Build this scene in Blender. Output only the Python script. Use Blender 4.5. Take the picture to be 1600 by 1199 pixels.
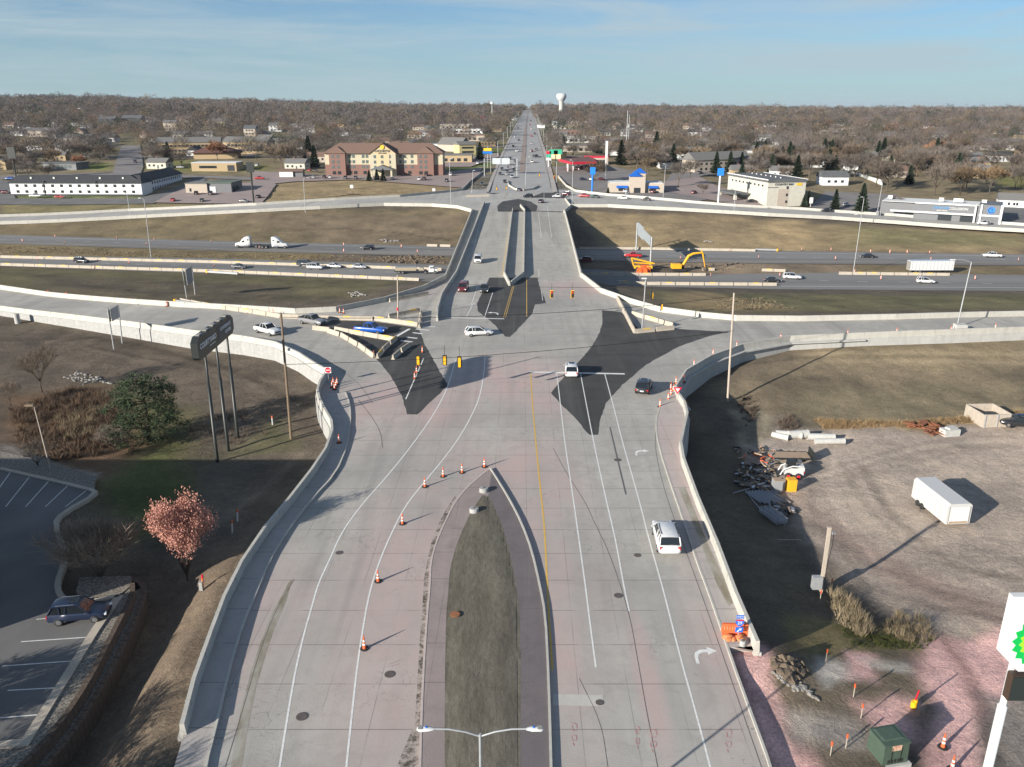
import bpy, bmesh, math, random
import numpy as np
from mathutils import Vector, Matrix
from mathutils.geometry import tessellate_polygon
R = math.radians
rnd = random.Random(7)
for o in list(bpy.data.objects): bpy.data.objects.remove(o)
scene = bpy.context.scene
col = scene.collection
# ---------------------------------------------------------------- camera, sky, sun, exposure
F = 1270.0; H0 = 40.0; PIT = math.atan((599.5-168)/F)
cam = bpy.data.objects.new('camera', bpy.data.cameras.new('camera')); col.objects.link(cam)
cam.location = (0, 0, H0); cam.rotation_euler = (math.pi/2-PIT, 0, 0)
cam.data.sensor_width = 36; cam.data.lens = F/1600*36
cam.data.clip_start = 0.5; cam.data.clip_end = 30000
scene.camera = cam
SUN_AZ = math.atan2(.65, .76)      # direction the light travels, measured from +x
SUN_EL = R(18)
world = bpy.data.worlds.new('World'); scene.world = world; world.use_nodes = True
wn = world.node_tree; wn.nodes.clear()
def wnode(t, **k):
    n = wn.nodes.new(t)
    for a, b in k.items(): setattr(n, a, b)
    return n
sky = wnode('ShaderNodeTexSky', sky_type='NISHITA', sun_disc=False, sun_elevation=SUN_EL)
sky.sun_rotation = math.atan2(-.76, -.65)
sky.air_density = 1.0; sky.dust_density = .3; sky.ozone_density = 2.0; sky.altitude = 450
bg = wnode('ShaderNodeBackground'); bg.inputs[1].default_value = 0.062
wo = wnode('ShaderNodeOutputWorld')
# thin high cirrus: streaks laid out by sky direction
tc = wnode('ShaderNodeTexCoord'); mp = wnode('ShaderNodeMapping'); mp.inputs['Scale'].default_value = (1.9, 1.9, 20); mp.inputs['Rotation'].default_value = (0, R(3), R(20))
nz = wnode('ShaderNodeTexNoise'); nz.inputs['Scale'].default_value = 1.6; nz.inputs['Detail'].default_value = 7; nz.inputs['Roughness'].default_value = .6; nz.inputs['Distortion'].default_value = .5
cr = wnode('ShaderNodeValToRGB'); cr.color_ramp.elements[0].position = .42; cr.color_ramp.elements[1].position = .64
cr.color_ramp.elements[1].color = (.80, .80, .80, 1); cr.color_ramp.elements[0].color = (.04, .04, .04, 1)
mx = wnode('ShaderNodeMix', data_type='RGBA'); mx.inputs[7].default_value = (4.3, 5.1, 5.6, 1)
L = wn.links.new
L(tc.outputs['Generated'], mp.inputs[0]); L(mp.outputs[0], nz.inputs['Vector']); L(nz.outputs[0], cr.inputs[0])
tint = wnode('ShaderNodeMix', data_type='RGBA', blend_type='MULTIPLY'); tint.inputs[0].default_value = 1; tint.inputs[7].default_value = (.46, .70, .98, 1)
hs = wnode('ShaderNodeSeparateXYZ'); L(tc.outputs['Generated'], hs.inputs[0]); hr = wnode('ShaderNodeMapRange'); hr.inputs[1].default_value = .16; hr.inputs[2].default_value = 0; hr.inputs[3].default_value = 0; hr.inputs[4].default_value = .7; L(hs.outputs[2], hr.inputs[0])
hm = wnode('ShaderNodeMix', data_type='RGBA'); hm.inputs[7].default_value = (3.7, 4.9, 5.5, 1); L(hr.outputs[0], hm.inputs[0])
L(cr.outputs[0], mx.inputs[0]); L(sky.outputs[0], tint.inputs[6]); L(tint.outputs[2], mx.inputs[6]); L(mx.outputs[2], hm.inputs[6]); L(hm.outputs[2], bg.inputs[0]); L(bg.outputs[0], wo.inputs[0])
sun = bpy.data.objects.new('sun', bpy.data.lights.new('sun', 'SUN')); col.objects.link(sun)
sun.data.energy = 5.0; sun.data.angle = R(.5); sun.data.color = (1, .93, .82)
sdir = Vector((math.cos(SUN_AZ)*math.cos(SUN_EL), math.sin(SUN_AZ)*math.cos(SUN_EL), -math.sin(SUN_EL)))
sun.rotation_euler = sdir.to_track_quat('-Z', 'Y').to_euler(); sun.location = (-60, -60, 90)
scene.view_settings.view_transform = 'Standard'; scene.view_settings.look = 'None'
scene.view_settings.gamma = 1; scene.view_settings.exposure = 0.9
scene.render.engine = 'CYCLES'
# ---------------------------------------------------------------- measuring helpers: photo pixel -> place on the ground
cP, sP = math.cos(PIT), math.sin(PIT)
def W(u, v, z=0.0):
    t = (v-599.5)/F; k = sP+t*cP; d = (H0-z)/k
    return Vector(((u-800)/F*d, (cP-t*sP)*d, z))
def sm(a, b, x):
    t = min(1, max(0, (x-a)/(b-a))); return t*t*(3-2*t)
PY = [0, 415, 500, 600, 800, 1000, 1500, 2000, 3000, 5000, 12000]
PZ = [0, 0, 2.5, 6.5, 12.5, 17, 21.5, 25, 30, 26, 20]
def zbase(x, y):
    z = float(np.interp(y, PY, PZ))
    if y > 420: z += 24*sm(150, 1300, -x)*sm(500, 2100, y) - 7*sm(100, 1200, x)*sm(500, 2000, y)
    if y > 600: z += sm(600, 1500, y)*(3.2*math.sin(x/260+1.3)*math.sin(y/330+.4)+1.6*math.sin(x/97+y/170))*(.25+.75*sm(30, 160, abs(x-20)))
    return z
def roadz(x, y):
    if y < 255: return -1.5*sm(45, 110, -x) - 1.2*sm(70, 150, x)
    if y < 400: return -5*sm(60, 220, -x) - 4.2*sm(50, 190, x)
    return zbase(x, y)
def WRd(u, v, dz=0.0):
    z = 0
    for i in range(8):
        p = W(u, v, z+dz); z = roadz(p.x, p.y)
    return Vector((p.x, p.y, z))
def wr(px, dz=0.0): return [WRd(u, v, dz) for u, v in px]
# ---------------------------------------------------------------- materials
MAT = {}
def pm(name, c, c2=None, scale=1.0, rough=.85, metal=0.0, bump=0.0, bscale=None, detail=5, spec=.5, emit=None, coat=0.0, stretch=None, fac=(.35, .65), coord='Object'):
    m = bpy.data.materials.new(name); m.use_nodes = True; nt = m.node_tree; b = nt.nodes['Principled BSDF']
    b.inputs['Base Color'].default_value = (*c, 1); b.inputs['Roughness'].default_value = rough; b.inputs['Metallic'].default_value = metal
    b.inputs['Specular IOR Level'].default_value = spec
    if coat: b.inputs['Coat Weight'].default_value = coat; b.inputs['Coat Roughness'].default_value = .06
    if emit: b.inputs['Emission Color'].default_value = (*c, 1); b.inputs['Emission Strength'].default_value = emit
    if c2 or bump:
        t = nt.nodes.new('ShaderNodeTexCoord'); mpn = nt.nodes.new('ShaderNodeMapping'); nt.links.new(t.outputs[coord], mpn.inputs[0])
        if stretch: mpn.inputs['Scale'].default_value = stretch
    if c2:
        n = nt.nodes.new('ShaderNodeTexNoise'); n.inputs['Scale'].default_value = scale; n.inputs['Detail'].default_value = detail; n.inputs['Roughness'].default_value = .65
        r = nt.nodes.new('ShaderNodeMapRange'); r.inputs[1].default_value = fac[0]; r.inputs[2].default_value = fac[1]
        x = nt.nodes.new('ShaderNodeMix'); x.data_type = 'RGBA'; x.inputs[6].default_value = (*c, 1); x.inputs[7].default_value = (*c2, 1)
        nt.links.new(mpn.outputs[0], n.inputs['Vector']); nt.links.new(n.outputs[0], r.inputs[0]); nt.links.new(r.outputs[0], x.inputs[0]); nt.links.new(x.outputs[2], b.inputs['Base Color'])
    if bump:
        n = nt.nodes.new('ShaderNodeTexNoise'); n.inputs['Scale'].default_value = bscale or scale*4; n.inputs['Detail'].default_value = 6
        q = nt.nodes.new('ShaderNodeBump'); q.inputs['Strength'].default_value = 1; q.inputs['Distance'].default_value = bump
        nt.links.new(mpn.outputs[0], n.inputs['Vector']); nt.links.new(n.outputs[0], q.inputs['Height']); nt.links.new(q.outputs[0], b.inputs['Normal'])
    MAT[name] = m
    return m
class NT:
    """small shader-graph writer"""
    def __init__(s, name):
        s.m = bpy.data.materials.new(name); s.m.use_nodes = True; s.t = s.m.node_tree; s.b = s.t.nodes['Principled BSDF']; MAT[name] = s.m
        g = s.n('ShaderNodeNewGeometry'); s.pos = g.outputs['Position']
        sp = s.n('ShaderNodeSeparateXYZ'); s.l(s.pos, sp.inputs[0]); s.x, s.y, s.z = sp.outputs
    def n(s, t, **k):
        q = s.t.nodes.new(t)
        for a, b in k.items(): setattr(q, a, b)
        return q
    def l(s, a, b): s.t.links.new(a, b)
    def put(s, v, i):
        if isinstance(v, (int, float)): i.default_value = v
        elif isinstance(v, tuple): i.default_value = (*v, 1) if len(v) == 3 and len(i.default_value) == 4 else v
        else: s.l(v, i)
    def ma(s, op, a, b=0.0, c=0.0):
        q = s.n('ShaderNodeMath', operation=op); s.put(a, q.inputs[0]); s.put(b, q.inputs[1])
        if op in ('MULTIPLY_ADD', 'SMOOTH_MIN'): s.put(c, q.inputs[2])
        return q.outputs[0]
    def noise(s, scale, detail=5, rough=.6, vec=None, st=None, dist=0):
        q = s.n('ShaderNodeTexNoise'); q.inputs['Scale'].default_value = scale; q.inputs['Detail'].default_value = detail; q.inputs['Roughness'].default_value = rough; q.inputs['Distortion'].default_value = dist
        v = vec or s.pos
        if st:
            mpn = s.n('ShaderNodeMapping'); mpn.inputs['Scale'].default_value = st[:3]
            if len(st) > 3: mpn.inputs['Rotation'].default_value = (0, 0, st[3])
            s.l(v, mpn.inputs[0]); v = mpn.outputs[0]
        s.l(v, q.inputs['Vector']); return q.outputs[0]
    def mr(s, v, a, b, c=0.0, d=1.0):
        q = s.n('ShaderNodeMapRange'); s.put(v, q.inputs[0]); q.inputs[1].default_value = a; q.inputs[2].default_value = b; q.inputs[3].default_value = c; q.inputs[4].default_value = d
        return q.outputs[0]
    def mix(s, f, a, b, mode='MIX'):
        q = s.n('ShaderNodeMix', data_type='RGBA', blend_type=mode); s.put(f, q.inputs[0]); s.put(a, q.inputs[6]); s.put(b, q.inputs[7]); return q.outputs[2]
    def blob(s, cx, cy, rx, ry, ang=0.0):
        """1 inside an ellipse on the ground, fading to 0"""
        dx = s.ma('SUBTRACT', s.x, cx); dy = s.ma('SUBTRACT', s.y, cy); c, q = math.cos(ang), math.sin(ang)
        a = s.ma('DIVIDE', s.ma('ADD', s.ma('MULTIPLY', dx, c), s.ma('MULTIPLY', dy, q)), rx)
        b = s.ma('DIVIDE', s.ma('SUBTRACT', s.ma('MULTIPLY', dy, c), s.ma('MULTIPLY', dx, q)), ry)
        r = s.ma('SQRT', s.ma('ADD', s.ma('MULTIPLY', a, a), s.ma('MULTIPLY', b, b)))
        return s.mr(r, 1.15, .45)
    def line(s, coord, period, width, off=0.0):
        """thin joint lines every period metres along a coordinate"""
        a = s.ma('FRACT', s.ma('DIVIDE', s.ma('ADD', coord, off), period)); a = s.ma('ABSOLUTE', s.ma('SUBTRACT', a, .5))
        return s.mr(a, .5-width/period*1.0, .5-width/period*.3)
    def out(s, colr, rough=.9, bump=None, dist=.02, spec=.3):
        s.put(colr, s.b.inputs['Base Color']); s.put(rough, s.b.inputs['Roughness']); s.b.inputs['Specular IOR Level'].default_value = spec
        if bump is not None:
            q = s.n('ShaderNodeBump'); q.inputs['Distance'].default_value = dist; s.l(bump, q.inputs['Height']); s.l(q.outputs[0], s.b.inputs['Normal'])
        return s.m
# ---------------------------------------------------------------- mesh writer
class MB:
    def __init__(s): s.v = []; s.f = []; s.mi = []; s.sm = []
    def add(s, vs, fs, mi=0, smooth=False):
        k = len(s.v); s.v += [tuple(p) for p in vs]
        for f in fs: s.f.append(tuple(i+k for i in f)); s.mi.append(mi); s.sm.append(smooth)
        return s
    def box(s, c, d, rz=0.0, mi=0, tx=1.0, ty=1.0):
        """box centred on c, size d; top scaled by tx, ty"""
        x, y, z = d[0]/2, d[1]/2, d[2]/2; vs = []
        for zz, a, b in ((-z, 1, 1), (z, tx, ty)):
            for sx, sy in ((-1, -1), (1, -1), (1, 1), (-1, 1)): vs.append((sx*x*a, sy*y*b, zz))
        co, si = math.cos(rz), math.sin(rz)
        vs = [(c[0]+p[0]*co-p[1]*si, c[1]+p[0]*si+p[1]*co, c[2]+p[2]) for p in vs]
        return s.add(vs, [(3, 2, 1, 0), (4, 5, 6, 7), (0, 1, 5, 4), (1, 2, 6, 5), (2, 3, 7, 6), (3, 0, 4, 7)], mi)
    def tube(s, pts, rads, n=8, mi=0, cap=True, smooth=True):
        pts = [Vector(p) for p in pts]
        if not hasattr(rads, '__len__'): rads = [rads]*len(pts)
        vs = []; up = None
        for i, p in enumerate(pts):
            d = (pts[min(i+1, len(pts)-1)]-pts[max(i-1, 0)]).normalized()
            if up is None: up = Vector((0, 0, 1)) if abs(d.z) < .9 else Vector((1, 0, 0))
            a = d.cross(up).normalized(); b = a.cross(d).normalized(); up = b
            for k in range(n):
                t = 2*math.pi*k/n; vs.append(p+(a*math.cos(t)+b*math.sin(t))*rads[i])
        fs = [(i*n+k, i*n+(k+1) % n, (i+1)*n+(k+1) % n, (i+1)*n+k) for i in range(len(pts)-1) for k in range(n)]
        s.add(vs, fs, mi, smooth)
        if cap: s.add(vs[:n], [tuple(range(n-1, -1, -1))], mi); s.add(vs[-n:], [tuple(range(n))], mi)
        return s
    def cyl(s, c, r, h, n=16, mi=0, r2=None, smooth=True):
        return s.tube([c, (c[0], c[1], c[2]+h)], [r, r if r2 is None else r2], n, mi, True, smooth)
    def poly(s, pts, z0, z1, mi=0):
        """upright prism over an outline"""
        n = len(pts); vs = [(p[0], p[1], z0) for p in pts]+[(p[0], p[1], z1) for p in pts]
        a = sum(pts[i][0]*pts[(i+1) % n][1]-pts[(i+1) % n][0]*pts[i][1] for i in range(n))
        tr = tessellate_polygon([[Vector((p[0], p[1], 0)) for p in pts]])
        fs = [tuple(t) for t in tr]+[tuple(i+n for i in t) for t in tr]
        fs += [(i, (i+1) % n, (i+1) % n+n, i+n) if a > 0 else ((i+1) % n, i, i+n, (i+1) % n+n) for i in range(n)]
        return s.add(vs, fs, mi)
    def sweep(s, path, prof, mi=0, closed=True, side=1, smooth=False):
        """prof: (across, up) pairs carried along a path lying on the ground"""
        path = [Vector(p) for p in path]; n = len(prof); vs = []
        for i, p in enumerate(path):
            d0 = path[min(i+1, len(path)-1)]-path[i]; d1 = path[i]-path[max(i-1, 0)]
            d0.z = d1.z = 0; d0 = d0.normalized() if d0.length > 1e-6 else d1.normalized(); d1 = d1.normalized() if d1.length > 1e-6 else d0
            d = (d0+d1).normalized(); nn = Vector((d.y, -d.x, 0)); k = 1/max(.5, d.dot(d0))
            for a, b in prof: vs.append(p+nn*(a*side*k)+Vector((0, 0, b)))
        m = n if closed else n-1
        fs = [(i*n+k, i*n+(k+1) % n, (i+1)*n+(k+1) % n, (i+1)*n+k) for i in range(len(path)-1) for k in range(m)]
        s.add(vs, fs, mi, smooth)
        if closed: s.add(vs[:n], [tuple(range(n-1, -1, -1))], mi); s.add(vs[-n:], [tuple(range(n))], mi)
        return s
    def build(s, name, mats, parent=None, origin=None, loc=None, cut=None, fix=True):
        if not isinstance(mats, (list, tuple)): mats = [mats]
        me = bpy.data.meshes.new(name); v = s.v
        if origin is not None: v = [(p[0]-origin[0], p[1]-origin[1], p[2]-origin[2]) for p in v]
        me.from_pydata(v, [], s.f)
        for m in mats: me.materials.append(m)
        me.polygons.foreach_set('material_index', s.mi); me.polygons.foreach_set('use_smooth', s.sm)
        if fix:
            bm = bmesh.new(); bm.from_mesh(me); bmesh.ops.recalc_face_normals(bm, faces=bm.faces); bm.to_mesh(me); bm.free()
        me.update()
        o = bpy.data.objects.new(name, me); col.objects.link(o)
        if parent: o.parent = parent
        if origin is not None: o.location = origin
        if loc is not None: o.location = loc
        return o
def tag(o, label=None, cat=None, group=None, kind=None):
    if label: o['label'] = label
    if cat: o['category'] = cat
    if group: o['group'] = group
    if kind: o['kind'] = kind
    return o
def thing(name, loc, rz=0.0, label=None, cat=None, group=None):
    o = bpy.data.objects.new(name, None); col.objects.link(o); o.empty_display_size = .3
    o.location = loc; o.rotation_euler = (0, 0, rz); return tag(o, label, cat, group)
KIDS = {}
def clone(o, parent=None):
    c = o.copy(); col.objects.link(c)
    if parent is not None: c.parent = parent
    kids = KIDS.get(o.name)
    if kids is None: kids = KIDS[o.name] = [k for k in bpy.data.objects if k.parent == o]
    for k in kids: clone(k, c)
    return c
def place(proto, loc, rz, label, cat=None, group=None, first=set()):
    """the first placement uses the model itself, later ones are copies"""
    if proto.name not in first: first.add(proto.name); o = proto; KIDS.setdefault(o.name, [k for k in bpy.data.objects if k.parent == o])
    else: o = clone(proto)
    o.location = loc; o.rotation_euler = (0, 0, rz); o['label'] = label
    if cat: o['category'] = cat
    if group: o['group'] = group
    return o
ONES = ['', 'first', 'second', 'third', 'fourth', 'fifth', 'sixth', 'seventh', 'eighth', 'ninth', 'tenth', 'eleventh', 'twelfth', 'thirteenth', 'fourteenth', 'fifteenth', 'sixteenth', 'seventeenth', 'eighteenth', 'nineteenth']
def nth(i):
    if i < 20: return ONES[i]
    t = ['', '', 'twent', 'thirt', 'fort', 'fift', 'sixt', 'sevent', 'eight', 'ninet'][i//10]
    return t+'ieth' if i % 10 == 0 else t+'y-'+ONES[i % 10]
def resample(path, step):
    out = [path[0]]
    for a, b in zip(path, path[1:]):
        n = max(1, int(math.ceil((b-a).length/step)))
        out += [a+(b-a)*(k/n) for k in range(1, n+1)]
    return out
def smooth_path(path, it=2):
    for _ in range(it):
        q = [path[0]]
        for a, b in zip(path, path[1:]): q += [a*.75+b*.25, a*.25+b*.75]
        path = q+[path[-1]]
    return path
def rezed(path, dz=0): return [Vector((p.x, p.y, roadz(p.x, p.y)+dz)) for p in path]
SHEETS = []
def sheet(name, pts, mat, off, label=None, kind='structure', zf=roadz, parent=None):
    """flat sheet over an outline, following the height of the road"""
    bm = bmesh.new(); vs = [bm.verts.new((p[0], p[1], 0)) for p in pts]
    for t in tessellate_polygon([[Vector((p[0], p[1], 0)) for p in pts]]):
        try: bm.faces.new([vs[i] for i in t])
        except ValueError: pass
    xs = [p[0] for p in pts]; ys = [p[1] for p in pts]
    for k in range(int(math.floor(min(xs)/6)), int(math.ceil(max(xs)/6))+1):
        bmesh.ops.bisect_plane(bm, geom=bm.verts[:]+bm.edges[:]+bm.faces[:], plane_co=(k*6, 0, 0), plane_no=(1, 0, 0))
    if max(ys) > 400:
        k = 400
        while k < min(max(ys), 4000):
            bmesh.ops.bisect_plane(bm, geom=bm.verts[:]+bm.edges[:]+bm.faces[:], plane_co=(0, k, 0), plane_no=(0, 1, 0)); k += 10 if k < 1000 else 50
    for v in bm.verts: v.co.z = zf(v.co.x, v.co.y)+off
    for f in bm.faces:
        f.normal_update()
        if f.normal.z < 0: f.normal_flip()
    me = bpy.data.meshes.new(name); bm.to_mesh(me); bm.free(); me.materials.append(mat)
    o = bpy.data.objects.new(name, me); col.objects.link(o)
    if parent: o.parent = parent
    elif kind: o['kind'] = kind
    return o
# ================================================================ MATERIALS OF THE SETTING
def concrete_mat(name, base=(.42, .40, .365), dark=(.31, .30, .28), pink=(.43, .32, .30), pinks=(), joints=True, tracks=True, wet=False):
    pink = tuple(x*1.04 for x in pink)
    s = NT(name)
    big = s.noise(.045, 5, .6); med = s.noise(.42, 6, .7, dist=.6); fine = s.noise(6, 6, .75); streak = s.noise(.5, 5, .6, st=(1, .09, 1))
    c = s.mix(s.mr(big, .38, .62), base, dark)
    c = s.mix(s.ma('MULTIPLY', s.mr(streak, .45, .75), .55), c, tuple(x*.62 for x in base))
    c = s.mix(s.ma('MULTIPLY', s.mr(med, .50, .70), .55), c, tuple(x*.60 for x in base)); c = s.mix(s.ma('MULTIPLY', s.mr(s.noise(.16, 5, .7, dist=1.5), .50, .66), .38), c, tuple(x*.66 for x in base))
    c = s.mix(s.mr(med, .42, .22, 0, .35), c, tuple(min(1, x*1.22) for x in base))
    pk = 0
    for i, b in enumerate(pinks): pk = s.blob(*b) if i == 0 else s.ma('MAXIMUM', pk, s.blob(*b))
    if pinks:
        f = s.ma('MULTIPLY', pk, s.mr(s.noise(.12, 5, .65, st=(1, .45, 1)), .33, .6)); c = s.mix(s.ma('MULTIPLY', f, .9), c, pink)
    if joints:
        j = s.line(s.y, 4.6, .07, 1.3); brk = s.mr(s.noise(.25, 3), .38, .52, .12, 1); c = s.mix(s.ma('MULTIPLY', s.ma('MULTIPLY', j, brk), .65), c, (.10, .095, .09))
        xr = s.ma('SUBTRACT', s.x, s.ma('MULTIPLY', s.y, .012)); j2 = s.line(xr, 3.62, .05, -.6)
        c = s.mix(s.ma('MULTIPLY', s.ma('MULTIPLY', j2, s.mr(s.noise(.12, 3), .42, .56)), .5), c, (.12, .115, .11))
    if tracks:
        t = s.noise(.16, 3, .5, st=(1, .06, 1, .12), dist=1.2); c = s.mix(s.ma('MULTIPLY', s.mr(t, .56, .68), .32), c, (.16, .155, .15))
        crk = s.noise(.22, 4, .55, dist=2.2); q = s.ma('ABSOLUTE', s.ma('SUBTRACT', crk, .5)); c = s.mix(s.ma('MULTIPLY', s.mr(q, .006, .002), s.mr(s.noise(.08, 2), .5, .6, 0, .55)), c, (.10, .10, .10))
        sp = s.noise(1.7, 3, .5); c = s.mix(s.mr(sp, .74, .79, 0, .6), c, (.09, .085, .08))
    c = s.mix(s.mr(fine, .3, .7, 0, .22), c, tuple(x*.6 for x in base))
    return s.out(c, .9, fine, .015)
PK = [(-4, 66, 13, 34, 0), (2, 84, 7, 16, 0), (3.5, 66, 3.2, 30, .03), (-14, 110, 13, 22, -.5), (-24, 56, 9, 14, 0), (-27, 190, 14, 16, 0), (1, 118, 12, 18, 0), (18, 188, 12, 14, 0), (10, 50, 1.2, 9, 0), (20, 64, 5, 30, -.15)]
concrete_mat('road_concrete', pinks=PK)
concrete_mat('deck_concrete', base=(.41, .39, .35), dark=(.35, .335, .30), joints=False)
concrete_mat('ramp_concrete', base=(.43, .415, .385), dark=(.35, .34, .32), joints=False, tracks=True)
concrete_mat('walk_concrete', base=(.43, .40, .375), dark=(.36, .33, .31), pink=(.44, .34, .32), pinks=[(22, 70, 6, 50, 0)], tracks=False)
def barrier_mat(name, base=(.46, .445, .40)):
    s = NT(name); n = s.noise(.8, 5, .7, st=(1, 1, .5)); v = s.noise(2.2, 4, .6, st=(1, 1, .12)); f = s.noise(14, 4)
    c = s.mix(s.mr(n, .4, .7), base, tuple(x*.83 for x in base)); c = s.mix(s.mr(v, .55, .75, 0, .5), c, tuple(x*.68 for x in base)); c = s.mix(s.mr(f, .3, .7, 0, .15), c, (.3, .3, .3))
    return s.out(c, .9, f, .006)
barrier_mat('barrier_concrete'); barrier_mat('wall_concrete', (.44, .435, .415)); barrier_mat('old_barrier', (.42, .37, .30))
def asphalt_mat(name, base, light, tr=True):
    s = NT(name); n = s.noise(.12, 5, .6); f = s.noise(9, 5, .7); st = s.noise(.35, 4, .6, st=(.12, 1, 1) if tr else (1, .15, 1))
    c = s.mix(s.mr(n, .35, .65), base, light); c = s.mix(s.mr(st, .5, .75, 0, .45), c, light); c = s.mix(s.mr(f, .3, .7, 0, .3), c, tuple(x*1.5 for x in base))
    return s.out(c, .92, f, .01)
asphalt_mat('lot_asphalt', (.105, .104, .105), (.15, .148, .145), False)
s = NT('fresh_asphalt'); n = s.noise(.14, 5, .65); f = s.noise(8, 5, .7); t1_ = s.noise(.30, 4, .6, st=(1, .07, 1, .25), dist=.8); t2_ = s.noise(.30, 4, .6, st=(.07, 1, 1, -.2), dist=.8)
c = s.mix(s.mr(n, .32, .68), (.042, .042, .043), (.070, .069, .068)); c = s.mix(s.mr(t1_, .52, .68, 0, .6), c, (.105, .103, .10)); c = s.mix(s.mr(t2_, .55, .70, 0, .5), c, (.095, .093, .09)); c = s.mix(s.mr(f, .3, .7, 0, .35), c, (.03, .03, .03)); c = s.mix(s.ma('MULTIPLY', s.line(s.x, 3.6, .05), .5), c, (.025, .025, .025)); s.out(c, .9, f, .012)
def hwy():
    s = NT('highway_asphalt'); # wheel paths run along the carriageway
    n = s.noise(.1, 4, .6, st=(.05, 1, 1)); f = s.noise(5, 5)
    c = s.mix(s.mr(n, .4, .6), (.21, .205, .20), (.155, .152, .15)); c = s.mix(s.mr(f, .3, .7, 0, .2), c, (.1, .1, .1)); s.out(c, .9, f, .01)
hwy()
asphalt_mat('far_road', (.26, .255, .25), (.31, .305, .30)); asphalt_mat('street_asphalt', (.15, .14, .138), (.20, .185, .18)); asphalt_mat('pink_lot', (.22, .18, .17), (.28, .225, .21))
pm('paint_white', (.72, .72, .70), (.55, .55, .53), 3, .7); pm('paint_yellow', (.66, .40, .06), (.5, .33, .10), 3, .7)
pm('paint_red', (.45, .16, .16), (.40, .30, .28), 4, .8)
# ================================================================ OUTLINES MEASURED FROM THE PHOTOGRAPH
WLpx = [(284,1133),(303,1060),(330,985),(350,932),(378,876),(414,823),(452,778),(487,733),(509,700),(519,672),(518,657),(508,640),(499,622),(496,608),(500,595),(508,583),(510,577),(490,566),(467,551),(430,534),(380,525),(300,516),(200,502),(100,490),(0,478),(-160,458)]
WRpx = [(1184,1003),(1150,925),(1122,850),(1090,775),(1068,715),(1064,690),(1070,662),(1074,645),(1070,628),(1060,614),(1056,603),(1072,578),(1110,556),(1160,538),(1234,525),(1350,520),(1487,515),(1600,511),(1780,503)]
WL = wr(WLpx, 1.0); WRt = wr(WRpx, 1.0)
SWf = wr([(-160,432),(0,452),(75,463),(200,474),(290,480),(400,486),(462,490),(525,487),(600,472),(662,453),(700,433)])
SEf = wr([(907,432),(940,458),(985,474),(1030,487),(1097,496),(1150,501),(1250,502),(1400,499),(1600,494),(1780,489)])
NWl = wr([(-160,358),(0,350),(200,341),(400,331),(500,326),(600,321),(675,322),(715,325),(737,331)])
NWu = wr([(-160,346),(0,339),(200,330),(400,321),(525,313),(625,308),(722,298),(735,285),(757,268)])
NEl = wr([(881,332),(891,323),(950,323),(1000,326),(1100,331),(1200,337),(1300,342),(1400,349),(1600,362),(1780,374)])
NEu = wr([(862,274),(885,292),(900,300),(950,306),(1087,318),(1150,323),(1250,328),(1400,338),(1600,353),(1780,365)])
south_poly = wr([(235,1330)])+WL+SWf+SEf+WRt[::-1]+wr([(1140,1013),(1178,1129),(1204,1199),(1240,1330)])
deck_poly = wr([(700,433),(907,432),(883,331),(738,327)])
north_poly = NWl+[deck_poly[3], deck_poly[2]]+NEl+NEu[::-1]+NWu[::-1]
HZ = -7.0
def hw(px): return [W(u, v, HZ) for u, v in px]
near_cw = hw([(-170,408),(0,416),(350,428),(650,440),(800,444),(1010,448),(1220,452),(1600,455),(1780,456),(1780,428),(1600,430),(1330,426),(1100,429),(900,420),(690,414),(330,404),(0,399),(-170,394)])
far_cw = hw([(-170,374),(0,381),(350,392),(700,401),(960,408),(1200,412),(1600,415),(1780,416),(1780,398),(1600,398),(1200,392),(900,387),(700,385),(350,377),(0,367),(-170,360)])
park_poly_px = [(-80,700),(0,735),(140,767),(150,773),(95,805),(84,822),(100,860),(100,880),(88,915),(92,930),(105,938),(140,940),(185,932),(150,985),(40,1162),(-60,1170),(-300,1180),(-300,700)]
PARK_Z = -1.2
def Wp(px, z): return [W(u, v, z) for u, v in px]
park_poly = Wp(park_poly_px, PARK_Z)
# ================================================================ HEIGHTS OF THE GROUND
def inside(poly, X, Y):
    r = np.zeros(X.shape, bool); n = len(poly)
    for i in range(n):
        x0, y0 = poly[i][0], poly[i][1]; x1, y1 = poly[(i+1) % n][0], poly[(i+1) % n][1]
        if y0 == y1: continue
        c = ((y0 > Y) != (y1 > Y)) & (X < (x1-x0)*(Y-y0)/(y1-y0)+x0); r ^= c
    return r
def near_line(path, X, Y):
    """distance to a polyline and the height carried along it"""
    D = np.full(X.shape, 1e9); Z = np.zeros(X.shape)
    for a, b in zip(path, path[1:]):
        dx, dy = b[0]-a[0], b[1]-a[1]; l2 = dx*dx+dy*dy+1e-9
        t = np.clip(((X-a[0])*dx+(Y-a[1])*dy)/l2, 0, 1); d = np.hypot(X-a[0]-t*dx, Y-a[1]-t*dy); m = d < D
        D[m] = d[m]; Z[m] = (a[2]+(b[2]-a[2])*t)[m]
    return D, Z
lowL = [-.2, -.5, -.7, -1.0, -1.3, -1.6, -1.8, -2.0, -2.2, -2.4, -2.5, -2.6, -2.6, -2.6, -2.5, -2.4, -2.3, -2.3, -2.3, -2.4, -2.5, -2.7, -2.9, -2.9, -2.6, -2.2]
lowR = [-.25, -1.6, -3.0, -3.8, -4.4, -4.5, -4.5, -4.5, -4.4, -4.2, -4.0, -3.5, -2.8, -2.2, -1.6, -1.4, -1.6, -1.8, -2.0]
lineL = [(p.x, p.y, z) for p, z in zip(WL, lowL)]; lineR = [(p.x, p.y, z) for p, z in zip(WRt, lowR)]
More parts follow.
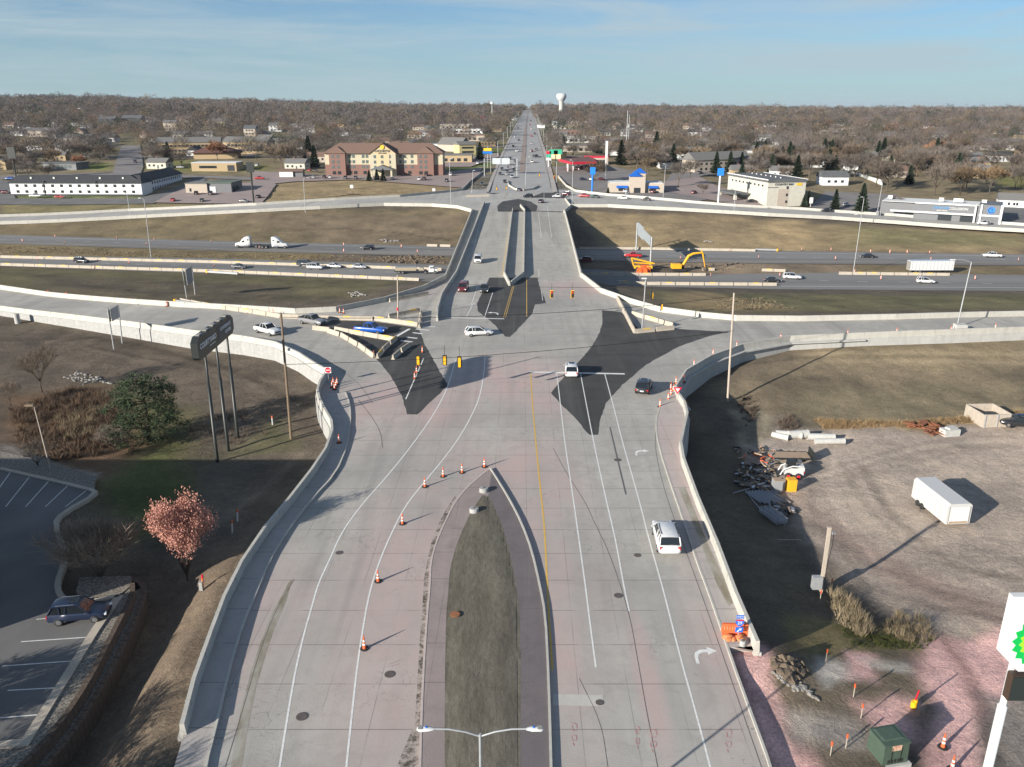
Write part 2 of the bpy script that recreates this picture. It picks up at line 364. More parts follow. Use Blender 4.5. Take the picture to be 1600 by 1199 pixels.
SPOTS = [  # pixel u, v, height, radius: places whose level the picture tells
 (1420,820,-5.2,16),(1500,740,-5.2,18),(1250,740,-5.0,8),(1330,700,-5.2,14),(1560,900,-4.8,14),(1400,900,-4.6,10),(1330,1110,-1.9,5),(1480,1130,-2.4,5),(1480,1010,-3.2,5),(1590,1150,-2.6,6),(1300,960,-3.2,4),(1135,628,-3.4,2.5),(1175,700,-4.6,3),
 (1240,630,-4.2,7),(1300,560,-2.2,8),(1450,620,-4.6,8),(1600,640,-5.0,8),(1580,560,-2.8,8),(1560,680,-5.2,10),
 (345,724,-3.0,4),(455,686,-2.7,3),(420,640,-2.8,5),(300,620,-3.2,8),(150,560,-3.2,8),(50,560,-3.0,8),(120,640,-3.2,8),(30,680,-2.6,6),(240,700,-3.2,8),(200,790,-2.6,6),(260,860,-2.9,4),(300,960,-2.0,1.5),(225,960,-3.2,2.2),(180,1060,-3.2,2.2),(110,1190,-3.0,2.5),(260,1090,-1.2,1.5),(215,1199,-.9,2.5),(60,740,-1.3,2)]
DITCH = Wp([(236,905),(244,935),(222,990),(184,1070),(130,1160),(88,1210),(40,1270)], -3.6)
TIER = Wp([(200,905),(208,930),(180,985),(140,1065),(90,1140),(35,1199),(-20,1260)], PARK_Z)+Wp([(224,912),(228,935),(207,987),(167,1067),(114,1152),(72,1200),(22,1266)], -2.0)[::-1]
def solve_heights():
    x0, x1, y0, y1 = -288, 288, 16, 424; prev = None
    for st in (16, 8, 4, 2, 1):
        xs = np.arange(x0, x1+.1, st); ys = np.arange(y0, y1+.1, st); X, Y = np.meshgrid(xs, ys)
        Z = np.full(X.shape, -2.0) if prev is None else prev.repeat(2, 0).repeat(2, 1)[:len(ys), :len(xs)]
        fix = np.zeros(X.shape, bool); RZ = np.vectorize(roadz)(X, Y)
        def setz(m, z): Z[m] = z if np.isscalar(z) else z[m]; fix[m] = True
        for u, v, z, r in SPOTS:
            p = W(u, v, z); setz(np.hypot(X-p.x, Y-p.y) < max(r, st*.8), z)
        setz(inside(park_poly, X, Y), PARK_Z-.15)
        setz(Y > y1-st*.5, 0.0)
        dl, zl = near_line(lineL, X, Y); dr, zr = near_line(lineR, X, Y)
        road = inside(south_poly, X, Y) & (Y < 215); nor = inside(north_poly, X, Y) & (Y > 335)
        setz(road, RZ-.35); setz(nor, RZ-.35)
        setz(inside(near_cw, X, Y) | inside(far_cw, X, Y), HZ-.12)
        w = max(2.6, st*.8)
        setz(dl < w, zl); setz(dr < w, zr)
        dp_, _ = near_line([(p.x, p.y, 0) for p in DITCH], X, Y); setz(dp_ < max(1.9, st*.8), -3.7)
        db, zb = near_line([(-60, 222, -6.5), (45, 226, -6.5)], X, Y); 
        for k in range(120 if st > 1 else 60):
            P = np.pad(Z, 1, mode='edge'); A = (P[:-2, 1:-1]+P[2:, 1:-1]+P[1:-1, :-2]+P[1:-1, 2:])*.25
            Z = np.where(fix, Z, A)
        prev = Z
    hard = (dp_ < 1.9) | inside(park_poly, X, Y) | road | nor | inside(near_cw, X, Y) | inside(far_cw, X, Y) | (dl < w) | (dr < w) | (Y > y1-1)
    for k in range(140):   # round off the measured spots
        P = np.pad(Z, 1, mode='edge'); Z = np.where(hard, Z, (P[:-2, 1:-1]+P[2:, 1:-1]+P[1:-1, :-2]+P[1:-1, 2:])*.25)
    # keep the earth below every paved sheet
    cap = inside(south_poly, X, Y) & ((Y < 215) | (np.abs(X) > 40)); Z = np.where(cap, np.minimum(Z, RZ-.35), Z)
    cap = inside(north_poly, X, Y) & (Y > 335); Z = np.where(cap, np.minimum(Z, RZ-.35), Z)
    cap = inside(near_cw, X, Y) | inside(far_cw, X, Y); Z = np.where(cap, HZ-.12, Z)
    cap = inside(park_poly, X, Y); Z = np.where(cap, PARK_Z-.15, Z)
    cap = inside([(p.x, p.y) for p in TIER], X, Y) & ~inside(park_poly, X, Y); Z = np.where(cap, np.minimum(Z, -2.3), Z)
    return xs, ys, Z
HX, HY, HH = solve_heights()
def groundz(x, y):
    if y >= 424 or abs(x) >= 288:
        if y < 424:
            x = max(-287.9, min(287.9, x))
        else: return zbase(x, y)
    fx = (x+288); fy = max(0, y-16); i = min(int(fx), len(HX)-2); j = min(int(fy), len(HY)-2); a = fx-i; b = min(1, fy-j)
    return float((HH[j, i]*(1-a)+HH[j, i+1]*a)*(1-b)+(HH[j+1, i]*(1-a)+HH[j+1, i+1]*a)*b)
def G(u, v, dz=0.0):
    """the place on the ground seen at a photo pixel"""
    t = (v-599.5)/F; k = sP+t*cP; dx = (u-800)/F; dy = cP-t*sP
    d = 20.0; step = 2.0
    while d < 9000:
        z = H0-k*d; g = groundz(dx*d, dy*d)+dz
        if z <= g:
            lo, hi = d-step, d
            for _ in range(18):
                m = (lo+hi)/2
                if H0-k*m <= groundz(dx*m, dy*m)+dz: hi = m
                else: lo = m
            return Vector((dx*hi, dy*hi, groundz(dx*hi, dy*hi)))
        d += step; step = max(2.0, d*.004)
    return Vector((dx*4000, dy*4000, zbase(dx*4000, dy*4000)))
def gs(px, dz=0): return [G(u, v, dz) for u, v in px]
# ================================================================ GROUND
DIRT = (.108, .092, .076); TAN = (.235, .185, .115); DRYG = (.145, .120, .078); GREEN = (.075, .088, .036); PINKG = (.56, .36, .35); DARKD = (.085, .073, .058); LOT = (.335, .285, .25); GREY = (.25, .24, .21); RUST = (.20, .12, .075); BED = (.17, .155, .13)
ZON = []
def zone(px, c, w=1.5, g=True): ZON.append(([G(u, v) for u, v in px], c, w))
zone([(-150,345),(760,325),(700,400),(-150,370)], DRYG, 4); zone([(350,335),(745,330),(700,388),(520,382)], (.145, .117, .085), 8)
zone([(-150,373),(700,403),(700,416),(-150,398)], (.17, .14, .085), 2); zone([(520,396),(700,402),(700,416),(470,410)], (.12, .10, .08), 2)
zone([(-150,412),(650,440),(560,465),(280,470),(-150,440)], (.125, .112, .068), 4); zone([(60,430),(420,445),(500,470),(300,470),(60,452)], (.105, .09, .068), 6)
zone([(905,330),(1600,365),(1600,398),(950,388)], TAN, 5); zone([(1190,345),(1260,345),(1250,392),(1200,392)], (.30, .23, .14), 4); zone([(1330,352),(1600,370),(1600,385),(1330,385)], (.18, .16, .09), 8); zone([(1050,340),(1180,345),(1160,375),(1060,370)], (.19,.15,.1), 8)
zone([(1000,410),(1330,413),(1330,432),(1100,428)], (.20, .16, .12), 2); zone([(1330,414),(1780,417),(1780,430),(1330,430)], (.16, .13, .085), 2)
zone([(1000,452),(1780,458),(1780,485),(1060,488)], (.130, .122, .072), 4); zone([(1040,458),(1100,456),(1240,485),(1060,485)], (.21, .165, .10), 4)
zone([(0,500),(500,600),(480,700),(150,600),(0,600)], (.108, .090, .075), 4); zone([(150,600),(300,640),(300,720),(250,800),(180,780),(130,700)], (.10, .095, .05), 4)
zone([(0,620),(170,600),(230,700),(140,760),(0,690)], (.14, .095, .065), 3); zone([(240,700),(300,760),(280,830),(200,850),(180,760)], GREEN, 3); zone([(330,720),(480,700),(430,650),(380,690)], (.10, .095, .06), 2)
zone([(0,705),(60,720),(150,765),(150,740),(60,712),(0,695)], (.24, .22, .20), .5)
zone([(200,955),(240,960),(110,1199),(40,1199)], (.15, .12, .095), 1); zone([(270,880),(400,840),(300,1130),(190,1199),(110,1199)], (.140, .112, .088), 1.5)
zone([(1100,600),(1250,560),(1600,560),(1600,650),(1420,660),(1200,660)], (.165, .137, .10), 4); zone([(1240,535),(1600,520),(1780,520),(1780,570),(1250,570)], (.20, .165, .115), 4); zone([(1250,610),(1600,600),(1600,640),(1420,660),(1240,665)], (.175, .15, .105), 3)
zone([(1280,650),(1430,660),(1600,640),(1600,655),(1430,672),(1290,676)], (.30, .235, .145), 1.5)
zone([(1150,700),(1230,668),(1430,672),(1600,656),(1780,660),(1780,1000),(1440,990),(1300,900),(1240,800),(1170,740)], LOT, 2)
zone([(1210,760),(1260,800),(1400,930),(1600,1000),(1600,960),(1400,880),(1300,800)], (.27, .21, .185), 3)
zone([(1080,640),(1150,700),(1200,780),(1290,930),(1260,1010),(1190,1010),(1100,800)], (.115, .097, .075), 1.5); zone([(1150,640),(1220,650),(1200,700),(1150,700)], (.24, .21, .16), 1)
zone([(1240,960),(1460,1000),(1440,1020),(1330,1040),(1230,1030)], (.16, .135, .075), 1)
zone([(1142,1012),(1190,1012),(1225,1060),(1290,1199),(1330,1340),(1240,1340),(1200,1199)], PINKG, .6)
zone([(1440,1000),(1600,985),(1780,985),(1780,1340),(1420,1340),(1440,1199),(1470,1120),(1420,1060)], PINKG, 1)
zone([(1540,1090),(1700,1080),(1700,1300),(1560,1300)], (.20, .18, .17), 1)
zone([(1225,1040),(1420,1020),(1450,1120),(1400,1199),(1300,1199),(1240,1110)], (.15, .125, .095), 1); zone([(1280,1035),(1320,1040),(1340,1060),(1290,1075)], (.42, .39, .36), .6); zone([(1320,1020),(1370,1030),(1370,1070),(1330,1060)], PINKG, .6); zone([(1240,1120),(1350,1120),(1340,1180),(1260,1180)], (.30, .27, .25), 1)
zone([(1340,1035),(1420,1040),(1425,1055),(1360,1045)], (.40, .37, .34), .5); zone([(1350,1100),(1420,1100),(1440,1160),(1380,1150)], PINKG, 1)
# beyond the north ramps
zone([(420,285),(560,282),(730,290),(700,302),(430,322),(405,322)], TAN, 3); zone([(0,312),(400,318),(400,324),(0,334)], (.17, .15, .085), 2)
zone([(20,306),(240,304),(240,309),(25,309)], (.09, .12, .04), 1.5); zone([(120,258),(175,255),(172,266),(120,265)], (.16, .18, .06), 3); zone([(220,252),(300,250),(420,258),(420,268),(290,270),(230,265)], (.14, .14, .06), 4)
zone([(700,240),(790,232),(765,262),(700,285)], (.10, .13, .05), 3); zone([(846,238),(858,238),(900,290),(884,290)], (.17, .15, .08), 2); zone([(850,270),(1000,310),(960,302),(880,290)], (.18, .15, .09), 2)
zone([(1090,292),(1120,300),(1110,303),(1090,299)], (.10, .14, .04), 1); zone([(1130,318),(1300,328),(1420,335),(1420,338),(1130,323)], (.20, .13, .09), 2); zone([(1550,275),(1700,275),(1700,300),(1560,290)], (.14, .14, .06), 4)
def axis(stops):
    out = [stops[0][0]]
    for (a, _), (b, st) in zip(stops, stops[1:]):
        n = max(1, int(round((b-a)/st))); out += [a+(b-a)*k/n for k in range(1, n+1)]
    return out
def grow(a, b, g0, f):
    out = []; x = a; s = g0
    while x < b: s *= f; x += s; out.append(x)
    return out
gx = axis([(-288, 3), (-100, 3), (100, .75), (288, 3)]); gr = grow(288, 9000, 4, 1.12); gx = [-x for x in gr[::-1]]+gx+gr
gy = axis([(16, 3), (34, 3), (150, .75), (424, 2)]); gy = gy+grow(424, 14000, 3, 1.045)
GX, GY = np.meshgrid(np.array(gx), np.array(gy)); GZ = np.vectorize(groundz)(GX, GY)
rs = np.random.RandomState(3)
def vnoise(X, Y, s, seed):
    r = np.random.RandomState(seed).rand(256, 256); x = X/s; y = Y/s; i = np.floor(x).astype(int); j = np.floor(y).astype(int); a = x-i; b = y-j; a = a*a*(3-2*a); b = b*b*(3-2*b)
    g = lambda p, q: r[q % 256, p % 256]
    return (g(i, j)*(1-a)+g(i+1, j)*a)*(1-b)+(g(i, j+1)*(1-a)+g(i+1, j+1)*a)*b-.5
paved = inside(south_poly, GX, GY) | inside(north_poly, GX, GY) | inside(near_cw, GX, GY) | inside(far_cw, GX, GY) | inside(park_poly, GX, GY)
amp = np.where(paved, 0, 1.0)*np.where(GY < 424, 1, .5)
dpl = np.minimum(near_line([(p.x, p.y, 0) for p in south_poly+[south_poly[0]]], GX, GY)[0], near_line([(p.x, p.y, 0) for p in near_cw], GX, GY)[0])
dpl = np.minimum(dpl, near_line([(p.x, p.y, 0) for p in far_cw], GX, GY)[0]); dpl = np.minimum(dpl, near_line([(p.x, p.y, 0) for p in north_poly], GX, GY)[0]); dpl = np.minimum(dpl, near_line([(p.x, p.y, 0) for p in park_poly], GX, GY)[0])
amp = amp*np.clip((dpl-.8)/3.5, 0, 1)
GZ = GZ+amp*(vnoise(GX, GY, 9, 1)*.36+vnoise(GX, GY, 3.1, 2)*np.where((GX > 34) & (GY < 115), .10, .22)+vnoise(GX, GY, 1.3, 4)*.10)
GZ = np.where((GY < 424) & ~paved & (dpl < 2.2) & (dpl > 0), GZ-.03, GZ)
C = np.zeros(GX.shape+(3,)); C[:] = np.array(DIRT)
far = np.clip((GY-424)/200, 0, 1)[..., None]; C = C*(1-far)+np.array((.15, .135, .085))*far
C[(GY > 390) & (GY < 640)] = (.17, .145, .10)
jx = vnoise(GX, GY, 5, 8)*2.2+vnoise(GX, GY, 1.8, 9); jy = vnoise(GX, GY, 5, 10)*2.2+vnoise(GX, GY, 1.8, 11)
for pts, c, w in ZON:
    xs_ = [p.x for p in pts]; ys_ = [p.y for p in pts]; k = min(1.0, w)
    m = (GX > min(xs_)-12) & (GX < max(xs_)+12) & (GY > min(ys_)-12) & (GY < max(ys_)+12); X_ = GX[m]+jx[m]*k; Y_ = GY[m]+jy[m]*k
    ins = inside(pts, X_, Y_); d = near_line([(p.x, p.y, 0) for p in pts+[pts[0]]], X_, Y_)[0]; a = np.where(ins, .5+.5*np.clip(d/w, 0, 1), .5-.5*np.clip(d/w, 0, 1))[:, None]; a = a*a*(3-2*a)
    C[m] = C[m]*(1-a)+np.array(c)*a
def track(px, w, k, z=None):
    global C
    p_ = smooth_path(gs(px), 2); m = (GX > min(a.x for a in p_)-4) & (GX < max(a.x for a in p_)+4) & (GY > min(a.y for a in p_)-4) & (GY < max(a.y for a in p_)+4)
    d = near_line([(a.x, a.y, 0) for a in p_], GX[m]+jx[m]*.25, GY[m]+jy[m]*.25)[0]; f = np.clip(1.3-d/w, 0, 1)[:, None]; C[m] = C[m]*(1+(k-1)*f)
TR = random.Random(77)
for (px, n) in (([(1200,780),(1300,860),(1420,930),(1600,960)], 5), ([(1260,760),(1380,720),(1500,690),(1600,690)], 5), ([(1330,720),(1380,800),(1480,880),(1600,900)], 4), ([(1300,700),(1290,790),(1380,900)], 3), ([(1450,1000),(1500,1060),(1540,1200)], 6), ([(1160,1050),(1230,1120),(1290,1199)], 4), ([(0,540),(150,530),(330,570),(480,640)], 4), ([(60,520),(250,560),(430,600)], 4), ([(250,880),(330,800),(450,700)], 3), ([(380,360),(560,350),(700,370)], 5), ([(930,350),(1200,360),(1500,380)], 4), ([(60,450),(300,465),(520,470)], 4), ([(1060,470),(1300,475),(1600,475)], 4), ([(1250,560),(1400,555),(1600,560)], 5), ([(1190,640),(1180,700),(1200,760)], 4)):
    for k in range(n): a, b = TR.uniform(-28, 28), TR.uniform(-12, 12)*(1 if px[0][1] > 500 else .6); track([(u+a, v+b) for u, v in px], TR.uniform(.3, .9), TR.choice((.78, .84, 1.1, 1.16)))
nx_, ny_ = len(gx), len(gy)
V = np.stack([GX, GY, GZ], -1).reshape(-1, 3)
idx = np.arange(nx_*ny_).reshape(ny_, nx_); q = np.stack([idx[:-1, :-1], idx[:-1, 1:], idx[1:, 1:], idx[1:, :-1]], -1).reshape(-1, 4)
def np_mesh(name, V, Q, mats, smooth=True):
    me = bpy.data.meshes.new(name); me.vertices.add(len(V)); me.vertices.foreach_set('co', V.astype(np.float32).ravel())
    n = Q.shape[1]; me.loops.add(Q.size); me.loops.foreach_set('vertex_index', Q.astype(np.int32).ravel()); me.polygons.add(len(Q))
    me.polygons.foreach_set('loop_start', np.arange(0, Q.size, n, dtype=np.int32)); me.polygons.foreach_set('loop_total', np.full(len(Q), n, np.int32))
    if smooth: me.polygons.foreach_set('use_smooth', np.ones(len(Q), bool))
    for m in mats: me.materials.append(m)
    me.update(calc_edges=True); me.validate(); o = bpy.data.objects.new(name, me); col.objects.link(o); return o
s = NT('earth'); at = s.n('ShaderNodeAttribute', attribute_name='soil'); base = at.outputs['Color']
n1 = s.noise(.09, 6, .65); n2 = s.noise(.8, 7, .75, dist=.8); n3 = s.noise(4.5, 6, .8); n4 = s.noise(.35, 5, .6, st=(.25, 1.4, 1, .35))
c = s.mix(1.0, base, s.mix(s.mr(n1, .3, .7), (.66, .67, .68), (1.30, 1.28, 1.20)), 'MULTIPLY')
c = s.mix(1.0, c, s.mix(s.mr(n2, .3, .7), (.76, .77, .78), (1.20, 1.18, 1.15)), 'MULTIPLY'); c = s.mix(1.0, c, s.mix(s.mr(n3, .32, .68), (.62, .63, .65), (1.38, 1.34, 1.28)), 'MULTIPLY')
c = s.mix(s.ma('MULTIPLY', s.mr(n4, .5, .7), .22), c, s.mix(1.0, c, (.55, .53, .5), 'MULTIPLY'))
bmp = s.ma('ADD', s.ma('MULTIPLY', n2, 1.6), s.ma('ADD', s.ma('MULTIPLY', n3, .5), s.ma('MULTIPLY', n4, .7)))
c = s.mix(1.0, c, (1.25, 1.24, 1.24), 'MULTIPLY')
s.out(c, .98, bmp, .13, .1)
ground = np_mesh('ground', V, q, [MAT['earth']]); ground['kind'] = 'structure'
ca = ground.data.color_attributes.new('soil', 'FLOAT_COLOR', 'POINT'); ca.data.foreach_set('color', np.concatenate([C.reshape(-1, 3), np.ones((nx_*ny_, 1))], 1).astype(np.float32).ravel())
# ================================================================ PAVED SHEETS
sheet('road', south_poly, MAT['road_concrete'], 0); sheet('road', north_poly, MAT['ramp_concrete'], 0)
def slab(name, pts, top, bot, mat, kind='structure', origin=None):
    m = MB(); m.poly(pts, bot, top); o = m.build(name, mat)
    if kind: o['kind'] = kind
    return o
def flat(name, pts, z, mat, kind='structure'):
    m = MB(); vs = [(p[0], p[1], z) for p in pts]; m.add(vs, [tuple(t) for t in tessellate_polygon([[Vector(v) for v in vs]])]); o = m.build(name, mat, fix=False)
    for f in o.data.polygons:
        pass
    bm = bmesh.new(); bm.from_mesh(o.data)
    for f in bm.faces:
        f.normal_update()
        if f.normal.z < 0: f.normal_flip()
    bm.to_mesh(o.data); bm.free()
    if kind: o['kind'] = kind
    return o
flat('highway', near_cw, HZ, MAT['highway_asphalt']); flat('highway', far_cw, HZ, MAT['highway_asphalt'])
flat('parking_lot', park_poly, PARK_Z, MAT['lot_asphalt'])
A = {'a': [(497,509),(520,500),(580,502),(650,512),(656,517),(663,537),(700,603),(652,648),(636,647),(628,620),(612,590),(590,563),(560,540),(530,524)],
 'b': [(765,434),(840,434),(843,448),(854,474),(836,476),(832,490),(807,517),(797,527),(789,526),(772,507),(760,497),(747,487),(745,475),(750,464)],
 'c': [(941,485),(970,488),(985,500),(1000,516),(1055,514),(1142,519),(1110,525),(1060,542),(1010,570),(972,602),(947,630),(937,660),(935,680),(920,680),(900,655),(877,632),(861,614),(872,600),(900,570),(922,545),(937,520),(941,505)],
 'd': [(778,331),(777,322),(785,315),(810,311),(829,315),(840,322),(838,331)], 'e': [(828,309),(848,301),(880,298),(886,304),(882,310)], 'f': [(752,300),(775,294),(792,300),(770,304)]}
def ragged(ps):
    q_ = resample(ps+[ps[0]], 1.2)[:-1]; r_ = random.Random(5); return [Vector((p.x+r_.uniform(-.07, .07), p.y+r_.uniform(-.12, .12), p.z)) for p in q_]
for k, px in A.items(): sheet('road', ragged(wr(px)), MAT['fresh_asphalt'], .004)
# bridge deck: a real slab carried over the highway on girders and piers
bridge = thing('bridge', (8, 275, 0), 0, 'wide concrete bridge carrying the avenue over the highway', 'bridge')
bo = Vector((8, 275, 0))
def bpt(m, name, mats): m.build(name, mats, bridge, origin=bo, loc=(0, 0, 0))
dk = MB(); dk.poly(deck_poly, -.35, .0); bpt(dk, 'deck', MAT['deck_concrete'])
gd = MB()
for k in range(9):
    t = (k+.5)/9; a = deck_poly[0].lerp(deck_poly[1], t); b = deck_poly[3].lerp(deck_poly[2], t); mid = (a+b)/2; L_ = (b-a).length; gd = MB()
    gd.box((mid.x, mid.y, -1.1), (.5, L_, 1.48), -math.atan2((b-a).x, (b-a).y)); bpt(gd, 'girder', MAT['barrier_concrete'])
for yy in (231, 259, 292, 322):
    pr = MB(); t = (yy-deck_poly[0].y)/(deck_poly[3].y-deck_poly[0].y); a = deck_poly[0].lerp(deck_poly[3], t); b = deck_poly[1].lerp(deck_poly[2], t)
    pr.box(((a.x+b.x)/2, yy, -2.35), ((b.x-a.x), 1.4, 1.0))
    for k in range(6): pr.cyl((a.x+(b.x-a.x)*(k+.5)/6, yy, -8), .55, 5.2, 12)
    bpt(pr, 'pier', MAT['barrier_concrete'])
for yy in (203.5, 344.0):
    pr = MB(); t = (yy-deck_poly[0].y)/(deck_poly[3].y-deck_poly[0].y); a = deck_poly[0].lerp(deck_poly[3], t); b = deck_poly[1].lerp(deck_poly[2], t); pr.box(((a.x+b.x)/2, yy, -2.2), ((b.x-a.x)+.5, 1.2, 3.6)); bpt(pr, 'abutment', MAT['barrier_concrete'])
# painted markings
def stripes(name, mat, lines, off=.009):
    m = MB()
    for px, w in lines:
        p = [WRd(u, v) for u, v in px]; p = resample(smooth_path(p, 2) if len(p) > 2 else p, 3)
        n = len(p); vs = []
        for i, a in enumerate(p):
            d = (p[min(i+1, n-1)]-p[max(i-1, 0)]); d.z = 0; d.normalize(); q = Vector((-d.y, d.x, 0))*w/2; z = Vector((a.x, a.y, roadz(a.x, a.y)+off)); vs += [z+q, z-q]
        m.add(vs, [(2*i, 2*i+1, 2*i+3, 2*i+2) for i in range(n-1)])
    o = m.build(name, mat, fix=False); bm = bmesh.new(); bm.from_mesh(o.data)
    for f in bm.faces:
        f.normal_update()
        if f.normal.z < 0: f.normal_flip()
    bm.to_mesh(o.data); bm.free(); o['kind'] = 'structure'; return o
WLN = [([(712,562),(700,605),(680,645),(641,700),(600,750),(562,792),(532,835),(515,875),(497,912),(484,960),(477,982),(462,1045),(450,1115),(437,1197),(425,1280)], .14),
 ([(758,557),(756,585),(750,620),(737,650),(717,685),(692,719),(660,757),(632,792),(606,845),(590,885),(576,930),(565,995),(557,1050),(550,1115),(541,1199),(534,1280)], .14),
 ([(662,560),(634,624)], .16), ([(870,584),(876,635),(882,689),(892,754),(902,824),(915,918),(921,967),(931,1043)], .13), ([(907,584),(927,689),(946,777),(962,844),(975,918),(983,955)], .13),
 ([(945,585),(960,640),(972,689),(998,779),(1016,851),(1036,920),(1064,1032),(1083,1098),(1110,1199),(1130,1280)], .13),
 ([(828,581.5),(976,584.5)], .6), ([(697,496.5),(788,498.5)], .5), ([(741,473),(728,496)], .14), ([(770,457),(757,496)], .14), ([(747,446),(735,480)], .12),
 ([(645,520),(660,522)], .55), ([(635,527),(652,529)], .55), ([(626,532.5),(644,534.5)], .55), ([(650,514.5),(671,516.5)], .5), ([(660,510),(680,511)], .4), ([(612,530),(640,514)], .6),
 ([(842,433),(842,420)], .12), ([(846,455),(848,470)], .12), ([(841,332),(846,372)], .12), ([(855,322),(862,372)], .12), ([(850,300),(850,312)], .12), ([(752,334),(739,395)], .1), ([(820,278),(828,300)], .12)]
stripes('road_markings', MAT['paint_white'], WLN)
stripes('road_markings', MAT['paint_yellow'], [([(829,584),(831,620),(837,689),(843,752),(851,824),(855,918),(863,1047)], .17), ([(801,447),(787,496)], .1), ([(803,447),(790,496)], .1), ([(823,432),(823,495)], .14), ([(784,431),(801,331)], .16), ([(789,306),(793,288),(800,272)], .14)])
# turn arrows and the surveyor's red paint
def arrow(u, v, ux, vx, sgn, sc=1.0):
    p = WRd(u, v); q = WRd(ux, vx); a = math.atan2(q.y-p.y, q.x-p.x)-math.pi/2
    pts = [(0, 0), (.22, 0), (.22, .75), (.32, 1.1), (.62, 1.35), (.95, 1.42), (.95, 1.1), (1.6, 1.6), (.95, 2.1), (.95, 1.78), (.45, 1.68), (.1, 1.35), (0, .9)]
    pts = [Vector((sgn*x*sc*1.15, y*sc, 0)) for x, y in pts]; rot = Matrix.Rotation(a, 3, 'Z'); sheet('road_markings', [p+rot@t for t in pts], MAT['paint_white'], .012)
arrow(993, 712, 990, 690, 1, .95); arrow(1088, 1037, 1080, 1005, 1, 1.0); arrow(779, 492, 776, 483, -1, 1.2)
def scribble(pxs): stripes('spray_paint', MAT['paint_red'], [(p, .055) for p in pxs], .014)
def glyphs(u, v, s): return [[(u, v), (u+9*s, v+1), (u+9*s, v+9)], [(u+2, v+4), (u+3, v+13), (u+9*s, v+12)], [(u+1, v+20), (u+8*s, v+18), (u+9*s, v+27), (u+3, v+29), (u+1, v+21)], [(u+3, v+31), (u+5, v+36)]]
scribble(glyphs(892, 1130, 1)+glyphs(992, 1135, .8)+glyphs(1015, 1140, 1.2)+glyphs(1133, 1140, 1.1))
# far avenue, cross streets and lots beyond the ramps
def acx(y): return 4+(y-400)*.0205
hwid = lambda y: 15.5-3.3*sm(450, 900, y)
av = []; ys2 = [411]+list(np.arange(430, 1000, 15))+list(np.arange(1000, 3400, 50))
m = MB(); vs = []
for y in ys2:
    for sx in (-1, 1): vs.append((acx(y)+sx*(hwid(y)+ (12 if y < 415 else 0)), y, zbase(acx(y), y)+.015+.285*sm(418, 470, y)))
m.add(vs, [(2*i, 2*i+1, 2*i+3, 2*i+2) for i in range(len(ys2)-1)]); o = m.build('avenue', MAT['far_road'], fix=False); o['kind'] = 'structure'
m = MB()
for sx, w in ((-1, 1.8), (1, 2.6)):
    vs = []
    for y in ys2:
        x0_ = acx(y)+sx*(hwid(y)+.2); x1_ = x0_+sx*w; z = zbase(acx(y), y)+.42; vs += [(min(x0_, x1_), y, z), (max(x0_, x1_), y, z)]
    m.add(vs, [(2*i, 2*i+1, 2*i+3, 2*i+2) for i in range(len(ys2)-1)])
o = m.build('pavement', MAT['walk_concrete'], fix=False); o['kind'] = 'structure'
m = MB(); vs = []
for y in ys2[6:]:
    z = zbase(acx(y), y)+.45; w = 1.6 if y < 900 else .9; vs += [(acx(y)-w, y, z), (acx(y)+w, y, z)]
m.add(vs, [(2*i, 2*i+1, 2*i+3, 2*i+2) for i in range(len(vs)//2-1)]); o = m.build('median', pm('median_soil', (.20, .15, .12), (.30, .24, .21), .5), fix=False); o['kind'] = 'structure'
def drape(name, pts, mat, off=.12, step=8, kind='structure'):
    bm = bmesh.new(); vs = [bm.verts.new((p[0], p[1], 0)) for p in pts]
    for t in tessellate_polygon([[Vector((p[0], p[1], 0)) for p in pts]]):
        try: bm.faces.new([vs[i] for i in t])
        except ValueError: pass
    xs_ = [p[0] for p in pts]; ys_ = [p[1] for p in pts]; st = max(step, (max(ys_)-min(ys_))/50)
    for ax, lo, hi in (((1, 0, 0), min(xs_), max(xs_)), ((0, 1, 0), min(ys_), max(ys_))):
        k = math.floor(lo/st)
        while k*st < hi:
            bmesh.ops.bisect_plane(bm, geom=bm.verts[:]+bm.edges[:]+bm.faces[:], plane_co=(ax[0]*k*st, ax[1]*k*st, 0), plane_no=ax); k += 1
    for v in bm.verts: v.co.z = groundz(v.co.x, v.co.y)+off
    for f in bm.faces:
        f.normal_update()
        if f.normal.z < 0: f.normal_flip()
    me = bpy.data.meshes.new(name); bm.to_mesh(me); bm.free(); me.materials.append(mat); o = bpy.data.objects.new(name, me); col.objects.link(o); o['kind'] = kind; return o
LOTS = [('parking_lot', [(-40,311),(215,311),(275,296),(305,278),(325,281),(240,319),(-40,321)], 'lot_asphalt', .3), ('street', [(176,271),(190,229),(220,228),(224,262),(220,273),(420,279),(420,284),(305,279),(0,282),(0,276)], 'street_asphalt', .42),
 ('parking_lot', [(-60,278),(24,285),(18,297),(25,312),(-60,312)], 'lot_asphalt', .36), ('parking_lot', [(240,318),(275,300),(300,292),(420,285),(432,290),(408,320)], 'pink_lot', .5), ('parking_lot', [(395,268),(505,275),(700,270),(755,262),(745,280),(722,295),(560,282),(460,285),(395,292)], 'pink_lot', .46),
 ('parking_lot', [(862,262),(930,256),(1000,270),(1020,296),(1110,312),(1090,316),(950,303),(902,297),(880,284)], 'street_asphalt', .36), ('parking_lot', [(1020,296),(1040,285),(1090,275),(1125,295),(1165,302),(1190,322),(1150,322),(1110,314)], 'pink_lot', .44), ('parking_lot', [(1265,325),(1290,300),(1400,305),(1420,335),(1330,331)], 'street_asphalt', .3), ('parking_lot', [(1555,322),(1760,330),(1760,356),(1560,349)], 'lot_asphalt', .3),
 ('street', [(690,262),(700,250),(780,240),(780,246),(735,262)], 'pink_lot', .5), ('street', [(1040,285),(1050,272),(1100,268),(1180,262),(1180,268),(1090,277)], 'street_asphalt', .5)]
